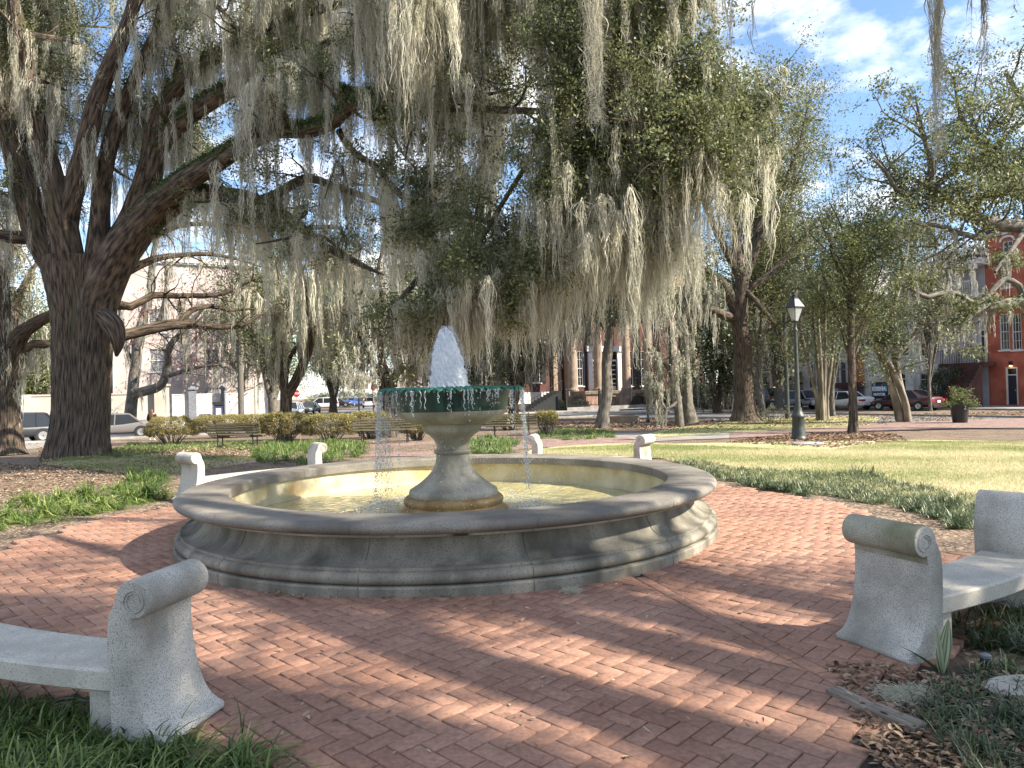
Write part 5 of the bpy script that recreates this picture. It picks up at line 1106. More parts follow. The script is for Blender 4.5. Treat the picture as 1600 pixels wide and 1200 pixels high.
# white and lavender house with recessed porch
f = rowF('stucco_house', 'tall pale grey house with stacked porch and stair beside the red house', 1545, 1462, 11.6, M['stucco_lav'])
f.window(*R_((1512, 1524, 420, 478)), cols=2, rows=4)
s0, s1, z0, z1 = R_((1530, 1541, 515, 566)); f.door(s0, s1, z0, z1, M['navy'])
f.window(*R_((1476, 1488, 425, 470)), cols=2, rows=4)
# porch: slab, columns, balustrade
mb = MB(); sA, zA = f.sz(1544, 468); sB, _ = f.sz(1492, 468); s0, s1 = min(sA, sB), max(sA, sB)
for py, th in ((470, .35), (418, .45), (404, .5)):
    z = f.sz(1515, py)[1]; mb = MB(); f.box(mb, s0-.2, s1+.2, -2.0, -.01, z, z+th); mb.build('porch_slab', M['stucco_white'], f.root)
zc0 = f.sz(1515, 470)[1]+.35; zc1 = f.sz(1515, 418)[1]
for px in (1542, 1515, 1494):
    s = f.sz(px, 450)[0]; mb = MB(); f.box(mb, s-.12, s+.12, -1.9, -1.66, zc0, zc1); f.box(mb, s-.22, s+.22, -1.98, -1.58, zc1-.4, zc1-.002); mb.build('column', M['trim'], f.root)
mb = MB(); f.box(mb, s0, s1, -1.85, -1.80, zc0+.9, zc0+1.0)
for k in range(int((s1-s0)/.16)): f.box(mb, s0+k*.16, s0+k*.16+.04, -1.84, -1.81, zc0+.02, zc0+.9)
mb.build('balustrade', M['trim'], f.root)
# stair with iron rail to the raised door
sd, zd = f.sz(1535, 566); mb = MB(); n = 12
for k in range(n): f.box(mb, sd-.8, sd+.8, -1.6-(k+1)*.28, -1.6-k*.28, 0, zd*(1-(k+1)/(n+1)))
f.box(mb, sd-1.0, sd+2.4, -1.6, -.01, zd-.3, zd-.02); mb.build('stair', M['brickdark'], f.root)
mb = MB()
for k in range(19): s = sd-1+k*.18; f.box(mb, s, s+.025, -1.58, -1.55, zd, zd+.95)
f.box(mb, sd-1, sd+2.4, -1.59, -1.54, zd+.95, zd+1.0)
for sx_ in (sd-.8, sd+.8):
    for k in range(12): f.box(mb, sx_-.015, sx_+.015, -1.7-k*.28, -1.67-k*.28, zd*(1-(k+1)/13), zd*(1-(k+1)/13)+.95)
mb.build('railing', M['black'], f.root)
f.cornice(11.2); f.build_wall()
f = rowF('stucco_house', 'weathered white house front with tall dark paned windows behind the leaning tree', 1462, 1392, 11.4, M['stucco_white'])
f.window(*R_((1436, 1457, 505, 556)), cols=3, rows=4); f.window(*R_((1437, 1458, 436, 480)), cols=3, rows=4); f.window(*R_((1437, 1461, 584, 602)), cols=3, rows=2, arch=True)
f.window(*R_((1402, 1420, 505, 556)), cols=3, rows=4); f.window(*R_((1402, 1420, 436, 480)), cols=3, rows=4)
s0, s1, z0, z1 = R_((1404, 1418, 582, 640)); f.door(s0, s1, .15, z1, M['black'])
for px in (1424, 1461):
    mb = MB(); s = f.sz(px, 600)[0]; f.box(mb, s-.35, s+.35, -.25, -.004, 0, 3.4); mb.build('buttress', M['stucco_white'], f.root)
f.cornice(11.0); f.build_wall()
f = rowF('shop', 'white fronted shop with light blue and navy campaign sign in its window', 1392, 1352, 9.5, M['stucco_white'])
s0, s1, z0, z1 = R_((1359, 1390, 595, 640)); f.window(s0, s1, .5, z1, cols=1, rows=1, frame=.14, name='shop_window'); f.window(*R_((1362, 1385, 505, 550)), cols=2, rows=4)
def panel(f, name, s0, s1, z0, z1, m, t0=-.02, t1=.05): mb = MB(); f.box(mb, s0, s1, t0, t1, z0, z1); return mb.build(name, m, f.root)
M['blue1'] = mat('sign light blue', (.10, .42, .68), rough=.5); M['blue2'] = mat('sign navy', (.03, .028, .09), rough=.5); M['letter'] = mat('sign lettering', (.85, .85, .85), rough=.5)
zb, zt = .75, z1-.25
h = zt-zb; panel(f, 'sign_top', s0+.2, s1-.2, zb+h*.80, zt, M['blue2']); panel(f, 'sign_name', s0+.2, s1-.2, zb+h*.42, zb+h*.795, M['blue1']); panel(f, 'sign_office', s0+.2, s1-.2, zb, zb+h*.415, M['blue2'])
def text(f, body, s_c, z_c, size, m, t=-.035, bold=.012, to=None):
    cu_ = bpy.data.curves.new('lettering', 'FONT'); cu_.body = body; cu_.size = size; cu_.align_x = 'CENTER'; cu_.align_y = 'CENTER'; cu_.extrude = .008; cu_.offset = bold
    o = text_mesh(cu_, f.root, m)
    p = f.W(s_c, t, z_c); o.location = p
    xd = Vector((-f.d[0], -f.d[1], 0)) if f.d[0]*cr[0]+f.d[1]*cr[1] < 0 else Vector((f.d[0], f.d[1], 0))
    o.matrix_local = Matrix.Translation(p) @ Matrix([[xd.x, 0, -f.n[0], 0], [xd.y, 0, -f.n[1], 0], [0, 1, 0, 0], [0, 0, 0, 1]]); return o
text(f, 'KESHA', (s0+s1)/2, zb+h*.60, h*.36, M['letter'], bold=.03); text(f, 'MAYOR', (s0+s1)/2, zb+h*.21, h*.26, M['letter'], bold=.02)
f.cornice(9.1); f.build_wall()
f = rowF('stucco_house', 'lavender grey house with white window and orange shuttered bay', 1352, 1258, 12.2, M['stucco_lav'])
f.window(*R_((1303, 1313, 566, 600)), cols=2, rows=3, frame=.14); panel(f, 'shutter', *R_((1314, 1322, 566, 604))[:4], m=M['black']); 
s0, s1, z0, z1 = R_((1337, 1351, 557, 598)); f.window(s0, s1, z0, z1, cols=2, rows=1, gm=M['orange'], fm=M['orange'], arch=True)
s0, s1, z0, z1 = R_((1310, 1351, 606, 640)); panel(f, 'garage_door', s0, s1, .1, z1, M['slate'], t0=-.06, t1=-.01)
s0, s1, z0, z1 = R_((1312, 1351, 598, 606)); panel(f, 'balcony', s0, s1, z0, z1, M['brickdark'], t0=-.9, t1=-.01)
for x in (1272, 1290, 1330):
    f.window(*R_((x, x+9, 500, 535)), cols=2, rows=4); f.window(*R_((x, x+9, 440, 470)), cols=2, rows=4)
f.window(*R_((1270, 1280, 570, 605)), cols=2, rows=3, shutters=M['black'])
f.cornice(11.8); f.build_wall()
f = rowF('stucco_house', 'beige house behind the lamp post with arched wooden doorway and awnings', 1258, 1172, 13, M['stucco_beige'])
s0, s1, z0, z1 = R_((1206, 1224, 583, 634)); f.door(s0, s1, .1, z1, M['doorwood'], fm=M['doorwood'])
f.window(s0, s1, z1+.1, z1+.9, cols=3, rows=1, arch=True)
for x0_, x1_ in ((1176, 1203), (1227, 1256)):
    a, b, c, d = R_((x0_, x1_, 598, 636)); panel(f, 'shopfront', a, b, .3, d, M['glass_shop'], t0=-.02, t1=.02)
    mb = MB(); mb.poly([f.W(a, -.02, d+1.0), f.W(b, -.02, d+1.0), f.W(b, -1.2, d+.1), f.W(a, -1.2, d+.1)]); f.box(mb, a, b, -1.22, -1.2, d-.2, d+.1); mb.build('awning', M['black'], f.root)
    f.window(*R_((x0_+4, x0_+14, 510, 545)), cols=2, rows=4); f.window(*R_((x0_+4, x0_+14, 440, 470)), cols=2, rows=4)
a, b, _, d = R_((1232, 1256, 560, 565)); mb = MB(); f.box(mb, a, b, -1.0, -.01, d-2.0, d-1.85)
for k in range(int((b-a)/.12)): f.box(mb, a+k*.12, a+k*.12+.02, -1.0, -.98, d-1.85, d-.95)
f.box(mb, a, b, -1.01, -.97, d-.95, d-.9); mb.build('balcony', M['black'], f.root)
f.cornice(12.6); f.build_wall()
# ---- mansion at the back
def backA(px, Nn):
    v = D(px, 600); k = Nn/(v[0]*NN[0]+v[1]*NN[1]); return np.array([v[0]*k, v[1]*k])
def backF(name, label, p0, p1, Nn, h, wm, depth=14, **k):
    a, b = backA(p0, Nn), backA(p1, Nn); return Facade(name, label, a, b-a, np.linalg.norm(b-a), h, depth, wm, **k)
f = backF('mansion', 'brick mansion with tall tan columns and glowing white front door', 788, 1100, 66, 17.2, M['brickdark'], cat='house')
porch_z = f.sz(950, 610)[1]
# left white bay
s0, s1, z0, z1 = f.rect((828, 845, 553, 598)); f.window(s0, s1, z0, z1, cols=2, rows=4, shutters=M['black'], frame=.12)
sl_ = f.sz(861, 600)[0]; mb = MB(); f.box(mb, -.05, sl_-.0, -.10, -.004, porch_z-1.2, z0-1.0); f.box(mb, -.05, s0-1.3, -.10, -.004, z0-1, z1+1.0); f.box(mb, s1+1.3, sl_, -.10, -.004, z0-1, z1+1.0); f.box(mb, -.05, sl_, -.10, -.004, z1+1.0, z1+4)
mb.build('white_bay', M['trim'], f.root)
s0, s1, z0, z1 = f.rect((861, 876, 530, 640)); panel(f, 'corner_pier', s0, s1, 0, 13.5, M['tan'], t0=-.35, t1=-.01)
s0, s1, z0, z1 = f.rect((877, 888, 530, 640)); panel(f, 'corner_pier', s0, s1, 0, 13.5, M['tan'], t0=-1.2, t1=-.36)
# portico floor, arches, columns, entablature
pa, pb = f.sz(889, 610)[0], f.sz(1092, 610)[0]; TD = -3.4
mb = MB(); f.box(mb, pa-.3, pb+.3, TD-.2, -.36, porch_z-.35, porch_z); mb.build('porch_floor', M['tan'], f.root); mb = MB(); f.box(mb, pa-.3, pb+.3, TD-.3, -.36, 13.6, 15.2); mb.build('entablature', M['tan'], f.root)
mb = MB(); arcs = [f.rect((a, b, 623, 648)) for a, b in ((912, 935), (952, 977), (993, 1017), (1034, 1056))]; xs = [pa]
prev = pa
for (a, b, c, d) in arcs:
    a += .4; b += .4; f.box(mb, prev, a, TD, TD+.5, 0, porch_z-.36); n = 8; d = porch_z-1.05; r = (b-a)/2; mdl = (a+b)/2
    for k in range(n):
        x0, x1 = a+(b-a)*k/n, a+(b-a)*(k+1)/n; z = d+.42*math.sqrt(max(0, 1-((x0+x1)/2-mdl)**2/r**2)); f.box(mb, x0, x1, TD+.002, TD+.498, z, porch_z-.365)
    prev = b
f.box(mb, prev, pb, TD, TD+.5, 0, porch_z-.36); mb.build('arcade', M['brickpink'], f.root)
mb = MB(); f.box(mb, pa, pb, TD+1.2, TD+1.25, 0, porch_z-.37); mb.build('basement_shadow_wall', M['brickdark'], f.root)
for px in (898, 938, 982, 1016, 1056, 1088):
    s = f.sz(px, 600, t=TD)[0]; mb = MB(); q = f.W(s, TD+.35, 0)
    mb.lathe([(.62, porch_z), (.62, porch_z+.2), (.52, porch_z+.3), (.50, porch_z+.5), (.47, porch_z+6), (.42, 12.6), (.44, 12.7), (.60, 12.9), (.62, 13.1), (.62, 13.59)], c=(q[0], q[1], 0), n=20); mb.build('column', M['tan'], f.root, smooth=True)
# the white door surround
s0, s1, z0, z1 = f.rect((917, 971, 541, 611)); z0 = porch_z; mid = (s0+s1)/2; w = s1-s0
f.opening(s0+w*.14, s1-w*.14, z0+.01, z1-.9)
mb = MB(); f.box(mb, s0, s0+w*.13, -.25, -.004, z0, z1-.6); f.box(mb, s1-w*.13, s1, -.25, -.004, z0, z1-.6); f.box(mb, s0-.2, s1+.2, -.4, -.004, z1-.6, z1); f.box(mb, s0+w*.13, s1-w*.13, .03, .16, z1-1.7, z1-1.5)
for k in (.36, .64): f.box(mb, s0+w*k-.08, s0+w*k+.08, .02, .17, z0, z1-.9)
dr = mb.build('door', M['white'], f.root)
mb = MB(); f.box(mb, s0+w*.25, s0+w*.63, .08, .13, z0, z1-1.71); mb.build('door_leaf', M['white'], dr)
mb = MB(); f.box(mb, s0+w*.14, s1-w*.14, .165, .18, z0, z1-.9); mb.build('pane', M['glass'], dr)
mb = MB()
for a, b in ((.15, .24), (.655, .85)):
    for k in range(6): z = z0+.2+(z1-1.9-z0)*k/6; f.box(mb, s0+w*a, s0+w*b, .10, .13, z, z+.12)
    f.box(mb, s0+w*a, s0+w*b, .09, .135, z0, z0+.5)
mb.build('sidelight', M['white'], dr)
for a, b in ((901, 912), (978, 990), (1001, 1013), (1064, 1078)):
    s0, s1, z0, z1 = f.rect((a, b, 548, 603)); f.window(s0, s1, z0, z1, cols=2, rows=4, shutters=M['navy'], frame=.1)
for a, b in ((901, 912), (935, 950), (978, 990), (1020, 1032), (1064, 1078)):
    s0, s1, z0, z1 = f.rect((a, b, 470, 512)); f.window(s0, s1, z0, z1, cols=2, rows=4, shutters=M['navy'], frame=.1)
for a in (826, ):
    s0, s1, z0, z1 = f.rect((a, a+16, 470, 515)); f.window(s0, s1, z0, z1, cols=2, rows=4, shutters=M['black'], frame=.1)
mb = MB(); 
lo_, hi = [f.W(a, b, 15.2) for a, b in ((-.6, -.6), (f.w+.6, -.6), (f.w+.6, f.dep), (-.6, f.dep))], [f.W(a, b, 18.6) for a, b in ((.8, 1.0), (f.w-.8, 1.0), (f.w-.8, f.dep-1), (.8, f.dep-1))]
mb.box((0, 0, -90), (.01, .01, .01)); mb = MB()
for k in range(4): mb.quad(lo_[k], lo_[(k+1) % 4], hi[(k+1) % 4], hi[k])
mb.quad(*hi); mb.build('roof', M['slate'], f.root)
f.cornice(14.6, .5, .6); f.build_wall()
for i, (px, t) in enumerate(((921, -2.6), (995, -2.6))):   # potted shrubs on the porch
    s = f.sz(px, 600)[0]; q = f.W(s, t, porch_z); c = (f.A[0]+q[0], f.A[1]+q[1], porch_z+f.z0)
    r = thing('potted_shrub', ('dark potted shrub on the porch left of the white door', 'dark potted shrub on the porch between the right columns')[i], 'potted plant', c)
    mb = MB(); mb.lathe([(.3, 0), (.42, .5), (.46, .55), (.40, .56)], n=14); mb.build('pot', M['black'], r)
    V, F, t_ = leaves(np.array([(0, 0, .8), (0, 0, 1.2), (.1, 0, 1.6), (-.1, .1, 1.0)]), 70, .28, .16, .1); npmesh('foliage', V, F, M['leaf_red'], r, tint=t_)
# ---- left: garden wall, gate, pink-white building
WN = 59.0
def wall_run(name, label, p0, p1, h, m, post=True):
    a, b = backA(p0, WN), backA(p1, WN); r = thing(name, label, 'wall', (a[0], a[1], -.40)); d = b-a; L = np.linalg.norm(d); ang = math.atan2(d[1], d[0]); u = d/L
    mb = MB(); mb.box((u[0]*L/2, u[1]*L/2, h/2), (L, .3, h), rz=ang); mb.build('wall_body', m, r); mb = MB(); mb.box((u[0]*L/2, u[1]*L/2, h+.06), (L+.1, .42, .12), rz=ang); mb.build('wall_cap', m, r)
    mb = MB()
    n = max(1, int(L/7))
    for k in range(n+1): mb.box((u[0]*L*k/n-.0, u[1]*L*k/n, (h+.13)/2), (.55, .46, h+.14), rz=ang)
    mb.build('pier', m, r); return r
wall_run('garden_wall', 'cream stucco garden wall with cap behind the parked sedan', -200, 246, 2.55, M['wallcream'])
a = backA(252, WN-.2); r = thing('gate_pier', 'tall cream gate pier behind the woman', 'gate pier', (a[0], a[1], -.4)); mb = MB(); mb.box((0, 0, 1.55), (1.0, .8, 3.1), rz=math.atan2(UU[1], UU[0])); mb.build('shaft', M['wallcream'], r)
mb = MB(); mb.box((0, 0, 3.18), (1.2, 1.0, .16), rz=math.atan2(UU[1], UU[0])); mb.build('cap', M['wallcream'], r)
for i, (p0, p1, lab) in enumerate(((268, 294, 'white board fence section left of the dark gate post'), (306, 345, 'wide white board fence section right of the dark gate post'), (352, 390, 'pale board fence section beside the utility pole'))):
    a, b = backA(p0, WN), backA(p1, WN); d = b-a; L = np.linalg.norm(d); ang = math.atan2(d[1], d[0]); u = d/L; r = thing('board_fence', lab, 'fence', (a[0], a[1], -.4), group='white fence sections by the gate')
    mb = MB(); n = int(L/.22)
    for k in range(n): mb.box((u[0]*(k+.5)*L/n, u[1]*(k+.5)*L/n, 1.2), (L/n-.02, .05, 2.4), rz=ang)
    mb.build('boards', M['trim'], r); mb = MB(); mb.box((u[0]*L/2, u[1]*L/2, 2.45), (L, .12, .08), rz=ang); mb.build('rail', M['trim'], r)
for px, lab in ((300, 'dark gate post between the white fences'), (348, 'narrow dark gate post right of the bin')):
    a = backA(px, WN-.1); r = thing('gate_post', lab, 'gate post', (a[0], a[1], -.4)); mb = MB(); mb.box((0, 0, 1.4), (.55 if px < 320 else .3, .4, 2.8), rz=math.atan2(UU[1], UU[0])); mb.build('shaft', M['slate'], r)
    mb = MB(); mb.lathe([(.42, 2.8), (.42, 2.9), (.1, 3.1), (.01, 3.12)], n=4, ph=math.pi/4+math.atan2(UU[1], UU[0])); mb.build('cap', M['slate'], r)
a = backA(340, WN-1.2); r = thing('parking_meter_box', 'blue and white meter box with dark hood by the white fence', 'meter box', (a[0], a[1], -.4)); mb = MB(); mb.box((0, 0, .9), (.6, .5, 1.4), rz=.5); mb.build('body', M['blue2'], r)
mb = MB(); mb.box((0, -.01, 1.0), (.35, .53, .7), rz=.5); mb.build('face', M['white'], r); mb = MB(); mb.box((0, 0, 1.72), (.8, .7, .22), rz=.5); mb.build('hood', M['black'], r)
f = backF('apartment_building', 'large pale pink building behind the garden wall at left', 178, 402, 66, 14.2, M['pinkwhite'], cat='building')
for c in range(7):
    for rw in range(3):
        s = 2.6+c*4.1
        if s+1.3 < f.w: f.window(s, s+1.25, 1.2+rw*3.3, 3.1+rw*3.3, cols=2, rows=2, gm=M['glass_pale'])
f.cornice(13.7, .3, .3); f.build_wall()
f = backF('apartment_building', 'bright white building seen behind the left edge tree', -160, 172, 70, 9.0, M['trim'], cat='building')
for c in range(10):
    for rw in range(2):
        s = 2.0+c*4.1
        if s+1.3 < f.w: f.window(s, s+1.4, 3.2+rw*3.0, 4.9+rw*3.0, cols=2, rows=2)
f.build_wall()
f = Facade('brick_building', 'pale pink brick building at the end of the far street', (-26.5, 150), (1, .1), 14, 7.5, 9, M['pinkwhite'], cat='building')
for c in range(4): f.window(1+c*3.2, 2.3+c*3.2, 3.6, 5.4, cols=2, rows=2); f.window(1+c*3.2, 2.3+c*3.2, .9, 2.7, cols=2, rows=2)
f.build_wall()
f = Facade('white_building', 'white corner building beyond the forked oak near the stop sign', (-40, 84), (.96, .28), 10, 8, 10, M['trim'], cat='building')
for c in range(3): f.window(1.2+c*3.0, 2.4+c*3.0, 4.6, 6.4, cols=2, rows=2); f.window(1.2+c*3.0, 2.4+c*3.0, 1.2, 3.0, cols=2, rows=2)
f.build_wall()
# ---------------------------------------------------------------- iron fence before the mansion
def iron_fence(p0, p1, Nn, lab, h=1.55):
    a, b = backA(p0, Nn), backA(p1, Nn); d = b-a; L = np.linalg.norm(d); u = d/L; ang = math.atan2(d[1], d[0]); r = thing('iron_fence', lab, 'fence', (a[0], a[1], -.38))
    mb = MB(); mb.box((u[0]*L/2, u[1]*L/2, .15), (L, .35, .3), rz=ang); mb.build('kerbstone', M['conc'], r)
    mb = MB()
    for z in (.5, h-.15): mb.box((u[0]*L/2, u[1]*L/2, z), (L, .04, .05), rz=ang)
    for k in range(int(L/.16)): mb.box((u[0]*k*.16, u[1]*k*.16, .3+h/2), (.045, .045, h-.05), rz=ang)
    mb.build('bars', M['black'], r)
    for k in range(int(L/4)+1):
        mb = MB(); c = (u[0]*min(k*4, L), u[1]*min(k*4, L), 0); mb.box((c[0], c[1], .95), (.16, .16, 1.9), rz=ang); mb.lathe([(.02, 1.9), (.11, 2.0), (.09, 2.1), (.01, 2.2)], c=(c[0], c[1], 0), n=8); mb.build('post', M['black'], r)
iron_fence(884, 1040, 59.4, 'black iron railing in front of the arcaded porch'); iron_fence(1046, 1180, 59.4, 'black iron railing right of the portico behind the mossy tree')
def dark_stair():
    a = backA(835, 61); r = thing('entry_stair', 'dark side stair climbing to the mansion porch behind the fountain spray', 'stair', (a[0], a[1], -.38)); ang = math.atan2(UU[1], UU[0]); mb = MB()
    for k in range(11): c = UU*(k*.36-1.2); mb.box((c[0], c[1], .09*(k+1)), (.36, 1.8, .18*(k+1)), rz=ang)
    mb.build('steps', M['black'], r); mb = MB()
    for k in range(12): c = UU*(k*.36-1.3)-NN*.9; mb.box((c[0], c[1], .18*k+.5), (.03, .03, 1.0), rz=ang)
    mb.tube([(-UU[0]*1.3-NN[0]*.9, -UU[1]*1.3-NN[1]*.9, 1.0), (UU[0]*2.7-NN[0]*.9, UU[1]*2.7-NN[1]*.9, 3.0)], .03, 6); mb.build('handrail', M['black'], r)
dark_stair()
# ---------------------------------------------------------------- cars
def car(label, paint, loc, head, kind='sedan', L=4.75, Wd=1.82, H=1.45, plate='rear', detail=True):
    """local x forward; head = heading angle (world) of the nose"""
    r = thing('parked_car', label, 'car', loc, head, group='cars parked round the square')
    suv = kind in ('suv', 'van')
    zb = .22 if not suv else .27; belt = H*(.60 if not suv else .58); hood = H*(.56 if not suv else .60); hw = Wd/2; hl = L/2
    if kind == 'sedan': st = [(-hl, .50*H, .62), (-hl+.06, .66*H, .88), (-hl+.30, .70*H, .95), (-hl+.95, .715*H, .99), (-.6, belt, 1), (.8, belt, 1), (hl-1.15, hood*1.08, .99), (hl-.45, hood*.98, .94), (hl-.12, hood*.80, .86), (hl, hood*.55, .70)]
    else: st = [(-hl, .45*H, .70), (-hl+.05, .60*H, .92), (-hl+.35, belt*1.02, .97), (-hl+.95, belt, .99), (-.6, belt, 1), (.9, belt, 1), (hl-1.05, hood*1.04, .99), (hl-.40, hood*.98, .94), (hl-.10, hood*.82, .86), (hl, hood*.55, .72)]
    mb = MB(); sec = []
    for x, zt, wf in st:
        w = hw*wf; b_ = zb+(0.06 if abs(x) > hl-.2 else 0)
        sec.append([(x, -w*.86, b_), (x, -w*.98, b_+.10), (x, -w, b_+(zt-b_)*.45), (x, -w*.985, b_+(zt-b_)*.75), (x, -w*.90, zt-.02), (x, -w*.5, zt+.015), (x, 0, zt+.025),
                    (x, w*.5, zt+.015), (x, w*.90, zt-.02), (x, w*.985, b_+(zt-b_)*.75), (x, w, b_+(zt-b_)*.45), (x, w*.98, b_+.10), (x, w*.86, b_)])
    for s in sec: mb.v += s
    k = 13
    for j in range(len(sec)-1):
        for q in range(k): a = j*k+q; b = j*k+(q+1) % k; mb.f.append([a, b, b+k, a+k]); mb.m.append(0)
    mb.f.append(list(range(k))); mb.m.append(0); mb.f.append([len(mb.v)-k+q for q in range(k)][::-1]); mb.m.append(0)
    o = mb.build('body', paint, r, smooth=True, angle=50); sb = o.modifiers.new('s', 'SUBSURF'); sb.levels = sb.render_levels = 1
    # cabin
    if kind == 'sedan': cab = [(-hl+.85, 0), (-hl+1.55, 1), (-.35, 1.03), (.35, 1), (hl-1.15, 0)]
    elif kind == 'van': cab = [(-hl+.10, 0), (-hl+.30, 1), (-.5, 1.02), (.6, 1), (hl-.95, 0)]
    else: cab = [(-hl+.20, 0), (-hl+.75, .97), (-.5, 1.02), (.35, 1), (hl-1.35, 0)]
    def crs(x, t, wi=0.0):
        w0 = hw*.93-wi; w1 = hw*.68-wi; z = belt-.06+(H-.05-belt+.06)*min(t, 1.0)*1.0; w = w0+(w1-w0)*min(t, 1); return x, w, z+.02*max(0, t-1)*10
    g = MB(); c = [crs(x, t) for x, t in cab]
    for x, w, z in c: g.v += [(x, -w, z), (x, w, z)]
    n = len(c); bz = belt-.08
    for x, w, z in c: g.v += [(x, -hw*.93, bz), (x, hw*.93, bz)]
    for j in range(n-1):
        g.f.append([2*j, 2*j+1, 2*j+3, 2*j+2]); g.m.append(0)
        for s in (0, 1): g.f.append([2*j+s, 2*j+2+s, 2*n+2*j+2+s, 2*n+2*j+s]); g.m.append(0)
    g.build('window', M['glass'], r)
    rf = MB(); c2 = c[1:-1]
    rows = []
    for x, w, z in c2: rows.append([(x, -w*1.02, z-.03), (x, -w*.9, z+.035), (x, 0, z+.065), (x, w*.9, z+.035), (x, w*1.02, z-.03)])
    for s in rows: rf.v += s
    for j in range(len(rows)-1):
        for q in range(4): a = j*5+q; rf.f.append([a, a+1, a+6, a+5]); rf.m.append(0)
    ro = rf.build('roof', paint, r, smooth=True); so_ = ro.modifiers.new('t', 'SOLIDIFY'); so_.thickness = .03
    pl = MB()
    for s in (-1, 1):
        def e(i, f_=1.0): x, w, z = c[i]; return np.array([x, s*w*1.005, z])
        for a, b, wd in ((0, 1, .055), (n-2, n-1, .04)): pl.tube([e(a), e(b)], wd, 5)
        for xx in ((-.05,) if not suv else (-.15, -hl+1.25)):
            z1 = H-.04; pl.tube([(xx, s*hw*.935, bz), (xx-.04, s*hw*.69, z1)], .035, 5)
    pl.build('pillars', paint, r)
    wr = .32 if not suv else .36
    for s in (-1, 1):
        for x in (-hl+.95, hl-.92):
            ar = MB(); ar.cm = 0; nn_ = 20; i0 = len(ar.v)
            ar.lathe([(wr+.05, -.012), (wr+.05, .012)], c=(0, 0, 0), n=24); ar.v = [(x+v[0], s*(hw-.012)+v[2], wr+v[1]) for v in ar.v]; ar.build('wheel_arch', M['black'], r)
            t = MB(); t.lathe([(wr*.62, -.10), (wr*.94, -.11), (wr, -.07), (wr, .07), (wr*.94, .11), (wr*.62, .10)], n=24); t.v = [(x+v[0], s*(hw-.085)+v[2], wr+v[1]) for v in t.v]; w_ = t.build('wheel', M['rubber'], r, smooth=True)
            m2 = MB(); m2.lathe([(wr*.64, 0), (wr*.60, .015), (.02, -.02)], n=20, cap=False)
            m2.v = [(x+v[0], s*(hw+.028)+s*v[2]*1.0, wr+v[1]) for v in m2.v]
            for q in range(7):
                a = 2*math.pi*q/7; ca, sa = math.cos(a), math.sin(a); i = len(m2.v)
                for u_, v_ in ((.03, -.02), (.03, .02), (wr*.6, .035), (wr*.6, -.035)): m2.v.append((x+u_*ca-v_*sa, s*(hw+.036), wr+u_*sa+v_*ca))
                m2.f.append([i, i+1, i+2, i+3]); m2.m.append(0)
            m2.build('rim', M['alloy'], w_)
    for s in (-1, 1):
        m_ = MB(); zz = belt*.86
        m_.box((-hl+.10, s*hw*.72, zz), (.16, hw*.34, .15)); m_.box((-hl+.24, s*hw*.915, zz), (.28, .06, .13)); m_.build('taillight', M['red_light'], r, bevel=.02)
        m_ = MB(); m_.box((hl-.16, s*hw*.66, hood*.80), (.16, hw*.36, .12)); m_.build('headlight', M['headlight'], r, bevel=.03)
        m_ = MB(); m_.box((hl-1.55, s*(hw+.06), belt+.06), (.12, .17, .12)); m_.build('mirror', paint, r, bevel=.03)
    m_ = MB(); m_.box((-hl-.004, 0, belt*.74), (.03, .34, .16)); m_.build('licence_plate', M['white'], r)
    m_ = MB(); m_.box((hl-.03, 0, hood*.62), (.08, hw*1.1, .20)); m_.box((hl+.0, 0, zb+.12), (.08, hw*1.3, .12)); m_.build('grille', M['black'], r, bevel=.02)
    m_ = MB(); m_.box((-hl+.02, 0, zb+.06), (.12, hw*1.5, .14)); m_.build('bumper_trim', M['black'], r)
    return r
def paint(name, c, m=.1): return mat(name, c, rough=.35, metal=m, coat=.5)
def gl(px, Y): p = P(px, 640, Y); return (p[0], p[1], float(tz(p[0], p[1])))
PU = math.atan2(UU[1], UU[0]); PN = math.atan2(NN[1], NN[0])
pa_ = {k: paint('car '+k, v) for k, v in dict(silver=(.022, .024, .03), grey=(.20, .21, .24), tanS=(.15, .14, .138), white=(.72, .72, .72), maroon=(.06, .012, .018), bluegrey=(.22, .26, .32), black=(.012, .012, .014), lblue=(.50, .55, .64), dgreen=(.06, .08, .075), blue=(.02, .08, .35), darkb=(.05, .07, .12)).items()}
def unc(u, n): q = UN(u, n); return (q[0], q[1], float(tz(*q))+.004)
def onN(px, n):
    v = D(px, 600); k = n/(v[0]*NN[0]+v[1]*NN[1]); q = np.array([v[0]*k, v[1]*k]); return (q[0], q[1], float(tz(*q))+.004)
def onU(px, u, py=600):
    v = D(px, py); k = u/(v[0]*UU[0]+v[1]*UU[1]); q = np.array([v[0]*k, v[1]*k]); return (q[0], q[1], float(tz(*q))+.006)
car('silver tan sedan parked behind the great oak trunk', pa_['tanS'], onN(176, 48.2), PU+math.pi, 'sedan', H=1.42)
car('grey crossover parked at the far left edge', pa_['silver'], onN(12, 47.6), PU+math.pi*1.0+.25, 'suv', L=4.8, H=1.66, Wd=1.9)
car('dark red sedan behind the leaning tree', pa_['maroon'], onU(1414, 50.4), PN, 'sedan', L=4.9)
car('white sedan parked beside the orange shuttered house', pa_['white'], onU(1315, 50.5), PN, 'sedan', L=4.9)
car('blue grey crossover behind the lamp post', pa_['bluegrey'], onU(1237, 50.5), PN, 'suv', L=4.6, H=1.6)
car('black vehicle right of the thick dark oak trunk', pa_['black'], onU(1184, 50.5), PN, 'suv', L=4.8, H=1.9)
car('dark car half hidden left of the thick oak trunk', pa_['darkb'], onU(1136, 50.5), PN, 'suv', L=4.6, H=1.6)
def fs(px, Y, z): p = P(px, 620, Y); return (p[0], p[1], z)
aw = math.radians(100)
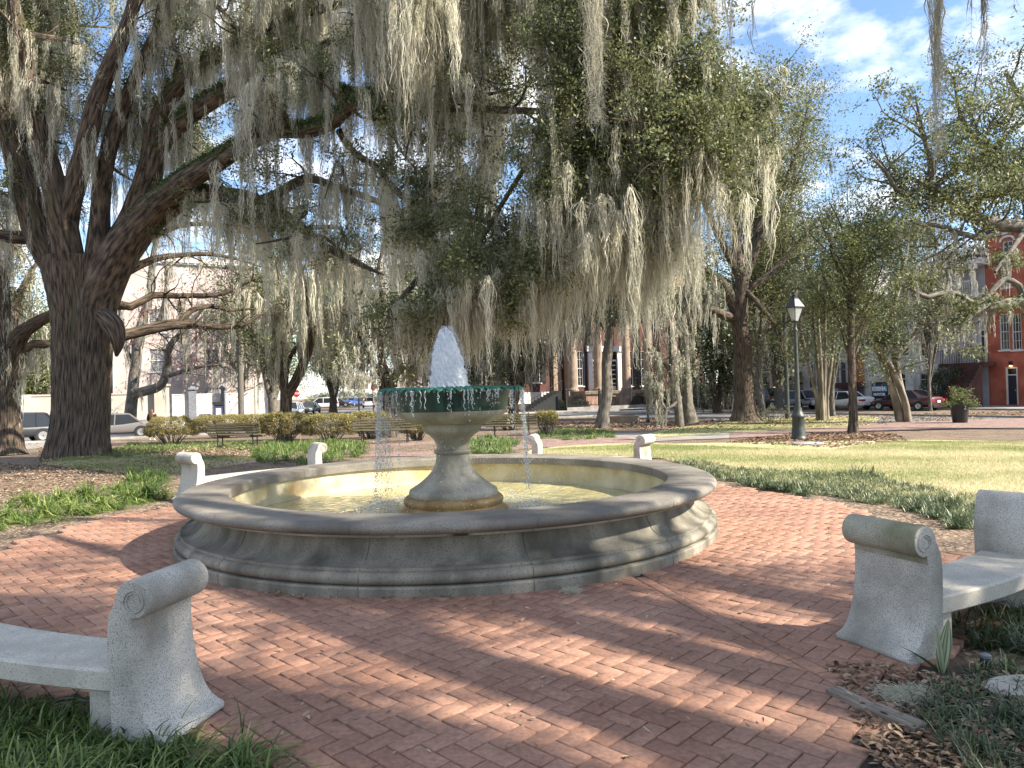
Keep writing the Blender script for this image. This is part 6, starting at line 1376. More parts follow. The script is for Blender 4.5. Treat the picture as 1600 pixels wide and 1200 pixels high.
car('pale blue grey car facing the camera behind the forked oak', pa_['lblue'], fs(455, 74, -.48), aw+math.pi-.1, 'suv', L=4.6, H=1.62)
car('dark green sedan facing the camera on the far street', pa_['dgreen'], fs(484, 88, -.45), aw+math.pi-.15, 'sedan')
car('bright white minivan side on at the far junction', pa_['white'], fs(503, 108, -.3), math.radians(195), 'van', L=4.9, H=1.78, Wd=1.95)
car('white vehicle seen from behind on the far street', pa_['white'], fs(576, 112, -.3), aw, 'suv', L=4.6, H=1.65)
car('bright blue car beyond the small sign board', pa_['blue'], fs(553, 132, -.2), aw-.5, 'sedan')
car('dark parked car beyond the white minivan', pa_['black'], fs(527, 126, -.2), math.radians(10), 'sedan')
# ---------------------------------------------------------------- lamp post
g = GT(1248, 686); r = thing('street_lamp', 'green iron lamp post with four sided glass lantern on the lawn', 'street lamp', (g[0], g[1], g[2]))
mb = MB(); mb.lathe([(.24, -.05), (.24, .04), (.215, .07), (.20, .12), (.195, .30), (.175, .36), (.18, .42), (.17, .62), (.20, .66), (.205, .70), (.18, .74), (.15, .78), (.12, .86), (.11, .95)], n=20); mb.build('base', M['lampgreen'], r, smooth=True)
mb = MB(); mb.lathe([(.085, .94), (.075, 1.2), (.062, 2.2), (.05, 3.2), (.048, 3.25), (.065, 3.28), (.065, 3.32), (.045, 3.35), (.04, 3.5), (.06, 3.54), (.10, 3.56)], n=16); mb.box((.16, 0, 3.22), (.3, .02, .02)); mb.build('pole', M['lampgreen'], r, smooth=True)
mb = MB(); q4 = math.pi/4+.45
for k in range(4):
    a = q4+k*math.pi/2; mb.tube([(.10*math.cos(a), .10*math.sin(a), 3.56), (.235*math.cos(a), .235*math.sin(a), 3.98)], .012, 5)
mb.lathe([(.10, 3.55), (.115, 3.57), (.10, 3.585)], n=4, ph=q4); mb.lathe([(.25, 3.97), (.285, 3.985), (.285, 4.0), (.20, 4.12), (.115, 4.24), (.09, 4.25), (.09, 4.31), (.075, 4.32)], n=4, ph=q4)
mb.lathe([(.05, 4.31), (.085, 4.34), (.08, 4.37), (.03, 4.39), (.025, 4.41), (.045, 4.43), (.01, 4.47)], n=12); mb.build('lantern_frame', M['black'], r)
M['lampglass'] = mat('lantern glass', (.55, .58, .58), rough=.15, trans=.5)
mb = MB(); mb.lathe([(.098, 3.585), (.225, 3.965)], n=4, ph=q4, cap=False); mb.build('lantern_glass', M['lampglass'], r)
mb = MB(); mb.lathe([(.03, 3.6), (.03, 3.72), (.05, 3.78), (.03, 3.86), (.005, 3.88)], n=10); mb.build('mantle', M['white'], r, smooth=True)
g2 = GT(1262, 694); r = thing('ground_cover_plate', 'round white metal access cover on the grass below the lamp', 'cover', tuple(g2)); mb = MB(); mb.lathe([(.40, -.02), (.40, .03), (.37, .045), (.05, .05)], n=28); mb.build('lid', M['conc'], r, smooth=True); mb = MB(); mb.lathe([(.44, -.02), (.44, .018), (.405, .02)], n=28); mb.build('rim', M['slate'], r)
# utility poles and signs
def pole(label, px, Y, top, rr, m, name='utility_pole'):
    g = gl(px, Y); r = thing(name, label, 'pole', g); z = P(px, top, Y)[2]-g[2]; mb = MB(); mb.lathe([(rr*1.15, -.1), (rr, z)], n=12); mb.build('shaft', m, r, smooth=True)
    mb = MB(); mb.lathe([(rr*1.3, z), (rr*1.3, z+.06)], n=12); mb.build('cap', m, r); return r
pole('thin dark metal pole just left of the lamp post', 1230, 44, 490, .13, M['lampgreen'], 'metal_pole')
pole('slim black pole beside the crape myrtle clump', 1289, 43, 575, .05, M['black'], 'metal_pole')
pole('tall weathered utility pole by the cream fence', 377, 54, 480, .20, M['bark_grey'])
pole('thin grey street pole among the bare trees', 399, 50, 590, .05, M['conc'], 'metal_pole')
def signpost(label, px, Y, py, board, m, w, h, poly=0, extra=None):
    g = gl(px, Y); r = thing('street_sign', label, 'sign', g); zc = P(px, py, Y)[2]-g[2]; mb = MB(); mb.lathe([(.04, -.1), (.04, zc+h*.4)], n=8); mb.build('post', M['black'] if m is not None else M['conc'], r)
    mb = MB()
    if poly: mb.lathe([(w/2, -.012), (w/2, .012)], n=poly, ph=math.pi/8); mb.v = [(v[0], -.06+v[2], zc+v[1]) for v in mb.v]
    else: mb.box((0, -.06, zc), (w, .03, h))
    b = mb.build('board', board, r); return r, zc
M['stopred'] = mat('stop sign red', (.50, .02, .02), rough=.5)
r, zc = signpost('red octagonal stop sign behind the forked oak', 464, 84, 615, M['stopred'], None, .9, .9, poly=8)
cu_ = bpy.data.curves.new('lettering', 'FONT'); cu_.body = 'STOP'; cu_.size = .34; cu_.align_x = 'CENTER'; cu_.align_y = 'CENTER'; cu_.extrude = .004; cu_.offset = .008; o = text_mesh(cu_, r, M['letter']); o.location = (0, -.08, zc); o.rotation_euler = (math.pi/2, 0, 0)
r, zc = signpost('pale rectangular sign board on a black post left of the fountain bowl', 561, 34, 603, M['conc'], 1, .95, .30)
pole('second stop sign pole far down the street', 583, 100, 600, .05, M['black'], 'metal_pole')
r, zc = signpost('distant red stop sign on the far street right of the white vehicle', 584, 98, 606, M['stopred'], None, .8, .8, poly=8)
# bollard and round stone kerb of the tree pit near the mansion
g = gl(1012, 44); r = thing('bollard', 'thin black iron bollard near the railing', 'bollard', g); mb = MB(); mb.lathe([(.07, -.05), (.07, .9), (.10, .93), (.10, .98), (.06, 1.05), (.07, 1.12), (.01, 1.2)], n=10); mb.build('shaft', M['black'], r, smooth=True); mb = MB(); mb.lathe([(.12, -.02), (.12, .12), (.08, .16)], n=10); mb.build('foot', M['black'], r)
g = gl(965, 45); r = thing('stone_ring', 'low round brick planter ring beyond the slim oak', 'planter', g); mb = MB(); mb.lathe([(1.35, -.05), (1.35, .42), (1.1, .44), (1.08, .3)], n=28, cap=False); mb.build('wall', M['tan'], r); mb = MB(); mb.lathe([(1.09, .28), (.02, .34)], n=24, cap=False); mb.build('soil', M['dirt'], r)
# big planter on the path
g = GT(1500, 662); r = thing('planter', 'large black pot with a green shrub beside the path at right', 'planter', tuple(g)); mb = MB(); mb.lathe([(.30, 0), (.31, .04), (.36, .5), (.40, .82), (.45, .83), (.455, .93), (.42, .94), (.40, .90), (.02, .88)], n=32); mb.build('pot', M['black'], r, smooth=True)
c = []
st_ = MB()
for k in range(34):
    a = random.uniform(0, 6.28); e = random.uniform(.3, 1.4); L_ = random.uniform(.35, .95); p = np.array([0, 0, .85])
    q = [p+np.array([math.cos(a)*math.cos(e)*L_*t*1.1, math.sin(a)*math.cos(e)*L_*t*1.1, math.sin(e)*L_*t-(.25*t*t if e < .7 else 0)]) for t in np.linspace(0, 1, 5)]; st_.tube(q, [.012, .01, .008, .006, .003], 4); c += q[1:]
st_.build('stems', M['bark_grey'], r); V, F, t = leaves(np.array(c), 20, .09, .11, .035); npmesh('foliage', V, F, M['leaf_light'], r, tint=t)
mb = MB(); mb.box((-.02, -.458, .72), (.10, .012, .05)); mb.build('label_plate', M['conc'], r)
# small path light in the right bed
g = G(1540, 1042); r = thing('path_light', 'small black garden spotlight in the grass at lower right', 'garden light', (g[0], g[1], -.02)); mb = MB(); mb.lathe([(.022, 0), (.026, .02), (.028, .085), (.024, .09)], n=16); mb.build('housing', M['black'], r, smooth=True); mb = MB(); mb.lathe([(.0285, .075), (.030, .088), (.02, .094), (.001, .095)], n=16); mb.build('cap', M['slate'], r, smooth=True)
# ---------------------------------------------------------------- wooden slatted park benches
M['benchwood'] = mat('old park bench slats', (.07, .06, .035), (.19, .165, .10), scale=4, rough=.9, stretch=(.4, 4, 4), bump=.3, bscale=30)
def park_bench(label, px, py, px2=None, rz=0.0, L=2.3):
    g = GT(px, py); r = thing('park_bench', label, 'bench', tuple(g), rz, group='slatted wooden park benches')
    mb = MB()
    for k in range(5): mb.box((0, -.20+k*.095, .43), (L, .075, .035))
    mb.build('seat', M['benchwood'], r, bevel=.006)
    mb = MB()
    for k in range(5): z = .50+k*.088; mb.box((0, .27+(z-.45)*.22, z), (L, .03, .07))
    mb.build('backrest', M['benchwood'], r, bevel=.006)
    for s in (-1, 1):
        mb = MB(); x = s*(L/2-.32); mb.tube([(x, -.17, 0), (x, -.15, .41)], .022, 6); mb.tube([(x, .22, 0), (x, .22, .42), (x, .37, .92)], .022, 6); mb.tube([(x, -.22, .40), (x, .24, .40)], .02, 6); mb.build('leg', M['black'], r)
    return r
park_bench('mossy slatted bench between the hedges left of the fountain', 372, 698, rz=math.radians(176), L=1.95)
park_bench('slatted bench behind the falling water left of the bowl', 602, 692, rz=math.radians(182), L=2.2)
park_bench('weathered grey slatted bench right of the fountain bowl', 800, 684, rz=math.radians(178), L=1.9)
# ---------------------------------------------------------------- clipped bushes
def bush(label, px, py, wpx, hpx, dr=.6, dens=1.0, vase=False, group='clipped yellow green bushes'):
    g = GT(px, py); Y = g[1]; Rw = wpx*Y/FX/2; H_ = hpx*Y/FX; r = thing('bush', label, 'bush', tuple(g), group=group)
    mb = MB(); pts = []
    for k in range(46):
        a = random.uniform(0, 6.28); q = random.random()**.5; tip = np.array([Rw*q*math.cos(a), Rw*dr*q*math.sin(a), H_*random.uniform(.7, .95)*math.sqrt(1-.4*q*q)])
        b0 = np.array([tip[0]*.28, tip[1]*.28, 0]); m = b0*.4+tip*.6+RN.normal(0, .04, 3); mb.tube([b0, m, tip], [.016, .010, .004], 4)
    mb.build('stems', M['bark_grey'], r)
    n = int(1000*Rw*H_*dens)+160; th = RN.uniform(0, 6.28, n); u = RN.uniform(-.45 if not vase else .1, 1, n); rr = RN.uniform(.72, 1.0, n)**.5
    cs = np.sqrt(np.clip(1-u*u*.75, 0, 1)); z = H_*(.5+.47*u)
    if vase: cs = cs*(.4+.6*(z/H_))
    c = np.c_[Rw*cs*rr*np.cos(th), Rw*dr*cs*rr*np.sin(th), z]; c += .05*np.sin(c*9+px)
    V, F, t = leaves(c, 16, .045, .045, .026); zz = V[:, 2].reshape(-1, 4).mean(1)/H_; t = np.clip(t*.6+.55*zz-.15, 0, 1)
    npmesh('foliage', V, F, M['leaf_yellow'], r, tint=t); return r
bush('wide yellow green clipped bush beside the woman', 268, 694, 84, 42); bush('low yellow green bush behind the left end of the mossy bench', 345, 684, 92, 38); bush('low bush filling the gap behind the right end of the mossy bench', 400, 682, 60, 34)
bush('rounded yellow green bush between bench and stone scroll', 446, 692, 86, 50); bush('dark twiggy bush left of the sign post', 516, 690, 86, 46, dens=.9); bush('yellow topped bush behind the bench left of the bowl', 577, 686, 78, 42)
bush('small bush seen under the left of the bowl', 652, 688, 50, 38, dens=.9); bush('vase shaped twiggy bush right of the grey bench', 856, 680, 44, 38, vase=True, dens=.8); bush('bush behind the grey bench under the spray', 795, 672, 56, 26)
def dark_bush(label, px, Y, wpx, hpx):
    g = gl(px, Y); Rw = wpx*Y/FX/2; H_ = hpx*Y/FX; r = thing('bush', label, 'bush', g); mb = MB()
    for k in range(20):
        a = random.uniform(0, 6.28); q = random.random(); mb.tube([(0, 0, 0), (Rw*q*math.cos(a)*.6, Rw*q*math.sin(a)*.5, H_*.5), (Rw*q*math.cos(a), Rw*q*math.sin(a)*.7, H_*.85)], [.03, .02, .01], 4)
    mb.build('stems', M['bark_grey'], r); n = int(60*Rw*H_)+60; c = RN.normal(0, 1, (n, 3)); c = unit(c)*RN.uniform(.6, 1, (n, 1))*np.array([Rw, Rw*.7, H_/2])+np.array([0, 0, H_/2])
    c[:, 2] = np.abs(c[:, 2]); V, F, t = leaves(c, 24, .16, .12, .07); npmesh('foliage', V, F, M['leaf_far'], r, tint=t*.7)
q = onU(1480, 54.6); dark_bush('large dark evergreen shrub below the porch of the pale house', 1482, q[1], 74, 66)
for i, (px, lab) in enumerate(((872, 'round clipped dark shrub left of the porch arches'), (909, 'round dark shrub before the first porch arch'), (952, 'round dark shrub behind the slim oak'), (992, 'round dark shrub before the right porch arch'), (1035, 'round dark shrub right of the porch arches'))):
    a = backA(px, 60.6); dark_bush(lab, px, a[1], 24, 17)
# hedges far behind to hold the horizon line
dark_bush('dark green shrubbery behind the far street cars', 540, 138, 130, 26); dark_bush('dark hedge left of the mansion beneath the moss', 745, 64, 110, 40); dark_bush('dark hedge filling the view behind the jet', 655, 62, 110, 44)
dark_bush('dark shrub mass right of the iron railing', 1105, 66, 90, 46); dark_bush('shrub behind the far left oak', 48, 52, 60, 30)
# dry plants left of the lamp
g = GT(1205, 662); r = thing('dry_plant', 'pale dried plant cluster with seed heads left of the lamp post', 'plant', tuple(g)); mb = MB(); tips = []
for k in range(60):
    a = random.uniform(0, 6.28); q = random.uniform(0, 1.3); h = random.uniform(.4, .95); b = np.array([q*math.cos(a), q*.6*math.sin(a), 0]); t = b+np.array([random.gauss(0, .15), random.gauss(0, .15), h]); mb.tube([b, (b+t)/2+RN.normal(0, .03, 3), t], [.008, .006, .004], 3); tips.append(t)
mb.build('stems', M['litter'], r); V, F, t = leaves(np.array(tips), 14, .05, .05, .03); npmesh('seed_heads', V, F, M['lawnblade'], r, tint=t*.3+.6)
# ---------------------------------------------------------------- person
def person():
    g = gl(237, 38.5); r = thing('person', 'woman with long brown hair in dark jacket, back turned, beside the silver sedan', 'person', (g[0], g[1], g[2]), math.radians(8))
    def skin(name, verts, edges, rad, m, parent, root=0, sub=2):
        me = bpy.data.meshes.new(name); me.from_pydata(verts, edges, []); o = link(name, me, parent, m)
        md = o.modifiers.new('skin', 'SKIN'); md.use_smooth_shade = True
        for i, q in enumerate(rad): me.skin_vertices[0].data[i].radius = (q, q) if not isinstance(q, tuple) else q
        me.skin_vertices[0].data[root].use_root = True; s = o.modifiers.new('sub', 'SUBSURF'); s.levels = s.render_levels = sub; return o
    sk = mat('skin', (.55, .33, .24), rough=.6); jk = mat('dark jacket', (.012, .012, .018), (.03, .03, .04), scale=6, rough=.8); hr = mat('brown hair', (.045, .02, .01), (.15, .07, .035), scale=14, rough=.5, stretch=(8, 8, 1)); tr = mat('dark trousers', (.03, .03, .04), rough=.9); sh = mat('pale shoes', (.5, .48, .45), rough=.7)
    V = [(0,0,.93), (0,.01,1.10), (0,.02,1.28), (0,.01,1.40), (0,0,1.48), (0,-.01,1.55), (0,-.02,1.63), (-.16,.01,1.38), (-.22,.02,1.14), (-.17,.14,.98), (.16,.01,1.38), (.22,.02,1.14), (.17,.14,.98),
         (-.09,0,.86), (-.10,.01,.48), (-.10,-.02,.09), (-.10,.10,.04), (.09,0,.86), (.10,-.01,.48), (.11,-.05,.09), (.11,.07,.04), (-.13,.19,.96), (.13,.19,.96)]
    E_ = [(0,1), (1,2), (2,3), (3,4), (4,5), (5,6), (3,7), (7,8), (8,9), (9,21), (3,10), (10,11), (11,12), (12,22), (0,13), (13,14), (14,15), (15,16), (0,17), (17,18), (18,19), (19,20)]
    R_ = [(.15,.11), (.125,.10), (.145,.105), (.12,.08), .055, .09, .08, .062, .045, .034, .062, .045, .034, .085, .058, .04, .03, .085, .058, .04, .03, .03, .03]
    skin('body', V, E_, R_, sk, r)
    skin('jacket', [(0,0,.82), (0,.01,1.0), (0,.02,1.28), (0,.01,1.41), (-.165,.01,1.38), (-.23,.02,1.14), (-.18,.13,.99), (.165,.01,1.38), (.23,.02,1.14), (.18,.13,.99)], [(0,1), (1,2), (2,3), (3,4), (4,5), (5,6), (3,7), (7,8), (8,9)], [(.19,.14), (.17,.135), (.175,.13), (.12,.09), .078, .062, .052, .078, .062, .052], jk, r)
    skin('trousers', [(0,0,.90), (-.09,0,.84), (-.10,.01,.48), (-.10,-.02,.12), (.09,0,.84), (.10,-.01,.48), (.11,-.05,.12)], [(0,1), (1,2), (2,3), (0,4), (4,5), (5,6)], [(.16,.12), .10, .07, .052, .10, .07, .052], tr, r)
    for s, y in ((-.10, .03), (.11, .0)):
        mb = MB(); mb.box((s, y+.02, .04), (.09, .26, .08)); mb.build('shoe', sh, r, bevel=.03)
    skin('hair', [(0,-.03,1.66), (0,-.07,1.58), (0,-.115,1.42), (0,-.13,1.26), (0,-.13,1.17)], [(0,1), (1,2), (2,3), (3,4)], [(.095,.09), (.115,.085), (.12,.05), (.11,.045), (.06,.03)], hr, r)
    mb = MB(); mb.box((.12, -.02, 1.0), (.12, .24, .26)); mb.build('shoulder_bag', jk, r, bevel=.03)
person()
# ---------------------------------------------------------------- ground cover
def blades(pos, per, Lm, wid, rad, droop=1.0, segs=4, up=1.1, seed=0, dark=0.0):
    """arching strap leaves in tufts"""
    pos = np.asarray(pos, float); n = len(pos)*per; a = np.repeat(np.arange(len(pos)), per); th = RN.uniform(0, 6.28, n); el = RN.uniform(.35, 1.35, n)*up
    el = np.clip(el, .3, 1.5); L_ = Lm*RN.uniform(.5, 1.25, n)*np.repeat(RN.uniform(.7, 1.2, len(pos)), per)
    r0_ = rad*np.sqrt(RN.random(n)); b = pos[a]+np.c_[r0_*np.cos(th*1.7), r0_*np.sin(th*1.7), 0*r0_]
    t = np.linspace(0, 1, segs+1)[None]; h = np.cos(el)[:, None]*t*L_[:, None]*(1+.35*t); z = np.sin(el)[:, None]*t*L_[:, None]-droop*RN.uniform(.2, .75, (n, 1))*L_[:, None]*t**2.4
    z = np.maximum(z, .004+.01*t); tw = RN.normal(0, .25, (n, 1))*t
    x = b[:, 0:1]+np.cos(th[:, None]+tw)*h; y = b[:, 1:2]+np.sin(th[:, None]+tw)*h; zz = b[:, 2:3]+z
    w = wid*RN.uniform(.6, 1.2, (n, 1))*(1-t**3*.9)*(.5+.7*np.minimum(t*4, 1))*.5
    sx_, sy_ = -np.sin(th)[:, None]*w, np.cos(th)[:, None]*w
    V = np.stack([np.stack([x-sx_, y-sy_, zz], -1), np.stack([x+sx_, y+sy_, zz+w*.3], -1)], 2); idx = np.arange(n*(segs+1)*2).reshape(n, segs+1, 2)
    F = np.stack([idx[:, :-1, 0], idx[:, :-1, 1], idx[:, 1:, 1], idx[:, 1:, 0]], -1).reshape(-1, 4)
    ti = np.clip(RN.uniform(0, .75, n)+np.repeat(RN.uniform(-.1, .2, len(pos)), per)-dark+(RN.random(n) < .06)*.4, 0, 1); return V.reshape(-1, 3), F, np.repeat(ti, segs)
def scatter(poly, n):
    p = np.array([q[:2] for q in poly]); lo, hi = p.min(0), p.max(0); out = np.zeros((0, 2))
    while len(out) < n:
        c = RN.uniform(lo, hi, (n*3, 2)); c = c[inpoly(c[:, 0], c[:, 1], poly)]; out = np.vstack([out, c])
    out = out[:n]; return np.c_[out, tz(out[:, 0], out[:, 1])-.02]
def bed(name, label, polypx, n, per, L_, wid, rad, m, droop=1.15, segs=4, dark=0, cat='ground cover', up=1.1, pts=None):
    poly = [GT(*q) for q in polypx] if polypx else None; p = scatter(poly, n) if pts is None else pts
    p = p[(np.hypot(p[:, 0]-FC[0], p[:, 1]-FC[1]) > 4.98)]
    V, F, t = blades(p, per, L_, wid, rad, droop, segs, up, dark=dark); return tag(npmesh(name, V, F, m, tint=t), label, cat, kind='stuff')
# near left bed (bottom left corner) around the bench arm
bed('strap_grass', 'dark glossy strap grass in the lower left corner round the stone bench', [(-300, 1120), (60, 1100), (150, 1118), (250, 1150), (330, 1165), (405, 1180), (440, 1260), (-300, 1700)], 330, 34, .24, .0075, .05, M['blade'], segs=6, dark=.06, droop=1.35)
ga = GT(150, 1060); pts = np.array([(FC[0]+5.85*math.cos(a)+RN.normal(0, .13), FC[1]+5.85*math.sin(a)+RN.normal(0, .13), -.02) for a in RN.uniform(math.radians(-128), math.radians(-100), 110)])
bed('strap_grass', 'strap grass growing behind the lower left stone bench', None, 0, 34, .26, .0075, .05, M['blade'], segs=6, dark=.08, pts=pts, droop=1.3)
tf = np.array([G(365, 1175), G(1250*0+395, 1190), G(345, 1190), G(420, 1210)]); tf[:, 2] = -.01
# tall single stalk near the bench foot
r = thing('grass_stalk', 'single tall grass blade leaning beside the left bench foot', 'plant', tuple(G(378, 1150))); mb = MB(); mb.tube([(0, 0, 0), (-.005, 0, .10), (-.02, 0, .17), (-.04, .0, .20)], [.003, .003, .002, .001], 4); mb.build('stem', M['blade'], r)
mb = MB(); mb.quad((-.002, 0, .0), (.004, 0, 0), (.012, .005, .09), (.008, .005, .09)); mb.quad((.008, .005, .09), (.012, .005, .09), (.028, .01, .12), (.027, .01, .12)); mb.build('leaf', M['blade'], r)
# right foreground mondo bed
bed('mondo_grass', 'grey green mondo grass spilling over the lower right corner', [(1430, 1085), (1480, 1062), (1540, 1050), (1600, 1040), (1800, 1020), (1900, 1300), (1600, 1330), (1500, 1180), (1440, 1130)], 260, 30, .17, .0055, .05, M['blade_dark'], segs=6, dark=.1, droop=1.2)
bed('mondo_grass', 'dark mondo grass under and behind the right stone bench', [(1485, 1000), (1500, 965), (1600, 905), (1800, 860), (2000, 900), (1900, 1030), (1560, 1030)], 330, 30, .22, .0065, .05, M['blade_dark'], segs=5, dark=.22, droop=1.1)
# young palmetto
g = G(1470, 1048); r = thing('palmetto_seedling', 'young palmetto with pleated fan leaves beside the right bench', 'plant', (g[0], g[1], -.02))
for a0, L_, lean, wd in ((2.7, .25, .75, .022), (.75, .31, .30, .036), (1.25, .26, .1, .02)):
    d = np.array([math.cos(a0), math.sin(a0), 0]); sv = np.array([-math.sin(a0+.6), math.cos(a0+.6), 0]); nv = np.cross(d*math.sin(lean)+np.array([0, 0, math.cos(lean)]), sv); V = []; F = []; nc, nr = 9, 10
    for j in range(nr):
        t = j/(nr-1); c = d*L_*t*math.sin(lean+.25*t)+np.array([0, 0, 1])*L_*t*math.cos(lean+.25*t); w = wd*(math.sin(math.pi*min(1, t*.93+.05)**.85)+.06)
        for k in range(nc): s_ = -1+2*k/(nc-1); V.append(tuple(c+sv*s_*w+nv*(.006*((k % 2)*2-1)*(1-t)+.02*s_*s_*(1-t))))
    for j in range(nr-1):
        for k in range(nc-1): i = j*nc+k; F.append([i, i+1, i+nc+1, i+nc])
    npmesh('leaf', V, np.array(F), M['blade_dark'], r, tint=np.tile([.45, .95, .5, .8, .45, .95, .5, .85], nr-1))
# liriope ring round the plaza
bed('liriope', 'bright green strap grass clumps at the left edge of the plaza', [(-60, 835), (0, 828), (70, 822), (150, 805), (235, 790), (235, 768), (180, 762), (90, 770), (20, 778), (-60, 790)], 70, 40, .26, .010, .09, M['blade'], segs=5, droop=1.3, up=1.0)
bed('liriope', 'shaded strap grass clump left of the far left stone bench', [(190, 778), (262, 782), (262, 742), (205, 738)], 60, 40, .30, .010, .09, M['blade'], segs=5, dark=.15)
bed('liriope', 'strap grass bed behind the fountain below the left benches', [(395, 722), (480, 728), (570, 712), (575, 692), (520, 690), (430, 695), (395, 705)], 330, 28, .33, .014, .12, M['blade'], segs=4, up=1.15)
bed('liriope', 'strap grass bed behind the fountain below the grey bench', [(735, 712), (800, 708), (810, 690), (760, 682), (735, 690)], 170, 26, .30, .014, .10, M['blade'], segs=4, up=1.15)
bed('liriope', 'low strap grass bed between path and fountain at centre right', [(835, 686), (900, 688), (962, 684), (958, 674), (900, 670), (840, 674)], 260, 24, .24, .016, .12, M['blade'], segs=3)
bed('mondo_grass', 'band of mondo grass between the brick plaza and the lawn', [(1055, 722), (1110, 745), (1180, 762), (1300, 775), (1400, 793), (1510, 822), (1640, 858), (1640, 800), (1520, 778), (1440, 762), (1350, 744), (1250, 738), (1150, 733), (1080, 718)], 900, 30, .17, .0085, .10, M['blade_dark'], segs=4, dark=-.12, droop=1.15)
pts = np.array([G(px, py) for px, py in ((1180, 760), (1200, 764), (1235, 766), (1260, 772), (1330, 742), (1350, 744), (1365, 746), (1440, 795), (1465, 800), (1490, 812), (1480, 790), (1110, 742), (1500, 822))]); pts = np.repeat(pts, 3, axis=0)+np.c_[RN.normal(0, .07, (39, 2)), np.zeros(39)-.02]
bed('mondo_grass', 'darker raised mondo tufts within the grass band', None, 0, 46, .26, .010, .10, M['blade_dark'], segs=5, dark=.15, pts=pts)
bed('ground_ivy', 'low green ground cover below the bushes at left', [(190, 702), (300, 706), (420, 702), (560, 700), (560, 690), (300, 690), (200, 692)], 420, 16, .22, .02, .15, M['blade'], segs=3, dark=-.05)
bed('ground_ivy', 'bright green weeds at the foot of the great oak', [(128, 712), (190, 716), (260, 708), (250, 699), (160, 702)], 320, 22, .20, .03, .1, M['leaf_light'], segs=2)
pts = np.array([G(px, py) for px, py in ((20, 812), (75, 806), (118, 800), (50, 790), (165, 795), (205, 785), (232, 780), (140, 782), (190, 772), (-20, 820), (95, 786))]); pts[:, 2] = -.02
bed('liriope', 'mounded fountain like strap grass clumps along the left paving edge', None, 0, 250, .50, .012, .13, M['blade'], segs=6, pts=pts, droop=1.5, up=1.2, dark=-.2)
# lawn blades
def lawn_blades(poly, n, L_, wid, label, dmax=None):
    p = scatter(poly, n); p[:, 2] += .02
    th = RN.uniform(0, 6.28, n); el = RN.uniform(.5, 1.3, n); l = L_*RN.uniform(.5, 1.3, n); w = wid*.5
    tip = p+np.c_[np.cos(th)*np.cos(el)*l, np.sin(th)*np.cos(el)*l, np.sin(el)*l]; sx_ = np.c_[-np.sin(th)*w, np.cos(th)*w, 0*th]
    V = np.stack([p-sx_, p+sx_, tip], 1).reshape(-1, 3); F = np.arange(n*3).reshape(-1, 3)
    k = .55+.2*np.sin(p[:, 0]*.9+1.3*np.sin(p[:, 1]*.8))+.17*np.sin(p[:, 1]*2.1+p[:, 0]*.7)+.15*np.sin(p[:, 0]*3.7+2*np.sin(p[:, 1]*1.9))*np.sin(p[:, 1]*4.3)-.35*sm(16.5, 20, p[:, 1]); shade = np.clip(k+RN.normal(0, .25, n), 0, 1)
    return tag(npmesh('grass', V, F, M['lawnblade'], tint=shade), label, 'grass', kind='stuff')
vis = [GT(1030, 716), GT(1150, 742), GT(1400, 775), GT(1620, 800), GT(1700, 815), GT(1720, 692), GT(1400, 690), GT(1290, 704), GT(1180, 700), GT(1000, 694), GT(850, 702), GT(835, 712)]
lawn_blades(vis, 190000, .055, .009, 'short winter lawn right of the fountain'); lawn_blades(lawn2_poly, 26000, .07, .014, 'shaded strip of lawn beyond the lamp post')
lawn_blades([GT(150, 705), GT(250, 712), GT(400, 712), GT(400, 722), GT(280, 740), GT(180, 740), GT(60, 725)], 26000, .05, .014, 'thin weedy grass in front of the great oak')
# fallen leaves
def litter(p, L_, label, name='fallen_leaves', tlo=0, thi=1):
    n = len(p); th = RN.uniform(0, 6.28, n); l = L_*RN.uniform(.5, 1.3, n)*.5; w = l*RN.uniform(.25, .5, n); ti = RN.normal(0, .22, (n, 2)); z = RN.uniform(.002, .012, n)+np.abs(ti).sum(1)*l*.8
    a = np.c_[np.cos(th), np.sin(th), ti[:, 0]]; b = np.c_[-np.sin(th), np.cos(th), ti[:, 1]]; c = p+np.c_[0*z, 0*z, z]
    cu_ = np.c_[0*z, 0*z, w*RN.uniform(-.2, .9, n)]
    V = np.stack([c-a*l[:, None], c-a*l[:, None]*.3+b*w[:, None]+cu_, c+a*l[:, None]*.4+b*w[:, None]*.9+cu_, c+a*l[:, None], c+a*l[:, None]*.4-b*w[:, None]*.9+cu_, c-a*l[:, None]*.3-b*w[:, None]+cu_], 1).reshape(-1, 3)
    i = np.arange(n)[:, None]*6; F = np.concatenate([i+np.array([[0, 1, 2, 3]]), i+np.array([[0, 3, 4, 5]])], 1).reshape(-1, 4)
    return tag(npmesh(name, V, F, M['litter'], tint=np.repeat(RN.uniform(tlo, thi, n), 2)), label, 'fallen leaves', kind='stuff')
p = scatter([GT(330, 1150), GT(0, 900), GT(0, 830), GT(270, 800), GT(1120, 780), GT(1500, 830), GT(1300, 1000), GT(1440, 1190), GT(420, 1195)], 2300); d = np.hypot(p[:, 0]-FC[0], p[:, 1]-FC[1]); p = p[(d > 3.1)]; p[:, 2] = .014
litter(p[::2], .036, 'scattered dry oak leaves on the brick paving', thi=1)
p = scatter([GT(1290, 1040), GT(1400, 1040), GT(1480, 1060), GT(1800, 1040), GT(1900, 1300), GT(1400, 1260), GT(1340, 1150)], 5200); p[:, 2] = -.02+RN.uniform(0, .03, len(p)); litter(p, .044, 'thick brown leaf litter at the lower right corner', thi=.8)
p = scatter([GT(-60, 690), GT(60, 690), GT(60, 730), GT(250, 745), GT(420, 716), GT(420, 698), GT(600, 690), GT(250, 700)], 9000); litter(p, .09, 'leaf litter under the great oak')
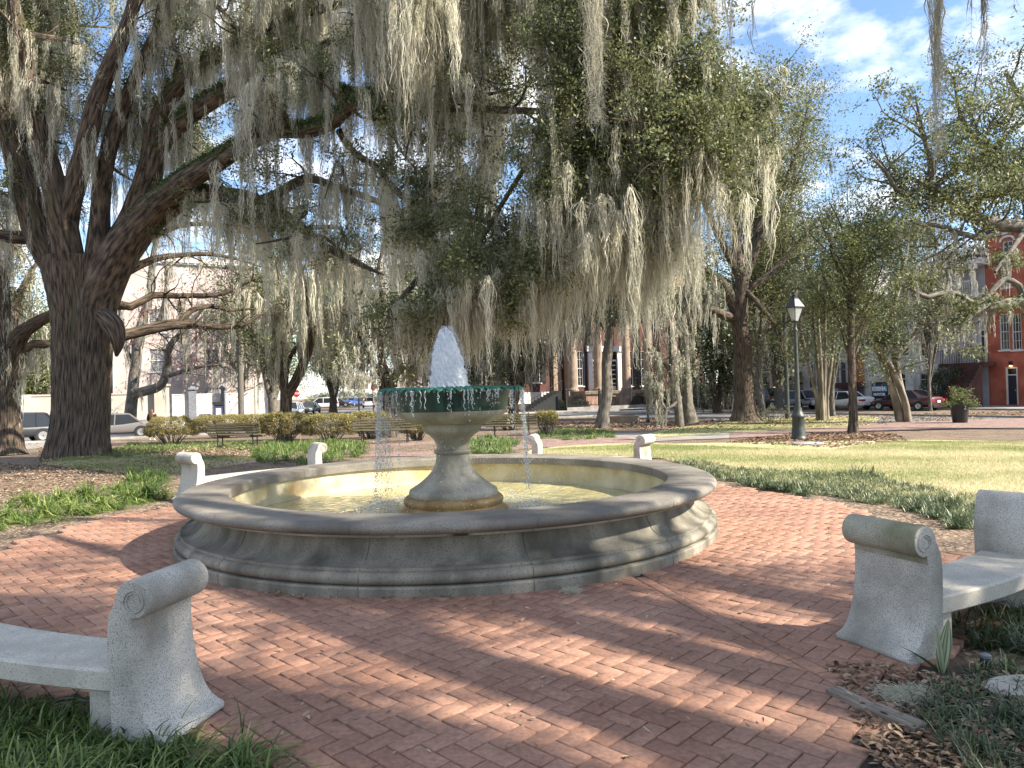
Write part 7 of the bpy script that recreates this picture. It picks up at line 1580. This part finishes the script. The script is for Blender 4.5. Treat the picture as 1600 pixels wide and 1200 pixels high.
p = scatter([GT(-60, 722), GT(250, 742), GT(270, 775), GT(100, 780), GT(-60, 800)], 5000); litter(p, .07, 'brown leaf litter behind the left grass clumps')
p = scatter([GT(1130, 692), GT(1300, 700), GT(1420, 690), GT(1400, 678), GT(1250, 676)], 6000); litter(p, .10, 'mulch of fallen leaves round the lamp post', tlo=0, thi=.7)
p = scatter([GT(880, 672), GT(1150, 672), GT(1620, 650), GT(1620, 643), GT(1150, 652), GT(850, 660)], 9000); litter(p, .16, 'brown leaf litter along the far edge of the park', tlo=0, thi=.8)
p = np.array([G(px, py) for px, py in zip(RN.uniform(420, 760, 60), RN.uniform(930, 940, 60))]); p[:, 2] = .012; litter(p, .05, 'dry leaves gathered against the basin plinth')
# moss tuft fallen at the foot of the basin and grey clump in the right bed
for px, py, lab, rr_2, nn2 in ((893, 928, 'small grey tuft of fallen moss beside the basin foot', .05, 260), (1415, 1092, 'grey clump of fallen moss on the leaf litter', .11, 700)):
    g = G(px, py); n = nn2; th = RN.uniform(0, 6.28, n); c = RN.normal(0, 1, (n, 3))*np.array([rr_2, rr_2*.7, rr_2*.25])*.6; c[:, 2] = np.abs(c[:, 2])+.01
    V = []; k = np.linspace(-1, 1, 4); dirs = unit(RN.normal(0, 1, (n, 3))*np.array([1, 1, .5])); ln = .035
    c[0] = 0; X = c[:, None]+dirs[:, None]*k[None, :, None]*ln+.008*np.sin(k*3+th[:, None])[..., None]; w = .0012
    Vx = np.stack([X-np.array([0, 0, w]), X+np.array([0, 0, w])], 2); idx = np.arange(n*8).reshape(n, 4, 2); F = np.stack([idx[:, :-1, 0], idx[:, :-1, 1], idx[:, 1:, 1], idx[:, 1:, 0]], -1).reshape(-1, 4)
    r = npmesh('fallen_moss', Vx.reshape(-1, 3), F, M['moss'], tint=np.full(len(F), .6)); r.location = (g[0], g[1], .01 if px < 1000 else 0); tag(r, lab, 'moss', kind='stuff')
M['oldboard'] = mat('old timber', (.14, .115, .085), (.30, .25, .20), scale=9, rough=.95, bump=.6, bscale=40, stretch=(.5, 5, 5))
# timber edging board at the lower right, stone edging in the bed
for (a, b), lab, w in ((((1300, 1082), (1362, 1112)), 'short weathered timber edging at the paving seam', .09), (((1362, 1110), (1440, 1142)), 'grey weathered timber board edging the paving', .10)):
    A, B = G(*a), G(*b); d = B-A; L_ = np.linalg.norm(d[:2]); o = MB(); o.box((0, 0, .0), (L_, w, .04)); x = o.build('edging_board', M['oldboard'], None, bevel=.004); x.location = ((A[0]+B[0])/2, (A[1]+B[1])/2, .008); x.rotation_euler = (.02, .01, math.atan2(d[1], d[0])); tag(x, lab, 'edging')
g = G(1600, 1078); o = MB(); o.lathe([(.26, 0), (.255, .035), (.22, .05), (.02, .055)], n=28, sy=.55); x = o.build('stepping_stone', M['seat_stone'], None, smooth=True); x.location = (g[0]+.05, g[1], -.02); tag(x, 'pale flat stone in the grass at the right edge', 'stone')
